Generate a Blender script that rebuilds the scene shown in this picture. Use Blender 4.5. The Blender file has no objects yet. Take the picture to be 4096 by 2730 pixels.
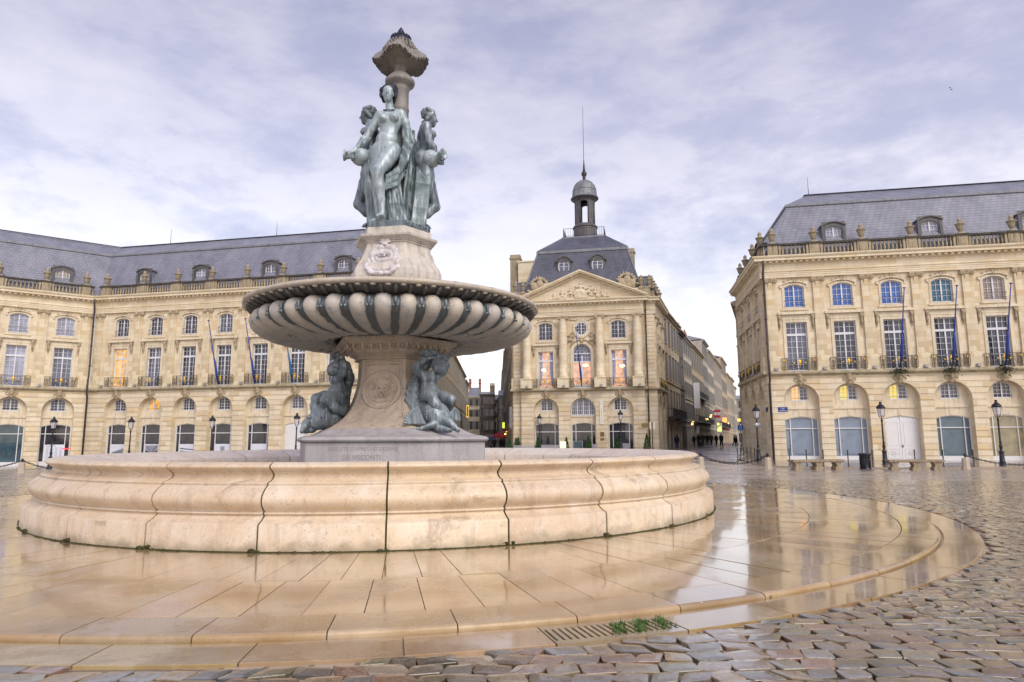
import bpy, math, random
import numpy as np
from mathutils import Matrix, Vector
R = math.radians
PI = math.pi
rnd = random.Random(7)
sc = bpy.context.scene
COL = sc.collection
WM = {}          # world matrices of the objects, by name

# ------------------------------------------------------------------ mesh builder
class MB:
    def __init__(s):
        s.v = []; s.f = []; s.sm = []; s.mi = []
    def add(s, vs, fs, smooth=False, mi=0):
        o = len(s.v); s.v.extend(vs)
        for f in fs:
            s.f.append(tuple(i + o for i in f)); s.sm.append(smooth); s.mi.append(mi)
    def quad(s, a, b, c, d, mi=0):
        s.add([a, b, c, d], [(0, 1, 2, 3)], False, mi)
    def box(s, x0, x1, y0, y1, z0, z1, mi=0):
        s.add([(x0, y0, z0), (x1, y0, z0), (x1, y1, z0), (x0, y1, z0), (x0, y0, z1), (x1, y0, z1), (x1, y1, z1), (x0, y1, z1)],
              [(0, 3, 2, 1), (4, 5, 6, 7), (0, 1, 5, 4), (1, 2, 6, 5), (2, 3, 7, 6), (3, 0, 4, 7)], False, mi)
    def prism(s, pts, y0, y1, mi=0, smooth=False):
        """polygon in the x-z plane, pushed from y0 (front) to y1"""
        n = len(pts)
        vs = [(p[0], y0, p[1]) for p in pts] + [(p[0], y1, p[1]) for p in pts]
        fs = [tuple(range(n)), tuple(range(2 * n - 1, n - 1, -1))]
        s.add(vs, fs, False, mi)
        s.add(vs, [(i, i + n, (i + 1) % n + n, (i + 1) % n) for i in range(n)], smooth, mi)
    def zprism(s, pts, z0, z1, mi=0):
        n = len(pts)
        vs = [(p[0], p[1], z0) for p in pts] + [(p[0], p[1], z1) for p in pts]
        fs = [tuple(range(n - 1, -1, -1)), tuple(range(n, 2 * n))] + [(i, (i + 1) % n, (i + 1) % n + n, i + n) for i in range(n)]
        s.add(vs, fs, False, mi)
    def lathe(s, prof, n=16, c=(0, 0, 0), smooth=True, mod=None, a0=0.0, a1=2 * PI, mi=0):
        full = abs(a1 - a0 - 2 * PI) < 1e-6
        m = n if full else n + 1
        vs = []
        for k, (r, z) in enumerate(prof):
            for i in range(m):
                a = a0 + (a1 - a0) * i / n
                rr, zz = (r, z) if mod is None else mod(r, z, a, k)
                vs.append((c[0] + rr * math.cos(a), c[1] + rr * math.sin(a), c[2] + zz))
        fs = []
        for k in range(len(prof) - 1):
            for i in range(n):
                j = (i + 1) % m
                fs.append((k * m + i, k * m + j, (k + 1) * m + j, (k + 1) * m + i))
        s.add(vs, fs, smooth, mi)
    def tube(s, pts, rad, n=8, smooth=True, cap=True, mi=0):
        pts = [Vector(p) for p in pts]
        m = len(pts)
        rad = [rad] * m if not hasattr(rad, '__len__') else rad
        vs = []; up = None
        for i, p in enumerate(pts):
            d = (pts[min(i + 1, m - 1)] - pts[max(i - 1, 0)])
            d = d.normalized() if d.length > 1e-9 else Vector((0, 0, 1))
            if up is None:
                up = Vector((0, 0, 1)) if abs(d.z) < .9 else Vector((1, 0, 0))
            u = d.cross(up)
            u = u.normalized() if u.length > 1e-6 else d.orthogonal().normalized()
            w = u.cross(d); up = w
            for k in range(n):
                a = 2 * PI * k / n
                q = p + (u * math.cos(a) + w * math.sin(a)) * rad[i]
                vs.append(tuple(q))
        fs = [(i * n + k, i * n + (k + 1) % n, (i + 1) * n + (k + 1) % n, (i + 1) * n + k) for i in range(m - 1) for k in range(n)]
        s.add(vs, fs, smooth, mi)
        if cap:
            o = len(s.v) - m * n
            s.f.append(tuple(o + k for k in range(n - 1, -1, -1))); s.sm.append(False); s.mi.append(mi)
            s.f.append(tuple(o + (m - 1) * n + k for k in range(n))); s.sm.append(False); s.mi.append(mi)
    def ball(s, c, r, n=8, m=6, mi=0):
        r = (r, r, r) if not hasattr(r, '__len__') else r
        vs = []; fs = []
        for i in range(m + 1):
            t = PI * i / m
            for k in range(n):
                a = 2 * PI * k / n
                vs.append((c[0] + r[0] * math.sin(t) * math.cos(a), c[1] + r[1] * math.sin(t) * math.sin(a), c[2] + r[2] * math.cos(t)))
        for i in range(m):
            for k in range(n):
                fs.append((i * n + k, (i + 1) * n + k, (i + 1) * n + (k + 1) % n, i * n + (k + 1) % n))
        s.add(vs, fs, True, mi)
    def xf(s, M, start=0):
        for i in range(start, len(s.v)):
            s.v[i] = tuple(M @ Vector(s.v[i]))
    def mesh(s, name, mats):
        me = bpy.data.meshes.new(name)
        me.from_pydata(s.v, [], s.f)
        me.polygons.foreach_set('use_smooth', s.sm)
        mats = mats if isinstance(mats, (list, tuple)) else [mats]
        for m in mats: me.materials.append(m)
        if len(mats) > 1: me.polygons.foreach_set('material_index', s.mi)
        me.update()
        return me

def link(name, data, parent=None, M=None):
    """one object; M is its place in the world"""
    o = bpy.data.objects.new(name, data); COL.objects.link(o)
    M = Matrix(M) if M is not None else (WM[parent.name] if parent else Matrix())
    WM[o.name] = M.copy()
    if parent:
        o.parent = parent
        o.matrix_parent_inverse = Matrix()
        o.matrix_basis = WM[parent.name].inverted() @ M
    else:
        o.matrix_basis = M
    return o
def tag(o, label=None, cat=None, group=None, kind=None):
    if label: o['label'] = label
    if cat: o['category'] = cat
    if group: o['group'] = group
    if kind: o['kind'] = kind
    return o
def empty(name, label, cat, M, group=None):
    o = link(name, None, None, M); o.empty_display_size = .3
    return tag(o, label, cat, group)
def copy_tree(o, M, parent=None, label=None):
    c = o.copy(); COL.objects.link(c)
    WM[c.name] = M.copy()
    if parent:
        c.parent = parent
    else:
        c.matrix_basis = M
    if label: c['label'] = label
    for ch in o.children:
        copy_tree(ch, M @ ch.matrix_basis, c)
    return c
def T(x=0, y=0, z=0, rz=0):
    return Matrix.Translation((x, y, z)) @ Matrix.Rotation(rz, 4, 'Z')
def text_mesh(s, size, mat, depth=.004, align='CENTER', spacing=1.0):
    cu = bpy.data.curves.new('txt', 'FONT'); cu.body = s; cu.size = size; cu.extrude = depth
    cu.align_x = align; cu.align_y = 'CENTER'; cu.space_character = spacing; cu.resolution_u = 3
    ob = bpy.data.objects.new('txt', cu); COL.objects.link(ob)
    dg = bpy.context.evaluated_depsgraph_get(); dg.update()
    me = bpy.data.meshes.new_from_object(ob.evaluated_get(dg)); me.name = 'lettering'
    bpy.data.objects.remove(ob); bpy.data.curves.remove(cu)
    me.materials.clear(); me.materials.append(mat)
    return me
UP = Matrix.Rotation(PI / 2, 4, 'X')     # lays text (x-y) upright facing -y

# ------------------------------------------------------------------ signed distance figures, meshed with surface nets
def cap(a, b, ra, rb=None):
    a = np.array(a, np.float32); b = np.array(b, np.float32); rb = ra if rb is None else rb
    ba = b - a; L = float(ba @ ba) + 1e-9
    def f(P):
        q = P - a; t = np.clip((q @ ba) / L, 0, 1)
        return np.sqrt(((q - t[:, None] * ba) ** 2).sum(1)) - (ra + (rb - ra) * t)
    lo = np.minimum(a - ra, b - rb); hi = np.maximum(a + ra, b + rb)
    return f, lo, hi
def ell(c, r, rot=None):
    c = np.array(c, np.float32); r = np.array(r if hasattr(r, '__len__') else (r, r, r), np.float32)
    M = None if rot is None else np.array(Matrix.Rotation(rot[1], 3, rot[0]).transposed(), np.float32)
    def f(P):
        q = P - c
        if M is not None: q = q @ M.T
        k0 = np.sqrt(((q / r) ** 2).sum(1)); k1 = np.sqrt(((q / r ** 2) ** 2).sum(1)) + 1e-6
        return k0 * (k0 - 1) / k1
    m = r.max() if rot is not None else r
    return f, c - m, c + m
def fine(ps, k): return [(*p[:3], k) for p in ps]
def chain(pts, rs):
    return [cap(pts[i], pts[i + 1], rs[i], rs[i + 1]) for i in range(len(pts) - 1)]
def sdf_mesh(name, prims, mat, h=.03, k=.05, cut=(), post=None):
    lo = np.min([p[1] for p in prims], 0) - 3 * h - .03; hi = np.max([p[2] for p in prims], 0) + 3 * h + .03
    n = np.ceil((hi - lo) / h).astype(int) + 1
    ax = [lo[i] + h * np.arange(n[i]) for i in range(3)]
    V = np.full(tuple(n), 10.0, np.float32)
    mar = 2.5 * k + 3 * h
    def region(p):
        a = np.maximum(0, np.floor((p[1] - mar - lo) / h).astype(int)); b = np.minimum(n, np.ceil((p[2] + mar - lo) / h).astype(int) + 1)
        g = np.stack(np.meshgrid(*[ax[i][a[i]:b[i]] for i in range(3)], indexing='ij'), -1).astype(np.float32)
        return tuple(slice(a[i], b[i]) for i in range(3)), g
    k0 = k
    for p in prims:
        k = p[3] if len(p) > 3 else k0
        sl, g = region(p); d = p[0](g.reshape(-1, 3)).reshape(g.shape[:3]); c = V[sl]
        hh = np.clip(.5 + .5 * (c - d) / k, 0, 1)
        V[sl] = np.where(c > 5, d, c * (1 - hh) + d * hh - k * hh * (1 - hh))
    for p, kk in cut:
        sl, g = region(p); d = -p[0](g.reshape(-1, 3)).reshape(g.shape[:3]); c = V[sl]
        hh = np.clip(.5 - .5 * (c - d) / kk, 0, 1)
        V[sl] = c * (1 - hh) + d * hh + kk * hh * (1 - hh)
    if post is not None:
        g = np.stack(np.meshgrid(*ax, indexing='ij'), -1).astype(np.float32)
        m = np.abs(V) < 4 * h
        V[m] += post(g[m]).astype(np.float32)
    ins = V < 0
    cn = n - 1
    cnt = np.zeros(tuple(cn), np.int8)
    for dx in (0, 1):
        for dy in (0, 1):
            for dz in (0, 1):
                cnt += ins[dx:dx + cn[0], dy:dy + cn[1], dz:dz + cn[2]]
    act = (cnt > 0) & (cnt < 8)
    idx = np.full(tuple(cn), -1, np.int64); ijk = np.argwhere(act); idx[act] = np.arange(len(ijk))
    acc = np.zeros((len(ijk), 3)); w = np.zeros(len(ijk))
    cs = [(a, b, c) for a in (0, 1) for b in (0, 1) for c in (0, 1)]
    for A in cs:
        for a in range(3):
            if A[a] == 0:
                B = list(A); B[a] = 1
                va = V[tuple((ijk + A).T)]; vb = V[tuple((ijk + B).T)]
                m = (va < 0) != (vb < 0)
                t = np.where(m, va / np.where(m, va - vb, 1), 0)
                P = np.tile(np.array(A, float), (len(ijk), 1)); P[:, a] += t
                acc[m] += P[m]; w[m] += 1
    verts = lo + h * (ijk + acc / w[:, None])
    faces = []
    for a in range(3):
        b, c = (a + 1) % 3, (a + 2) % 3
        s0 = [slice(None)] * 3; s1 = [slice(None)] * 3
        s0[a] = slice(0, -1); s1[a] = slice(1, None)
        E = ins[tuple(s0)] != ins[tuple(s1)]
        e = np.argwhere(E)
        e = e[(e[:, b] > 0) & (e[:, c] > 0) & (e[:, b] < n[b] - 1) & (e[:, c] < n[c] - 1)]
        fl = ins[tuple(e.T)]
        q = []
        for db, dc in ((1, 1), (0, 1), (0, 0), (1, 0)):
            k2 = e.copy(); k2[:, b] -= db; k2[:, c] -= dc; q.append(idx[tuple(k2.T)])
        q = np.stack(q, 1); q[~fl] = q[~fl][:, ::-1]
        faces.append(q)
    F = np.concatenate(faces)
    F = F[(F >= 0).all(1)]
    return np_mesh(name, verts, F, mat, True)
def np_mesh(name, v, F, mat, smooth=False):
    me = bpy.data.meshes.new(name)
    v = np.asarray(v, np.float32); F = np.asarray(F, np.int32); nf, k = F.shape
    me.vertices.add(len(v)); me.vertices.foreach_set('co', v.ravel())
    me.loops.add(nf * k); me.loops.foreach_set('vertex_index', F.ravel())
    me.polygons.add(nf); me.polygons.foreach_set('loop_start', np.arange(0, nf * k, k, dtype=np.int32))
    me.polygons.foreach_set('loop_total', np.full(nf, k, np.int32))
    me.polygons.foreach_set('use_smooth', np.full(nf, smooth))
    me.materials.append(mat)
    me.update(calc_edges=True); me.validate()
    return me
def mirror_mesh(me, name):
    m = me.copy(); m.name = name
    co = np.zeros(len(m.vertices) * 3, np.float32); m.vertices.foreach_get('co', co); co = co.reshape(-1, 3); co[:, 0] *= -1
    m.vertices.foreach_set('co', co.ravel()); m.flip_normals(); m.update()
    return m
# ------------------------------------------------------------------ materials
class NT:
    def __init__(s, name):
        s.m = bpy.data.materials.new(name); s.m.use_nodes = True
        s.t = s.m.node_tree; s.b = s.t.nodes['Principled BSDF']
    def n(s, typ, **kw):
        nd = s.t.nodes.new(typ)
        for k, v in kw.items():
            if k in ('ins',):
                for a, b in v.items(): nd.inputs[a].default_value = b
            else: setattr(nd, k, v)
        return nd
    def l(s, a, b): s.t.links.new(a, b)
    def coord(s, kind='Object', scale=(1, 1, 1), rot=(0, 0, 0)):
        tc = s.n('ShaderNodeTexCoord'); mp = s.n('ShaderNodeMapping')
        mp.inputs['Scale'].default_value = scale; mp.inputs['Rotation'].default_value = rot
        s.l(tc.outputs[kind], mp.inputs[0]); return mp.outputs[0]
    def noise(s, vec, scale, detail=4, rough=.55, dist=0):
        nd = s.n('ShaderNodeTexNoise'); nd.inputs['Scale'].default_value = scale; nd.inputs['Detail'].default_value = detail
        nd.inputs['Roughness'].default_value = rough; nd.inputs['Distortion'].default_value = dist
        if vec is not None: s.l(vec, nd.inputs['Vector'])
        return nd.outputs[0]
    def ramp(s, fac, stops):
        nd = s.n('ShaderNodeValToRGB'); e = nd.color_ramp.elements
        while len(e) < len(stops): e.new(.5)
        for i, (p, c) in enumerate(stops):
            e[i].position = p; e[i].color = (c, c, c, 1) if not hasattr(c, '__len__') else (*c[:3], 1)
        s.l(fac, nd.inputs[0]); return nd.outputs[0]
    def mix(s, fac, a, b, mode='MIX'):
        nd = s.n('ShaderNodeMix', data_type='RGBA', blend_type=mode)
        for v, i in ((fac, 0), (a, 6), (b, 7)):
            if isinstance(v, (int, float)): nd.inputs[i].default_value = v if i == 0 else (v, v, v, 1)
            elif isinstance(v, (tuple, list)): nd.inputs[i].default_value = (*v[:3], 1)
            else: s.l(v, nd.inputs[i])
        return nd.outputs[2]
    def math(s, op, a, b=0.0):
        nd = s.n('ShaderNodeMath', operation=op)
        for v, i in ((a, 0), (b, 1)):
            if isinstance(v, (int, float)): nd.inputs[i].default_value = v
            else: s.l(v, nd.inputs[i])
        return nd.outputs[0]
    def sep(s, vec):
        nd = s.n('ShaderNodeSeparateXYZ'); s.l(vec, nd.inputs[0]); return nd.outputs
    def comb(s, x, y, z):
        nd = s.n('ShaderNodeCombineXYZ')
        for v, i in ((x, 0), (y, 1), (z, 2)):
            if isinstance(v, (int, float)): nd.inputs[i].default_value = v
            else: s.l(v, nd.inputs[i])
        return nd.outputs[0]
    def bump(s, hgt, strength=.3, dist=.02):
        nd = s.n('ShaderNodeBump'); nd.inputs['Strength'].default_value = strength; nd.inputs['Distance'].default_value = dist
        s.l(hgt, nd.inputs['Height']); s.l(nd.outputs[0], s.b.inputs['Normal'])
    def set(s, col=None, rough=None, metal=None, spec=None, coat=None):
        for v, k in ((col, 'Base Color'), (rough, 'Roughness'), (metal, 'Metallic'), (spec, 'Specular IOR Level'), (coat, 'Coat Weight')):
            if v is None: continue
            if isinstance(v, (int, float)): s.b.inputs[k].default_value = v
            elif isinstance(v, (tuple, list)): s.b.inputs[k].default_value = (*v[:3], 1)
            else: s.l(v, s.b.inputs[k])
        return s.m
def flat(name, col, rough=.6, metal=0, var=.12, scale=6, spec=.4):
    t = NT(name); n = t.noise(t.coord(), scale)
    c = t.mix(t.ramp(n, [(.3, 0), (.7, 1)]), tuple(x * (1 - var) for x in col), tuple(min(1, x * (1 + var)) for x in col))
    return t.set(c, rough, metal, spec)
def emis(name, col, strength, base=None):
    t = NT(name); t.set(base or col, .4); t.b.inputs['Emission Color'].default_value = (*col, 1); t.b.inputs['Emission Strength'].default_value = strength
    return t.m
def ashlar(name, c1, c2, c3, bw=.85, bh=.42, mort=.012, grime=.45, mortar_dark=.55, streak=.75):
    """cut limestone blocks laid in courses (object x along the wall, z up), with grey stains and rain streaks"""
    t = NT(name); o = t.coord(); x, y, z = t.sep(o)
    u = t.math('ADD', x, y)
    br = t.n('ShaderNodeTexBrick'); br.offset = .5; br.squash = 1
    br.inputs['Scale'].default_value = 1; br.inputs['Brick Width'].default_value = bw; br.inputs['Row Height'].default_value = bh
    br.inputs['Mortar Size'].default_value = mort; br.inputs['Mortar Smooth'].default_value = .3; br.inputs['Bias'].default_value = 0
    t.l(t.comb(u, z, 0), br.inputs['Vector'])
    br.inputs['Color1'].default_value = (0, 0, 0, 1); br.inputs['Color2'].default_value = (1, 1, 1, 1); br.inputs['Mortar'].default_value = (.5, .5, .5, 1)
    tone = br.outputs['Color']
    col = t.ramp(tone, [(0, c1), (.35, c2), (.62, c2), (.85, c3), (1, c1)])
    n2 = t.noise(o, .5, 5, .6); col = t.mix(t.ramp(n2, [(.35, 0), (.7, .55)]), col, tuple(a * .78 for a in c2))
    st = t.noise(t.coord('Object', (2.2, 2.2, .22)), 1.0, 5, .65)
    col = t.mix(t.ramp(st, [(.5, 0), (.78, streak)]), col, (c2[0] * .5, c2[1] * .5, c2[2] * .52))
    fine = t.noise(o, 14, 4, .7); col = t.mix(t.ramp(fine, [(.35, grime * .5), (.6, 0)]), col, tuple(a * .6 for a in c2))
    col = t.mix(t.math('MULTIPLY', br.outputs['Fac'], .75), col, tuple(a * mortar_dark for a in c2))
    h = t.math('SUBTRACT', t.math('MULTIPLY', fine, .25), br.outputs['Fac'])
    t.bump(h, .35, .015)
    return t.set(col, .82, 0, .25)
def stone(name, c1, c2, stain, scale=1.2, rough=.7, spec=.3, streaks=True, bump=.25, spots=None):
    t = NT(name); o = t.coord()
    col = t.mix(t.ramp(t.noise(o, scale, 6, .6, .4), [(.35, 0), (.65, 1)]), c1, c2)
    v = t.coord('Object', (3, 3, .35)) if streaks else t.coord('Object', (2, 2, 2))
    col = t.mix(t.ramp(t.noise(v, scale * 1.3, 6, .65), [(.48, 0), (.74, .8)]), col, stain)
    f = t.noise(o, 26, 4, .7)
    col = t.mix(t.ramp(f, [(.33, .55), (.5, 0)]), col, tuple(a * .5 for a in c1))
    if spots: col = t.mix(t.ramp(t.noise(o, 4.5, 5, .7), [(.6, 0), (.72, .8)]), col, spots)
    t.bump(t.noise(o, 18, 6, .65), bump, .02)
    return t.set(col, rough, 0, spec)
def bronze(name, a, b, c, rough=.45):
    """weathered bronze: grey green verdigris over dark metal, pale rain runs, paler on what faces up"""
    t = NT(name); o = t.coord()
    col = t.mix(t.ramp(t.noise(o, 2.2, 6, .62, .6), [(.36, 0), (.62, 1)]), a, b)
    run = t.noise(t.coord('Object', (6, 6, .7)), 1.6, 5, .6, .3)
    col = t.mix(t.ramp(run, [(.5, 0), (.68, .85)]), col, c)
    col = t.mix(t.ramp(t.noise(o, 9, 5, .7), [(.62, 0), (.7, .75)]), col, tuple(x * .3 for x in a))
    ge = t.n('ShaderNodeNewGeometry'); up = t.sep(ge.outputs['Normal'])[2]
    col = t.mix(t.ramp(up, [(.15, 0), (.9, .55)]), col, tuple(min(1, x * 1.25) for x in c))   # paler the more a face points up
    t.bump(t.noise(o, 30, 4, .6), .15, .01)
    return t.set(col, rough, .25, .5)
M = {}
LS = ((.50, .40, .26), (.60, .505, .35), (.42, .335, .22))
M['ashlar'] = ashlar('limestone_ashlar', (.52, .40, .235), (.74, .64, .46), (.66, .50, .28))
M['ashlar_pale'] = ashlar('limestone_pale', (.67, .56, .39), (.77, .68, .51), (.68, .55, .34), streak=.3)
M['rustic'] = ashlar('limestone_rusticated', (.57, .455, .30), (.75, .66, .50), (.68, .52, .30), bw=1.1, bh=.47, mort=.012, streak=.35)
M['trim'] = stone('limestone_trim', (.73, .65, .51), (.64, .55, .40), (.36, .31, .235), 1.1, .8, .25)
M['carved'] = stone('limestone_carved', (.40, .325, .22), (.47, .39, .27), (.17, .145, .11), 2.2, .85, .2, True, .4)
M['balus'] = stone('limestone_weathered', (.33, .28, .2), (.42, .35, .24), (.05, .046, .04), 1.5, .85, .2, True, .4)
M['coping'] = stone('blackened_coping', (.045, .042, .04), (.09, .08, .065), (.03, .03, .028), 1.4, .8, .3)
M['moss'] = stone('mossy_ledge', (.40, .35, .24), (.52, .45, .33), (.09, .085, .04), 1.0, .85, .2, False)
def slate(name, c1, c2, light):
    t = NT(name); o = t.coord(); x, y, z = t.sep(o)
    br = t.n('ShaderNodeTexBrick'); br.offset = .5
    br.inputs['Scale'].default_value = 1; br.inputs['Brick Width'].default_value = .42; br.inputs['Row Height'].default_value = .26
    br.inputs['Mortar Size'].default_value = .014; br.inputs['Bias'].default_value = 0
    br.inputs['Color1'].default_value = (0, 0, 0, 1); br.inputs['Color2'].default_value = (1, 1, 1, 1); br.inputs['Mortar'].default_value = (.5, .5, .5, 1)
    t.l(t.comb(t.math('ADD', x, t.math('MULTIPLY', y, .6)), z, 0), br.inputs['Vector'])
    col = t.mix(br.outputs['Color'], c1, c2)
    col = t.mix(t.ramp(t.noise(t.coord('Object', (.9, .9, .25)), .8, 6, .6), [(.42, 0), (.7, .7)]), col, light)
    col = t.mix(t.ramp(t.noise(o, .35, 4, .6), [(.55, 0), (.75, .35)]), col, (.09, .075, .08))
    col = t.mix(t.math('MULTIPLY', br.outputs['Fac'], .8), col, tuple(a * .35 for a in c1))
    t.bump(t.math('SUBTRACT', t.math('MULTIPLY', br.outputs['Color'], .5), br.outputs['Fac']), .5, .02)
    return t.set(col, t.ramp(t.noise(o, 3), [(.3, .28), (.7, .5)]), 0, .5)
M['slate'] = slate('roof_slate', (.165, .172, .22), (.205, .21, .265), (.29, .29, .35))
M['slate_dark'] = slate('roof_slate_dark', (.07, .075, .105), (.095, .10, .135), (.15, .15, .195))
M['lead'] = stone('lead_sheet', (.17, .18, .205), (.24, .25, .28), (.08, .085, .1), 1.5, .45, .5, True, .1)
M['leaddark'] = stone('dark_lead', (.075, .07, .075), (.12, .115, .12), (.04, .04, .045), 2, .5, .5, True, .1)
M['winframe'] = flat('window_paint', (.63, .645, .70), .45, var=.05)
M['whitepaint'] = flat('door_paint', (.66, .665, .69), .4, var=.03, scale=1.5)
M['iron'] = flat('black_iron', (.02, .02, .026), .38, .3, spec=.6)
M['iron2'] = flat('rusty_iron', (.055, .042, .035), .5, .3)
M['lampiron'] = flat('lamp_iron', (.013, .013, .022), .35, .3, spec=.6)
M['gold'] = flat('gilding', (.83, .53, .08), .3, .75, var=.1)
M['pipe'] = flat('downpipe_paint', (.055, .04, .045), .5)
M['zinc'] = flat('zinc_pipe', (.3, .3, .32), .4, .4)
M['pole'] = flat('flag_blue', (.02, .05, .26), .55)
M['pole2'] = flat('flag_teal', (.02, .12, .3), .55)
def glass(name, col, rough=.06, var=.5, spec=.6, em=None, es=0):
    t = NT(name); o = t.coord('Object')
    n = t.noise(o, .9, 3, .5, .5)
    c = t.mix(t.ramp(n, [(.3, 0), (.7, 1)]), tuple(x * (1 - var) for x in col), tuple(min(1, x * (1 + var)) for x in col))
    t.set(c, rough, 0, spec)
    t.bump(t.noise(o, 2.5, 2), .05, .02)
    if em:
        t.b.inputs['Emission Strength'].default_value = es
        e = t.mix(t.ramp(t.noise(o, 1.6, 3), [(.35, .25), (.65, 1)]), (0, 0, 0), em)
        t.l(e, t.b.inputs['Emission Color'])
    return t.m
M['gl_dark'] = glass('glass_dark', (.03, .035, .06), .05)
M['gl_mid'] = glass('glass_grey', (.10, .11, .165), .06)
M['gl_pale'] = glass('glass_pale', (.30, .31, .42), .08, .35)
M['gl_blue'] = glass('glass_blue', (.03, .13, .48), .05, .3)
M['gl_teal'] = glass('glass_teal', (.01, .12, .22), .05, .4)
M['gl_beige'] = glass('glass_beige', (.3, .24, .2), .1, .3)
M['gl_orange'] = glass('glass_lit_orange', (.4, .25, .1), .1, .3, .5, (1, .5, .13), .75)
M['gl_amber'] = glass('glass_lit_amber', (.4, .25, .08), .1, .3, .5, (1, .47, .04), .7)
M['gl_yellow'] = glass('glass_lit_yellow', (.4, .33, .05), .1, .3, .5, (.9, .62, .05), .8)
M['gl_peach'] = glass('glass_lit_peach', (.45, .28, .2), .1, .25, .5, (1, .48, .22), .6)
def half_lit(name, em, es):
    t = NT(name); o = t.coord('Object'); x = t.sep(o)[0]; f = t.ramp(t.math('ADD', x, .5), [(.5, 1), (.501, 0)])
    t.set(t.mix(f, (.10, .095, .13), (.3, .24, .12)), .08, 0, .6); t.l(t.mix(t.math('MULTIPLY', f, 1.0), (0, 0, 0), em), t.b.inputs['Emission Color']); t.b.inputs['Emission Strength'].default_value = es
    return t.m
M['gl_halforange'] = half_lit('glass_half_orange', (1, .5, .16), .6); M['gl_halfyellow'] = half_lit('glass_half_yellow', (.9, .68, .08), .55)
M['frost'] = glass('glass_frosted', (.20, .25, .33), .32, .18, .5)
M['frost2'] = glass('glass_frosted_slate', (.105, .15, .19), .3, .2, .5)
M['frost3'] = glass('glass_frosted_yellowish', (.21, .20, .16), .32, .2, .5, (.9, .6, .15), .12)
M['curtain'] = flat('curtain', (.34, .36, .5), .8, var=.25, scale=14)
M['shopdark'] = glass('shop_glass', (.028, .03, .04), .04, .6)
M['shopteal'] = glass('shop_glass_teal', (.03, .07, .10), .05, .5)
M['poster'] = flat('poster_white', (.62, .65, .76), .5, var=.05, scale=2)
# ------------------------------------------------------------------ camera, sky, sun
EYE = 1.55; F_PX = 2675.0 / 4096; PITCH = .1447; ROLL = .005
cd = bpy.data.cameras.new('camera'); cam = bpy.data.objects.new('camera', cd); COL.objects.link(cam)
cd.sensor_width = 36; cd.lens = 36 * F_PX; cd.clip_start = .1; cd.clip_end = 3000
cam.matrix_basis = Matrix.Translation((0, 0, EYE)) @ Matrix.Rotation(PI / 2 + PITCH, 4, 'X') @ Matrix.Rotation(-ROLL, 4, 'Z')
sc.camera = cam
def ray(x, y):
    """direction through a point of the photograph (its own 4096 x 2730 pixels)"""
    v = Vector(((x - 2048) / 4096 / F_PX, -(y - 1365) / 4096 / F_PX, -1))
    return cam.matrix_basis.to_3x3() @ v
def at_z(x, y, z=None):
    d = ray(x, y); h = -.3 if z is None else z
    for _ in range(1 if z is not None else 12):
        t = (h - EYE) / d.z; p = Vector((0, 0, EYE)) + d * t
        if z is None: h = gz(p.x, p.y)
    return p
def at_line(x, y, P, u):
    """where the sight line meets the upright plane through P along u"""
    d = ray(x, y); t = (P[0] * u[1] - P[1] * u[0]) / (d.x * u[1] - d.y * u[0])
    return Vector((0, 0, EYE)) + d * t

SUN_EL, SUN_AZ = R(42), R(150)     # behind the camera, a little to its left
w = bpy.data.worlds.new('World'); sc.world = w; w.use_nodes = True
t = w.node_tree; t.nodes.clear()
class WN(NT):
    def __init__(s, tree): s.t = tree
q = WN(t)
out = q.n('ShaderNodeOutputWorld')
sky = q.n('ShaderNodeTexSky', sky_type='NISHITA', sun_disc=False, sun_elevation=SUN_EL, sun_rotation=SUN_AZ)
b1 = q.n('ShaderNodeBackground'); b1.inputs[1].default_value = .05; q.l(sky.outputs[0], b1.inputs[0])
tc = q.n('ShaderNodeTexCoord'); dx, dy, dz = q.sep(tc.outputs['Generated'])
zz = q.math('MAXIMUM', dz, 0.0)
den = q.math('ADD', zz, .16)
vec = q.comb(q.math('DIVIDE', dx, q.math('ADD', zz, .55)), q.math('DIVIDE', dy, q.math('ADD', zz, .55)), q.math('MULTIPLY', dz, 1.9))
base = q.ramp(zz, [(0, (.93, .885, .88)), (.14, (.88, .85, .88)), (.30, (.73, .705, .785)), (.46, (.46, .445, .58)), (.60, (.255, .255, .405)), (1, (.21, .215, .36))])
n1 = q.noise(vec, 2.6, 9, .58, .12)
n2 = q.noise(vec, 8.5, 7, .6, .15)
nn = q.math('ADD', q.math('MULTIPLY', n1, .68), q.math('MULTIPLY', n2, .32))
light = q.ramp(nn, [(.45, 0), (.53, .45), (.62, 1)])
dark = q.ramp(nn, [(.40, 1), (.52, 0)])
c = q.mix(q.math('MULTIPLY', light, .38), base, (.97, .93, .925))
c = q.mix(q.math('MULTIPLY', dark, .68), c, (.37, .36, .50))
c = q.mix(q.ramp(zz, [(0, 1), (.09, .85), (.27, 0)]), c, (.93, .885, .87))
c = q.mix(1.0, c, (1.05, .985, .93), 'MULTIPLY')
back = q.ramp(q.math('MULTIPLY', dy, -1.0), [(.0, 0), (.8, 1)])      # sky brightened behind the camera, added as soft fill from the front
c = q.mix(back, c, q.mix(1.0, c, (1.5, 1.42, 1.34), 'MULTIPLY'))
b2 = q.n('ShaderNodeBackground'); b2.inputs[1].default_value = .64; q.l(c, b2.inputs[0])
ad = q.n('ShaderNodeAddShader'); q.l(b1.outputs[0], ad.inputs[0]); q.l(b2.outputs[0], ad.inputs[1]); q.l(ad.outputs[0], out.inputs[0])
sl = bpy.data.lights.new('sun', 'SUN'); sl.energy = 1.5; sl.angle = R(30); sl.color = (1, .93, .82)
so = bpy.data.objects.new('sun', sl); COL.objects.link(so)
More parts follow.
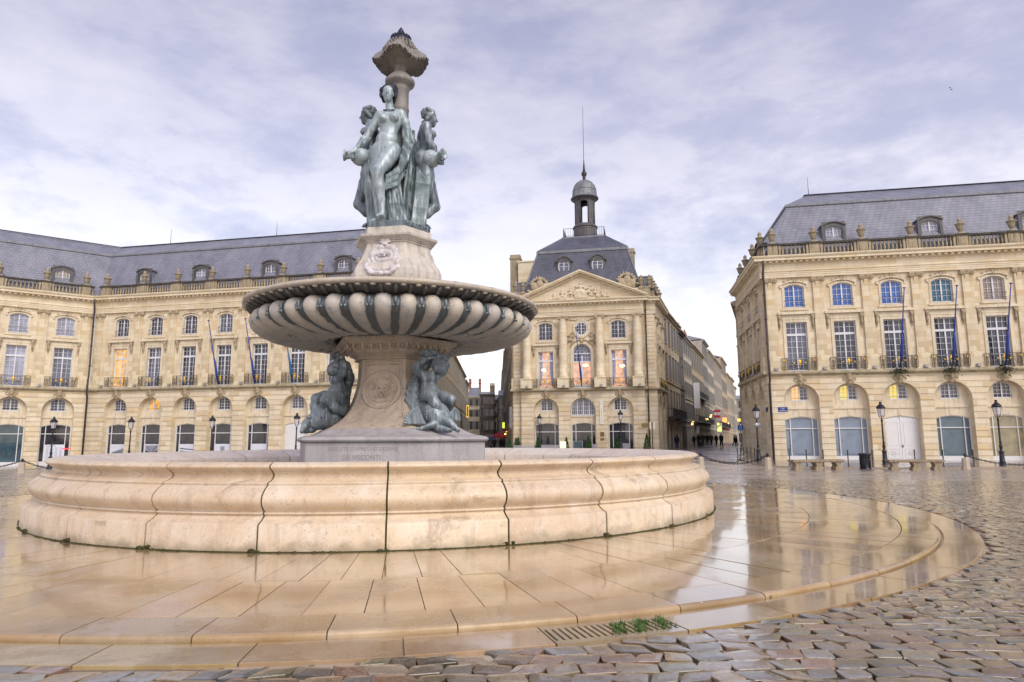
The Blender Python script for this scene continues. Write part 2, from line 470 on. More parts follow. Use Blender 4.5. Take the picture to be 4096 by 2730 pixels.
sd = Vector((math.sin(SUN_AZ) * math.cos(SUN_EL), math.cos(SUN_AZ) * math.cos(SUN_EL), math.sin(SUN_EL)))
so.rotation_euler = sd.to_track_quat('Z', 'Y').to_euler(); so.location = sd * 60
sc.view_settings.view_transform = 'Standard'; sc.view_settings.look = 'None'; sc.view_settings.exposure = .58; sc.view_settings.gamma = 1
sc.render.engine = 'CYCLES'; sc.cycles.use_denoising = True; sc.cycles.max_bounces = 6

# ------------------------------------------------------------------ lie of the land
FC = Vector((-3.05, 17.2)); BC = Vector((-2.93, 17.2))        # fountain axis, basin centre
CTRL = [(20.5, 53.5, -.3), (33, 51, -.3), (46, 48, -.3), (22, 39, -.3), (30, 39, -.3), (14, 44, -.22), (7, 69, .08), (14.5, 68.5, .3), (24, 92, .32), (40, 140, .3), (21.5, 60, .05), (22.6, 66, .2),
        (0, 71.5, -.02), (-3, 100, -.18), (-5, 59, -.3), (-22, 63, -.62), (-42.7, 67.4, -.82), (-50, 61.5, -.85), (-60, 53, -.85), (-29, 40, -.4), (-30, 20, -.35), (25, 15, -.15), (0, 0, -.06), (-3, 17, -.06), (8, 12, -.07), (-14, 10, -.07), (-60, 10, -.6), (60, 15, -.4), (0, -40, -.1)]
_cp = np.array(CTRL)
def gz_np(x, y):
    x = np.asarray(x, float); y = np.asarray(y, float)
    d2 = (x[..., None] - _cp[:, 0]) ** 2 + (y[..., None] - _cp[:, 1]) ** 2 + 4.0
    w_ = d2 ** -1.6
    z = (w_ * _cp[:, 2]).sum(-1) / w_.sum(-1)
    r = np.hypot(x - BC.x, y - BC.y); s = np.clip((r - 12.6) / 12, 0, 1); s = s * s * (3 - 2 * s)
    return -.05 * (1 - s) + z * s
def gz(x, y): return float(gz_np(np.array([x]), np.array([y]))[0])

# ------------------------------------------------------------------ ground
tm = NT('wet_setts'); o = tm.coord(); x, y, z = tm.sep(o)
vo = tm.n('ShaderNodeTexBrick'); vo.offset = .5
vo.inputs['Brick Width'].default_value = .3; vo.inputs['Row Height'].default_value = .24; vo.inputs['Mortar Size'].default_value = .02; vo.inputs['Scale'].default_value = 1
vo.inputs['Color1'].default_value = (0, 0, 0, 1); vo.inputs['Color2'].default_value = (1, 1, 1, 1); vo.inputs['Mortar'].default_value = (.5, .5, .5, 1); vo.inputs['Bias'].default_value = 0
wv = tm.n('ShaderNodeTexNoise'); wv.inputs['Scale'].default_value = 1.3; tm.l(o, wv.inputs['Vector'])
tm.l(tm.mix(.06, o, wv.outputs[1]), vo.inputs['Vector'])
cc = tm.ramp(vo.outputs['Color'], [(0, (.36, .295, .245)), (.25, (.42, .35, .285)), (.5, (.34, .295, .24)), (.75, (.46, .385, .32)), (1, (.38, .315, .275))])
cc = tm.mix(vo.outputs['Fac'], cc, (.17, .14, .12))
pud = tm.noise(o, .35, 5, .6)
tm.bump(tm.math('SUBTRACT', tm.math('MULTIPLY', tm.noise(o, 9, 4), .5), vo.outputs['Fac']), .22, .02)
M['setts'] = tm.set(cc, tm.ramp(pud, [(.4, .16), (.6, .36)]), 0, .6)

gx = np.concatenate([np.linspace(-700, -70, 16), np.linspace(-66, 66, 89), np.linspace(70, 700, 16)])
gy = np.concatenate([np.linspace(-300, -14, 10), np.linspace(-12, 130, 93), np.linspace(140, 1200, 22)])
X, Y = np.meshgrid(gx, gy, indexing='ij'); Z = gz_np(X, Y) - .034
ii = np.arange(len(gx) * len(gy)).reshape(len(gx), len(gy))
Fq = np.stack([ii[:-1, :-1], ii[1:, :-1], ii[1:, 1:], ii[:-1, 1:]], -1).reshape(-1, 4)
pl = link('plaza_ground', np_mesh('plaza_ground', np.stack([X, Y, Z], -1).reshape(-1, 3), Fq, M['setts'], True))
tag(pl, 'wet cobbled ground of the square running to the buildings', 'ground', kind='structure')

# near setts, each stone its own irregular block in one paving sheet
tm = NT('wet_sett_stone'); o = tm.coord()
at = tm.n('ShaderNodeAttribute', attribute_name='tint')
n = tm.noise(o, 22, 6, .68)
cc = tm.mix(tm.ramp(n, [(.32, .75), (.62, 0)]), at.outputs['Color'], tm.mix(1.0, at.outputs['Color'], (.5, .46, .42), 'MULTIPLY'))
dry = tm.noise(o, 5.5, 6, .7, .6)
cc = tm.mix(tm.ramp(dry, [(.52, 0), (.70, .25)]), cc, (.27, .23, .185))
wet = tm.noise(o, .55, 4, .55, .4)
ro = tm.mix(tm.ramp(dry, [(.48, 0), (.66, 1)]), tm.ramp(wet, [(.38, .07), (.62, .2)]), .42)
tm.bump(tm.noise(o, 13, 7, .68), .22, .02)
M['sett_stone'] = tm.set(cc, ro, 0, .5, .8); tm.b.inputs['Coat IOR'].default_value = 1.5; ge_ = tm.n('ShaderNodeNewGeometry'); tm.l(tm.ramp(tm.sep(ge_.outputs['True Normal'])[2], [(.955, .05), (.992, .9)]), tm.b.inputs['Coat Weight']); tm.l(tm.mix(tm.ramp(dry, [(.5, 0), (.68, 1)]), tm.ramp(wet, [(.40, .03), (.62, .14)]), .35), tm.b.inputs['Coat Roughness'])
rs = np.random.RandomState(3)
PAL = np.array([(.24, .165, .10), (.30, .23, .155), (.185, .16, .095), (.24, .135, .09), (.37, .28, .175), (.19, .17, .15), (.245, .17, .08), (.28, .225, .175), (.145, .125, .085), (.25, .18, .13), (.215, .19, .125), (.20, .195, .185), (.27, .15, .09), (.26, .20, .12)])
row_h, col_w = .19, .25
cxs, cys, hws, hhs = [], [], [], []
yv = 3.2; k = 0
while yv < 27:
    rh = row_h * rs.uniform(.86, 1.16)
    half = (yv + 4) * .80 + 2
    wds = col_w * rs.uniform(.76, 1.26, int(2 * half / col_w))
    xs = -half + np.cumsum(wds) - wds / 2 + rs.uniform(0, .3)
    # rows sag and swing a little, as laid by hand
    cxs.append(xs); cys.append(yv + rh / 2 + .10 * np.sin(xs * .45 + k * .05) + .03 * np.sin(xs * 1.7 + k * .4)); hws.append(wds / 2); hhs.append(np.full(len(xs), rh / 2))
    yv += rh; k += 1
cx = np.concatenate(cxs); cy = np.concatenate(cys); hw = np.concatenate(hws) - .0055; hh = np.concatenate(hhs) - .0055
rr = np.hypot(cx - BC.x, cy - BC.y)
keep = rr > 12.15
cx, cy, hw, hh = cx[keep], cy[keep], hw[keep], hh[keep]; N = len(cx)
# eight-cornered outline with knocked-off corners
sgn = np.array([(-1, -.76), (-.82, -1), (.82, -1), (1, -.76), (1, .76), (.82, 1), (-.82, 1), (-1, .76)])
jit = rs.uniform(-.012, .012, (N, 8, 2))
sk = rs.uniform(-.05, .05, (N, 2))
ox = sgn[None, :, 0] * hw[:, None] + jit[..., 0] + sk[:, :1] * sgn[None, :, 1]
oy = sgn[None, :, 1] * hh[:, None] + jit[..., 1] + sk[:, 1:] * sgn[None, :, 0] * .8
g0 = gz_np(cx, cy); tilt = rs.uniform(-.018, .018, (N, 2)) * np.clip(1.3 - cy / 22, .15, 1)[:, None]; lift = rs.uniform(-.0025, .0025, N)
def ring(s, dz):
    px = ox * s; py = oy * s
    zz_ = (g0 + lift)[:, None] + dz + tilt[:, :1] * px + tilt[:, 1:] * py
    return np.stack([cx[:, None] + px, cy[:, None] + py, zz_], -1)
# keep every stone clear of the slab circle
V = np.concatenate([ring(1.0, -.05), ring(1.0, -.007), ring(.962, -.0015), ring(.5, .0018)], 1)
d = V[..., :2] - np.array(BC)[None, None]; rl = np.hypot(d[..., 0], d[..., 1]); push = np.maximum(rl, 12.125) / rl
V[..., :2] = np.array(BC) + d * push[..., None]
nv = V.shape[1]
loc = []
for L in range(3):
    for i in range(8):
        j = (i + 1) % 8; loc.append((L * 8 + i, L * 8 + j, L * 8 + 8 + j, L * 8 + 8 + i))
loc += [(24, 25, 26, 27), (24, 27, 28, 31), (28, 29, 30, 31)]
F_ = (np.array(loc)[None] + (np.arange(N) * nv)[:, None, None]).reshape(-1, 4)
me = np_mesh('cobbled_paving', V.reshape(-1, 3), F_, M['sett_stone'], False)
colr = (PAL[rs.randint(0, len(PAL), N)] * .78 + np.array([(.235, .175, .12)]) * .05) * rs.uniform(.6, 1.45, (N, 1))
ca = me.color_attributes.new('tint', 'FLOAT_COLOR', 'POINT')
ca.data.foreach_set('color', np.concatenate([np.repeat(colr, nv, 0), np.ones((N * nv, 1))], 1).astype(np.float32).ravel())
tag(link('cobbled_paving', me), 'wet uneven cobblestones around the fountain platform', 'paving', kind='structure')

# round slab platform: two rings of narrow slabs, a rounded kerb and a lower outer ring
tm = NT('wet_limestone_slab'); o = tm.coord()
at = tm.n('ShaderNodeAttribute', attribute_name='tint')
cc = tm.mix(tm.ramp(tm.noise(o, 1.1, 6, .62, .5), [(.35, 0), (.65, 1)]), at.outputs['Color'], tm.mix(1.0, at.outputs['Color'], (.80, .74, .66), 'MULTIPLY'))
cc = tm.mix(tm.ramp(tm.noise(o, 3.1, 6, .7, .3), [(.55, 0), (.72, .35)]), cc, (.62, .53, .44))
cc = tm.mix(tm.ramp(tm.noise(o, 34, 4, .7), [(.28, .5), (.40, 0)]), cc, (.17, .12, .08))
wet = tm.math('ADD', tm.math('MULTIPLY', tm.noise(o, .55, 5, .6, .8), .7), tm.math('MULTIPLY', tm.noise(o, 2.6, 6, .7, .5), .3))
px_ = tm.sep(o)[0]; pool = tm.ramp(tm.math('ADD', tm.math('MULTIPLY', px_, .12), tm.math('MULTIPLY', tm.noise(o, .35, 3), .5)), [(.15, 0), (.55, 1)])     # rain stands on the sunk side
wet = tm.math('SUBTRACT', wet, tm.math('MULTIPLY', pool, .06))
ro = tm.ramp(wet, [(.40, .05), (.51, .11), (.61, .32)])
cc = tm.mix(tm.ramp(wet, [(.42, .8), (.58, 0)]), cc, tm.mix(1.0, cc, (.80, .70, .58), 'MULTIPLY'))
vs = tm.n('ShaderNodeTexVoronoi'); vs.inputs['Scale'].default_value = 1.7; tm.l(o, vs.inputs['Vector'])
cc = tm.mix(tm.ramp(vs.outputs['Distance'], [(.035, .75), (.05, 0)]), cc, (.12, .09, .07))
v2 = tm.n('ShaderNodeTexVoronoi'); v2.inputs['Scale'].default_value = 2.3; tm.l(tm.coord('Object', (1, 1.3, 1), (0, 0, 1)), v2.inputs['Vector'])
cc = tm.mix(tm.ramp(v2.outputs['Distance'], [(.02, .8), (.03, 0)]), cc, (.70, .66, .60))
tm.bump(tm.noise(o, 5, 3, .5), .06, .02)
M['slab'] = tm.set(cc, tm.math('ADD', ro, .12), 0, .5, 1.0); tm.b.inputs['Coat IOR'].default_value = 1.78; tm.l(ro, tm.b.inputs['Coat Roughness'])
ge_ = tm.n('ShaderNodeNewGeometry'); tm.l(tm.ramp(tm.sep(ge_.outputs['True Normal'])[2], [(.90, .12), (.985, 1)]), tm.b.inputs['Coat Weight'])      # the film of water lies on what is level
slabs = MB(); tints = []
def slab_ring(r0, r1, n, z, gap, a_off, nose=None, skip=None, hgt=.12, span=2 * PI):
    for i in range(n):
        a0 = a_off + span * i / n; a1 = a_off + span * (i + 1) / n
        if skip and skip(.5 * (a0 + a1)): continue
        g0_, g1_ = gap / r0 / 2, gap / r1 / 2
        m = max(2, int((a1 - a0) * r1 / .22)); tz = rnd.uniform(-.0018, .0018); tx = rnd.uniform(-.0016, .0016)
        prof = [(r0 + gap / 2, z - hgt), (r0 + gap / 2, z - .003), (r0 + gap / 2 + .005, z)]
        if nose: prof += [(r1 - .045, z - .004), (r1 - .018, z - .014), (r1 - .004, z - .032), (r1, z - hgt)]
        else: prof += [(r1 - gap / 2 - .005, z), (r1 - gap / 2, z - .003), (r1 - gap / 2, z - hgt)]
        vs = []; P = len(prof)
        for r, h in prof:
            gg = gap / r / 2
            for j in range(m + 1):
                a = a0 + gg + (a1 - a0 - 2 * gg) * j / m
                vs.append((BC.x + r * math.cos(a), BC.y + r * math.sin(a), h + tz * (j / m - .5) * 2 + tx * (r - r0) + tz))
        fs = [(k * (m + 1) + j, (k + 1) * (m + 1) + j, (k + 1) * (m + 1) + j + 1, k * (m + 1) + j + 1) for k in range(P - 1) for j in range(m)]
        fs += [tuple(k * (m + 1) for k in range(P - 1, -1, -1)), tuple(k * (m + 1) + m for k in range(P))]
        slabs.add(vs, fs)
        b = rnd.uniform(.80, 1.12); tints.extend([(.51 * b, .385 * b * rnd.uniform(.96, 1.04), .22 * b * rnd.uniform(.9, 1.15), 1)] * len(vs))
A_FRONT = math.atan2(-BC.y, -BC.x)
ga = at_z(2178, 2532, -.045); gb = at_z(2655, 2474, -.045)
GA0 = math.atan2(ga.y - BC.y, ga.x - BC.x); GA1 = math.atan2(gb.y - BC.y, gb.x - BC.x)
if GA1 < GA0: GA0, GA1 = GA1, GA0
slab_ring(7.4, 9.5, 132, 0, .008, .011)
slab_ring(9.5, 11.0, 126, 0, .009, .02)
slab_ring(11.0, 11.56, 68, .002, .011, .03, nose=True)
slab_ring(11.585, 12.11, 63, -.052, .016, GA1, span=2 * PI - (GA1 - GA0))  # gap left inside this ring: the dark bed there stands for the kerb's shadow
me = slabs.mesh('fountain_platform', M['slab'])
ca = me.color_attributes.new('tint', 'FLOAT_COLOR', 'POINT'); ca.data.foreach_set('color', np.array(tints, np.float32).ravel())
tag(link('fountain_platform', me), 'round wet slab pavement with a low step around the fountain', 'pavement', kind='structure')
bed = MB(); bed.lathe([(7.0, -.03), (11.54, -.03), (11.56, -.085), (12.2, -.085)], 160, (BC.x, BC.y, 0), False)
tag(link('slab_joints_and_kerb_shade', bed.mesh('slab_joints_and_kerb_shade', flat('dark_joint_and_kerb_shade', (.05, .04, .03), .6))), None, None, kind='structure')

# slotted stone drain in the outer ring, grass in its far slots
GS0 = GA0 + .0008; GS1 = GA1 - .0008
dm = MB(); nS = 19; r0, r1 = 11.59, 12.105
def pol(r, a, z): return (BC.x + r * math.cos(a), BC.y + r * math.sin(a), z)
def arcbox(ra, rb, aa, ab, z0, z1, sk=0.0):
    v = [pol(ra, aa, z0), pol(ra, ab, z0), pol(rb, ab + sk, z0), pol(rb, aa + sk, z0), pol(ra, aa, z1), pol(ra, ab, z1), pol(rb, ab + sk, z1), pol(rb, aa + sk, z1)]
    dm.add(v, [(0, 1, 2, 3), (7, 6, 5, 4), (0, 4, 5, 1), (1, 5, 6, 2), (2, 6, 7, 3), (3, 7, 4, 0)])
st = (GS1 - GS0) / nS; zt = -.053
for i in range(nS + 1):
    a = GS0 + st * i
    arcbox(r0 + .09, r1 - .09, a - (.30 * st if i else 0), a + (.30 * st if i < nS else 0), -.12, zt - rnd.uniform(0, .002))
for i in range(nS):
    arcbox(r0, r0 + .0895, GS0 + st * i, GS0 + st * (i + 1), -.12, zt); arcbox(r1 - .0895, r1, GS0 + st * i, GS0 + st * (i + 1), -.12, zt)
arcbox((r0 + r1) / 2 - .012, (r0 + r1) / 2 + .012, GS0 + st * 3, GS0 + st * 11, -.12, zt - .012)
dme = dm.mesh('drain_grate', M['slab']); ca = dme.color_attributes.new('tint', 'FLOAT_COLOR', 'POINT')
ca.data.foreach_set('color', np.tile(np.array([.40, .345, .25, 1], np.float32), len(dme.vertices)))
tag(link('drain_grate', dme), 'slotted stone drain cover in the outer slab ring, half overgrown with grass', 'drain')
gm = MB(); rg = random.Random(5)
for _ in range(1300):
    i = rg.choice([9, 10, 10, 11, 12, 12, 13, 13, 14, 15, 15, 16, 17, 17, 18]); a = GS0 + st * (i + .5) + rg.gauss(0, .22) * st; r = rg.uniform(r0 + .1, r1 - .1)
    if math.sin(i * 1.7 + r * 13) + rg.gauss(0, .5) < 0: continue
    p = pol(r, a, -.10); h = rg.uniform(.05, .09); an = rg.uniform(0, 2 * PI); le = rg.uniform(.01, .05)
    q_ = (p[0] + math.cos(an) * le, p[1] + math.sin(an) * le, p[2] + h); wx, wy = -math.sin(an) * .005, math.cos(an) * .005
    mdl = ((p[0] * .5 + q_[0] * .5) - math.cos(an) * le * .2, (p[1] * .5 + q_[1] * .5) - math.sin(an) * le * .2, p[2] + h * .6)
    gm.add([(p[0] - wx, p[1] - wy, p[2]), (p[0] + wx, p[1] + wy, p[2]), (mdl[0] + wx, mdl[1] + wy, mdl[2]), (mdl[0] - wx, mdl[1] - wy, mdl[2]), q_], [(0, 1, 2, 3), (3, 2, 4)])
M['grass'] = flat('bright_grass', (.075, .14, .028), .7, var=.5, scale=20)
tag(link('grass_tufts', gm.mesh('grass_tufts', M['grass'])), 'bright green grass sprouting from the drain slots', 'grass', kind='stuff')
# ------------------------------------------------------------------ fountain
def basin_stone(name, a, b, dirt, pale, flatv):
    t = NT(name); o = t.coord(); tn = t.n('ShaderNodeAttribute', attribute_name='tone').outputs['Fac']
    col = t.mix(t.ramp(t.noise(o, .8, 7, .62, .5), [(.38, 0), (.62, 1)]), a, b)
    col = t.mix(tn, t.mix(1.0, col, (.93, .88, .86), 'MULTIPLY'), t.mix(1.0, col, (1.05, 1.04, 1.0), 'MULTIPLY'))
    col = t.mix(t.ramp(t.noise(o, 2.7, 7, .7, .8), [(.52, 0), (.68, .55)]), col, pale)
    run = t.noise(t.coord('Object', (4, 4, .5 if not flatv else 4)), 1.5, 7, .7, .2)
    col = t.mix(t.ramp(run, [(.52, 0), (.72, .8)]), col, dirt)
    col = t.mix(t.ramp(t.noise(o, 1.7, 6, .72, 1.0), [(.58, 0), (.66, .6)]), col, tuple(x * .75 for x in dirt))
    col = t.mix(t.ramp(t.noise(o, 30, 4, .75), [(.30, .7), (.42, 0)]), col, (.16, .12, .09))
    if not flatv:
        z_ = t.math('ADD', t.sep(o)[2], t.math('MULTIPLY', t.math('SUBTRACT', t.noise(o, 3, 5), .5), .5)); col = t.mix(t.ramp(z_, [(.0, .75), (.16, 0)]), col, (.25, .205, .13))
    t.bump(t.noise(o, 15, 7, .7), .3, .02)
    return t.set(col, t.ramp(t.noise(o, 2, 5), [(.35, .35), (.65, .65)]), 0, .45)
M['basin'] = basin_stone('basin_limestone', (.68, .58, .46), (.61, .485, .34), (.44, .325, .23), (.73, .66, .57), False)
M['basin_top'] = basin_stone('basin_coping', (.70, .63, .57), (.62, .53, .45), (.45, .37, .31), (.78, .74, .70), True)
M['pedestal'] = stone('pedestal_stone', (.58, .49, .38), (.47, .38, .31), (.26, .20, .17), 1.1, .6, .35, True, .25, (.42, .27, .13))
M['block'] = stone('grey_base_stone', (.50, .47, .47), (.40, .375, .39), (.23, .21, .24), .9, .5, .4, True, .25, (.42, .34, .25))
M['uped'] = stone('upper_pedestal_stone', (.62, .575, .51), (.52, .475, .42), (.24, .20, .21), 1.5, .6, .35, True, .25, (.38, .23, .15))
M['relief'] = stone('pale_carved_stone', (.68, .66, .68), (.54, .49, .49), (.17, .13, .13), 4, .65, .3, False, .4)
M['colstone'] = stone('column_stone', (.225, .21, .20), (.285, .265, .25), (.12, .115, .115), 1.2, .6, .3)
M['shell'] = stone('shell_stone', (.215, .20, .185), (.285, .265, .24), (.085, .075, .07), 2, .65, .3)
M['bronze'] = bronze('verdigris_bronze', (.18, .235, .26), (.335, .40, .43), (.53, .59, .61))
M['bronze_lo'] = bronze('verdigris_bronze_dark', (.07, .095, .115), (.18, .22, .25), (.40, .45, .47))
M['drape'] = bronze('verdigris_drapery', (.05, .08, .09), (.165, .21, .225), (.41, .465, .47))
M['darkbronze'] = flat('dark_bronze', (.03, .03, .05), .4, .4)
M['mossjoint'] = stone('mossy_joint', (.07, .055, .03), (.05, .065, .02), (.03, .025, .02), 3, .9, .2)
FM = T(FC.x, FC.y, 0, math.atan2(.1746, .9846))
ft = empty('fountain', 'tall stone and bronze fountain with ribbed bowl above a round moulded basin', 'fountain', FM)
BL = FM.inverted() @ T(BC.x, BC.y, 0)
PHI = -20
def hexv(a, b, off=0.0):
    La = (a + 2 * b) / (2 * math.sqrt(3)); V = []
    for k in range(3):
        t_ = R(PHI + 120 * k); n_ = (math.sin(t_), -math.cos(t_)); e_ = (math.cos(t_), math.sin(t_))
        V += [(La * n_[0] - e_[0] * a / 2, La * n_[1] - e_[1] * a / 2), (La * n_[0] + e_[0] * a / 2, La * n_[1] + e_[1] * a / 2)]
    return V
def hexloft(mb, prof, round_=.06):
    rings = []
    for z, a, b in prof:
        V = hexv(a, b); pts = []
        for i in range(6):
            p = Vector(V[i]); q0 = Vector(V[i - 1]); q1 = Vector(V[(i + 1) % 6])
            d0 = (q0 - p).normalized(); d1 = (q1 - p).normalized(); r = min(round_, .25 * min(a, b))
            for tt in (0, .5, 1):
                s = p + d0 * r * (1 - tt) ** 2 + d1 * r * tt ** 2
                pts.append((s.x, s.y, z))
        rings.append(pts)
    n = len(rings[0]); vs = [p for r_ in rings for p in r_]
    fs = [(k * n + i, k * n + (i + 1) % n, (k + 1) * n + (i + 1) % n, (k + 1) * n + i) for k in range(len(rings) - 1) for i in range(n)]
    fs += [tuple(range(n - 1, -1, -1)), tuple(range((len(rings) - 1) * n, len(rings) * n))]
    mb.add(vs, fs)
def ab(prof, z):
    for i in range(len(prof) - 1):
        z0, a0, b0 = prof[i]; z1, a1, b1 = prof[i + 1]
        if z0 <= z <= z1:
            t_ = (z - z0) / (z1 - z0 + 1e-9); return a0 + (a1 - a0) * t_, b0 + (b1 - b0) * t_
    return prof[-1][1:]
def facet(k, long=True):
    """frame of a side: origin on the axis, x along the side, -y outward"""
    t_ = R(PHI + 120 * k + (0 if long else 60))
    return Matrix.Rotation(t_, 4, 'Z')
def La_(a, b): return (a + 2 * b) / (2 * math.sqrt(3))
def Lb_(a, b): return (b + 2 * a) / (2 * math.sqrt(3))

# basin wall of 27 curved blocks
nB = 27
bp = [(7.655, -.06), (7.66, .0), (7.655, .06), (7.65, .36), (7.63, .385), (7.60, .395), (7.53, .43), (7.475, .47), (7.465, .495), (7.50, .50), (7.50, .525), (7.46, .53)]
bp += [(7.46 + .155 * math.sin(PI * i / 12) ** .8 - .06 * (i / 12), .535 + .36 * i / 12) for i in range(1, 12)]
bp += [(7.385, .905), (7.41, .92), (7.39, .935), (7.30, .955), (7.235, .985), (7.205, 1.02), (7.215, 1.055), (7.25, 1.075), (7.27, 1.085), (7.26, 1.092)]
bp += [(7.265 + .095 * math.sin(PI * i / 8), 1.095 + .125 * i / 8) for i in range(1, 8)]
bp += [(7.24, 1.222), (7.12, 1.215), (6.75, 1.13), (6.42, 1.03), (6.38, 1.0), (6.38, .5)]
wall = MB(); cop = MB(); gapf = MB(); wt_ = []; ct_ = []
a_off = math.atan2(-BC.y, 1544 / 1544 * (at_z(1544, 2190, .1).x - BC.x) if False else (at_z(1544, 2190, .1).x - BC.x)) 
pj = at_z(1540, 2190, .1); a_off = math.atan2(pj.y - BC.y, pj.x - BC.x)
for i in range(nB):
    da = 2 * PI / nB; g_ = rnd.uniform(.010, .017) / 7.5
    dr = rnd.uniform(-.004, .004); a0 = a_off + i * da + g_; a1 = a_off + (i + 1) * da - g_
    w0 = len(wall.v); c0 = len(cop.v)
    wall.lathe([(r + dr, z) for r, z in bp[:-5]], 10, (0, 0, 0), True, None, a0, a1)
    cop.lathe([(r + dr, z) for r, z in bp[-6:]], 10, (0, 0, 0), True, None, a0, a1)
    for a in (a0, a1):
        pts = [((r + dr) * math.cos(a), (r + dr) * math.sin(a), z) for r, z in bp] + [(6.38 * math.cos(a), 6.38 * math.sin(a), -.06)]
        o_ = len(wall.v); wall.v.extend(pts); wall.f.append(tuple(range(o_, o_ + len(pts)))); wall.sm.append(False); wall.mi.append(0)
    tv = rnd.uniform(0, 1); wt_ += [tv] * (len(wall.v) - w0); ct_ += [tv] * (len(cop.v) - c0)
gapf.lathe([(r - .022, z - (.004 if z > 1.09 else 0)) for k, (r, z) in enumerate(bp[:-5])] + [(7.1, 1.18), (6.75, 1.10), (6.45, 1.0), (6.41, .97), (6.41, .5)], 216, (0, 0, 0), True)
FB = FM @ BL
def toned(me, cnts):
    at_ = me.attributes.new('tone', 'FLOAT', 'POINT'); at_.data.foreach_set('value', np.array(cnts, np.float32)); return me
link('basin_wall', toned(wall.mesh('basin_wall', M['basin']), wt_), ft, FB)
link('basin_coping', toned(cop.mesh('basin_coping', M['basin_top']), ct_), ft, FB)
link('mossy_joints', gapf.mesh('mossy_joints', M['mossjoint']), ft, FB)
rim = MB(); rb = random.Random(2)                                    # dirt and moss gathered at the foot of the wall
for i in range(2600):
    a = 2 * PI * rb.random(); f_ = ((a - a_off) / (2 * PI / nB)) % 1; near = min(f_, 1 - f_) < .05
    if not near and math.sin(a * 23) + math.sin(a * 61 + 1) < rb.uniform(-1.6, 1.2): continue
    s = rb.uniform(.3, 1) ** 2 * (1.15 if near else .8)
    rim.ball(((7.658 - (.01 if near else 0)) * math.cos(a), 7.658 * math.sin(a), rb.uniform(0, .05 if near else .006)), (.045 * s + .01, .045 * s + .01, .03 * s), 5, 3)
rim.lathe([(7.663, -.02), (7.668, .012), (7.655, .02)], 216)
link('moss_line', rim.mesh('moss_line', M['mossjoint']), ft, FB)
wt = MB(); wt.lathe([(0.01, .62), (6.4, .62)], 96)
M['water'] = glass('basin_water', (.05, .06, .05), .03, .2, .6)
link('water', wt.mesh('water', M['water']), ft, FB)

# base block, pedestal
bk = MB(); blk = [(.3, 2.7, 2.2), (1.47, 2.7, 2.2), (1.475, 2.72, 2.22)]
hexloft(bk, blk)
link('base_block', bk.mesh('base_block', M['block']), ft, FM)
bm_ = MB(); hexloft(bm_, [(1.478, 2.70, 2.18), (1.48, 2.74, 2.24), (1.505, 2.79, 2.28), (1.54, 2.81, 2.30), (1.575, 2.79, 2.28), (1.605, 2.73, 2.23), (1.63, 2.6, 2.12), (1.645, 2.45, 2.0), (1.70, 2.3, 1.83), (1.80, 2.08, 1.62)], .10)
link('base_moulding', bm_.mesh('base_moulding', M['block']), ft, FM)
PD = [(1.795, 2.09, 1.63), (1.84, 1.98, 1.52), (1.95, 1.79, 1.34), (2.08, 1.60, 1.17), (2.25, 1.44, 1.02), (2.42, 1.33, .92), (2.6, 1.25, .84), (2.84, 1.17, .78), (3.1, 1.13, .75), (3.5, 1.12, .75)]
pd = MB(); hexloft(pd, PD, .02)
for k in range(3):
    Fk = facet(k); s0 = len(pd.v)
    for sgn_ in (-.84, .84, -.72, .72):
        zs = np.linspace(2.02 if abs(sgn_) > .8 else 2.5, 3.46 if abs(sgn_) > .8 else 3.38, 12)
        pts = []
        for z in zs:
            a, b = ab(PD, z); pts.append((sgn_ * a / 2, -La_(a, b) - .004, z))
        pd.tube(pts, .022 if abs(sgn_) > .8 else .016, 5)
    for z, sgn_ in ((3.46, .84), (3.38, .72)):
        a, b = ab(PD, z); pd.tube([(-sgn_ * a / 2, -La_(a, b) - .004, z), (sgn_ * a / 2, -La_(a, b) - .004, z)], .02, 5)
    pd.xf(Fk, s0)
link('pedestal', pd.mesh('pedestal', M['pedestal']), ft, FM)
pc = MB(); hexloft(pc, [(3.5, 1.12, .75), (3.52, 1.2, .86), (3.55, 1.22, .90), (3.56, 1.17, .85), (3.6, 1.2, .92), (3.64, 1.26, 1.05), (3.67, 1.29, 1.15), (3.70, 1.29, 1.2), (3.74, 1.31, 1.3), (3.82, 1.36, 1.52), (3.88, 1.42, 1.72), (3.90, 1.46, 1.82), (3.99, 1.48, 1.86), (4.01, 1.40, 1.75)], .03)
for k in range(3):
    for lg in (True, False):
        s0 = len(pc.v); n_ = 6 if lg else 8
        for i in range(n_):
            L_ = 1.36 if lg else 1.55
            x0 = (i + .5) / n_ * L_ - L_ / 2
            D_ = La_(1.37, 1.53) if lg else Lb_(1.37, 1.53)
            pc.tube([(x0 - .07, -D_ + .03, 3.74), (x0 - .085, -D_ - .03, 3.82), (x0 - .05, -D_ - .075, 3.885), (x0, -D_ - .09, 3.90), (x0 + .05, -D_ - .075, 3.885), (x0 + .085, -D_ - .03, 3.82), (x0 + .07, -D_ + .03, 3.74)], .017, 5)
            pc.ball((x0, -D_ - .015, 3.81), (.05, .035, .075), 7, 5); pc.ball((x0 + L_ / n_ / 2, -D_ - .05, 3.86), (.022, .02, .04), 5, 4)
            pc.ball((x0, -D_ + .04, 3.73), (.03, .03, .04), 5, 4)
        pc.xf(facet(k, lg), s0)
link('pedestal_cornice', pc.mesh('pedestal_cornice', M['pedestal']), ft, FM)
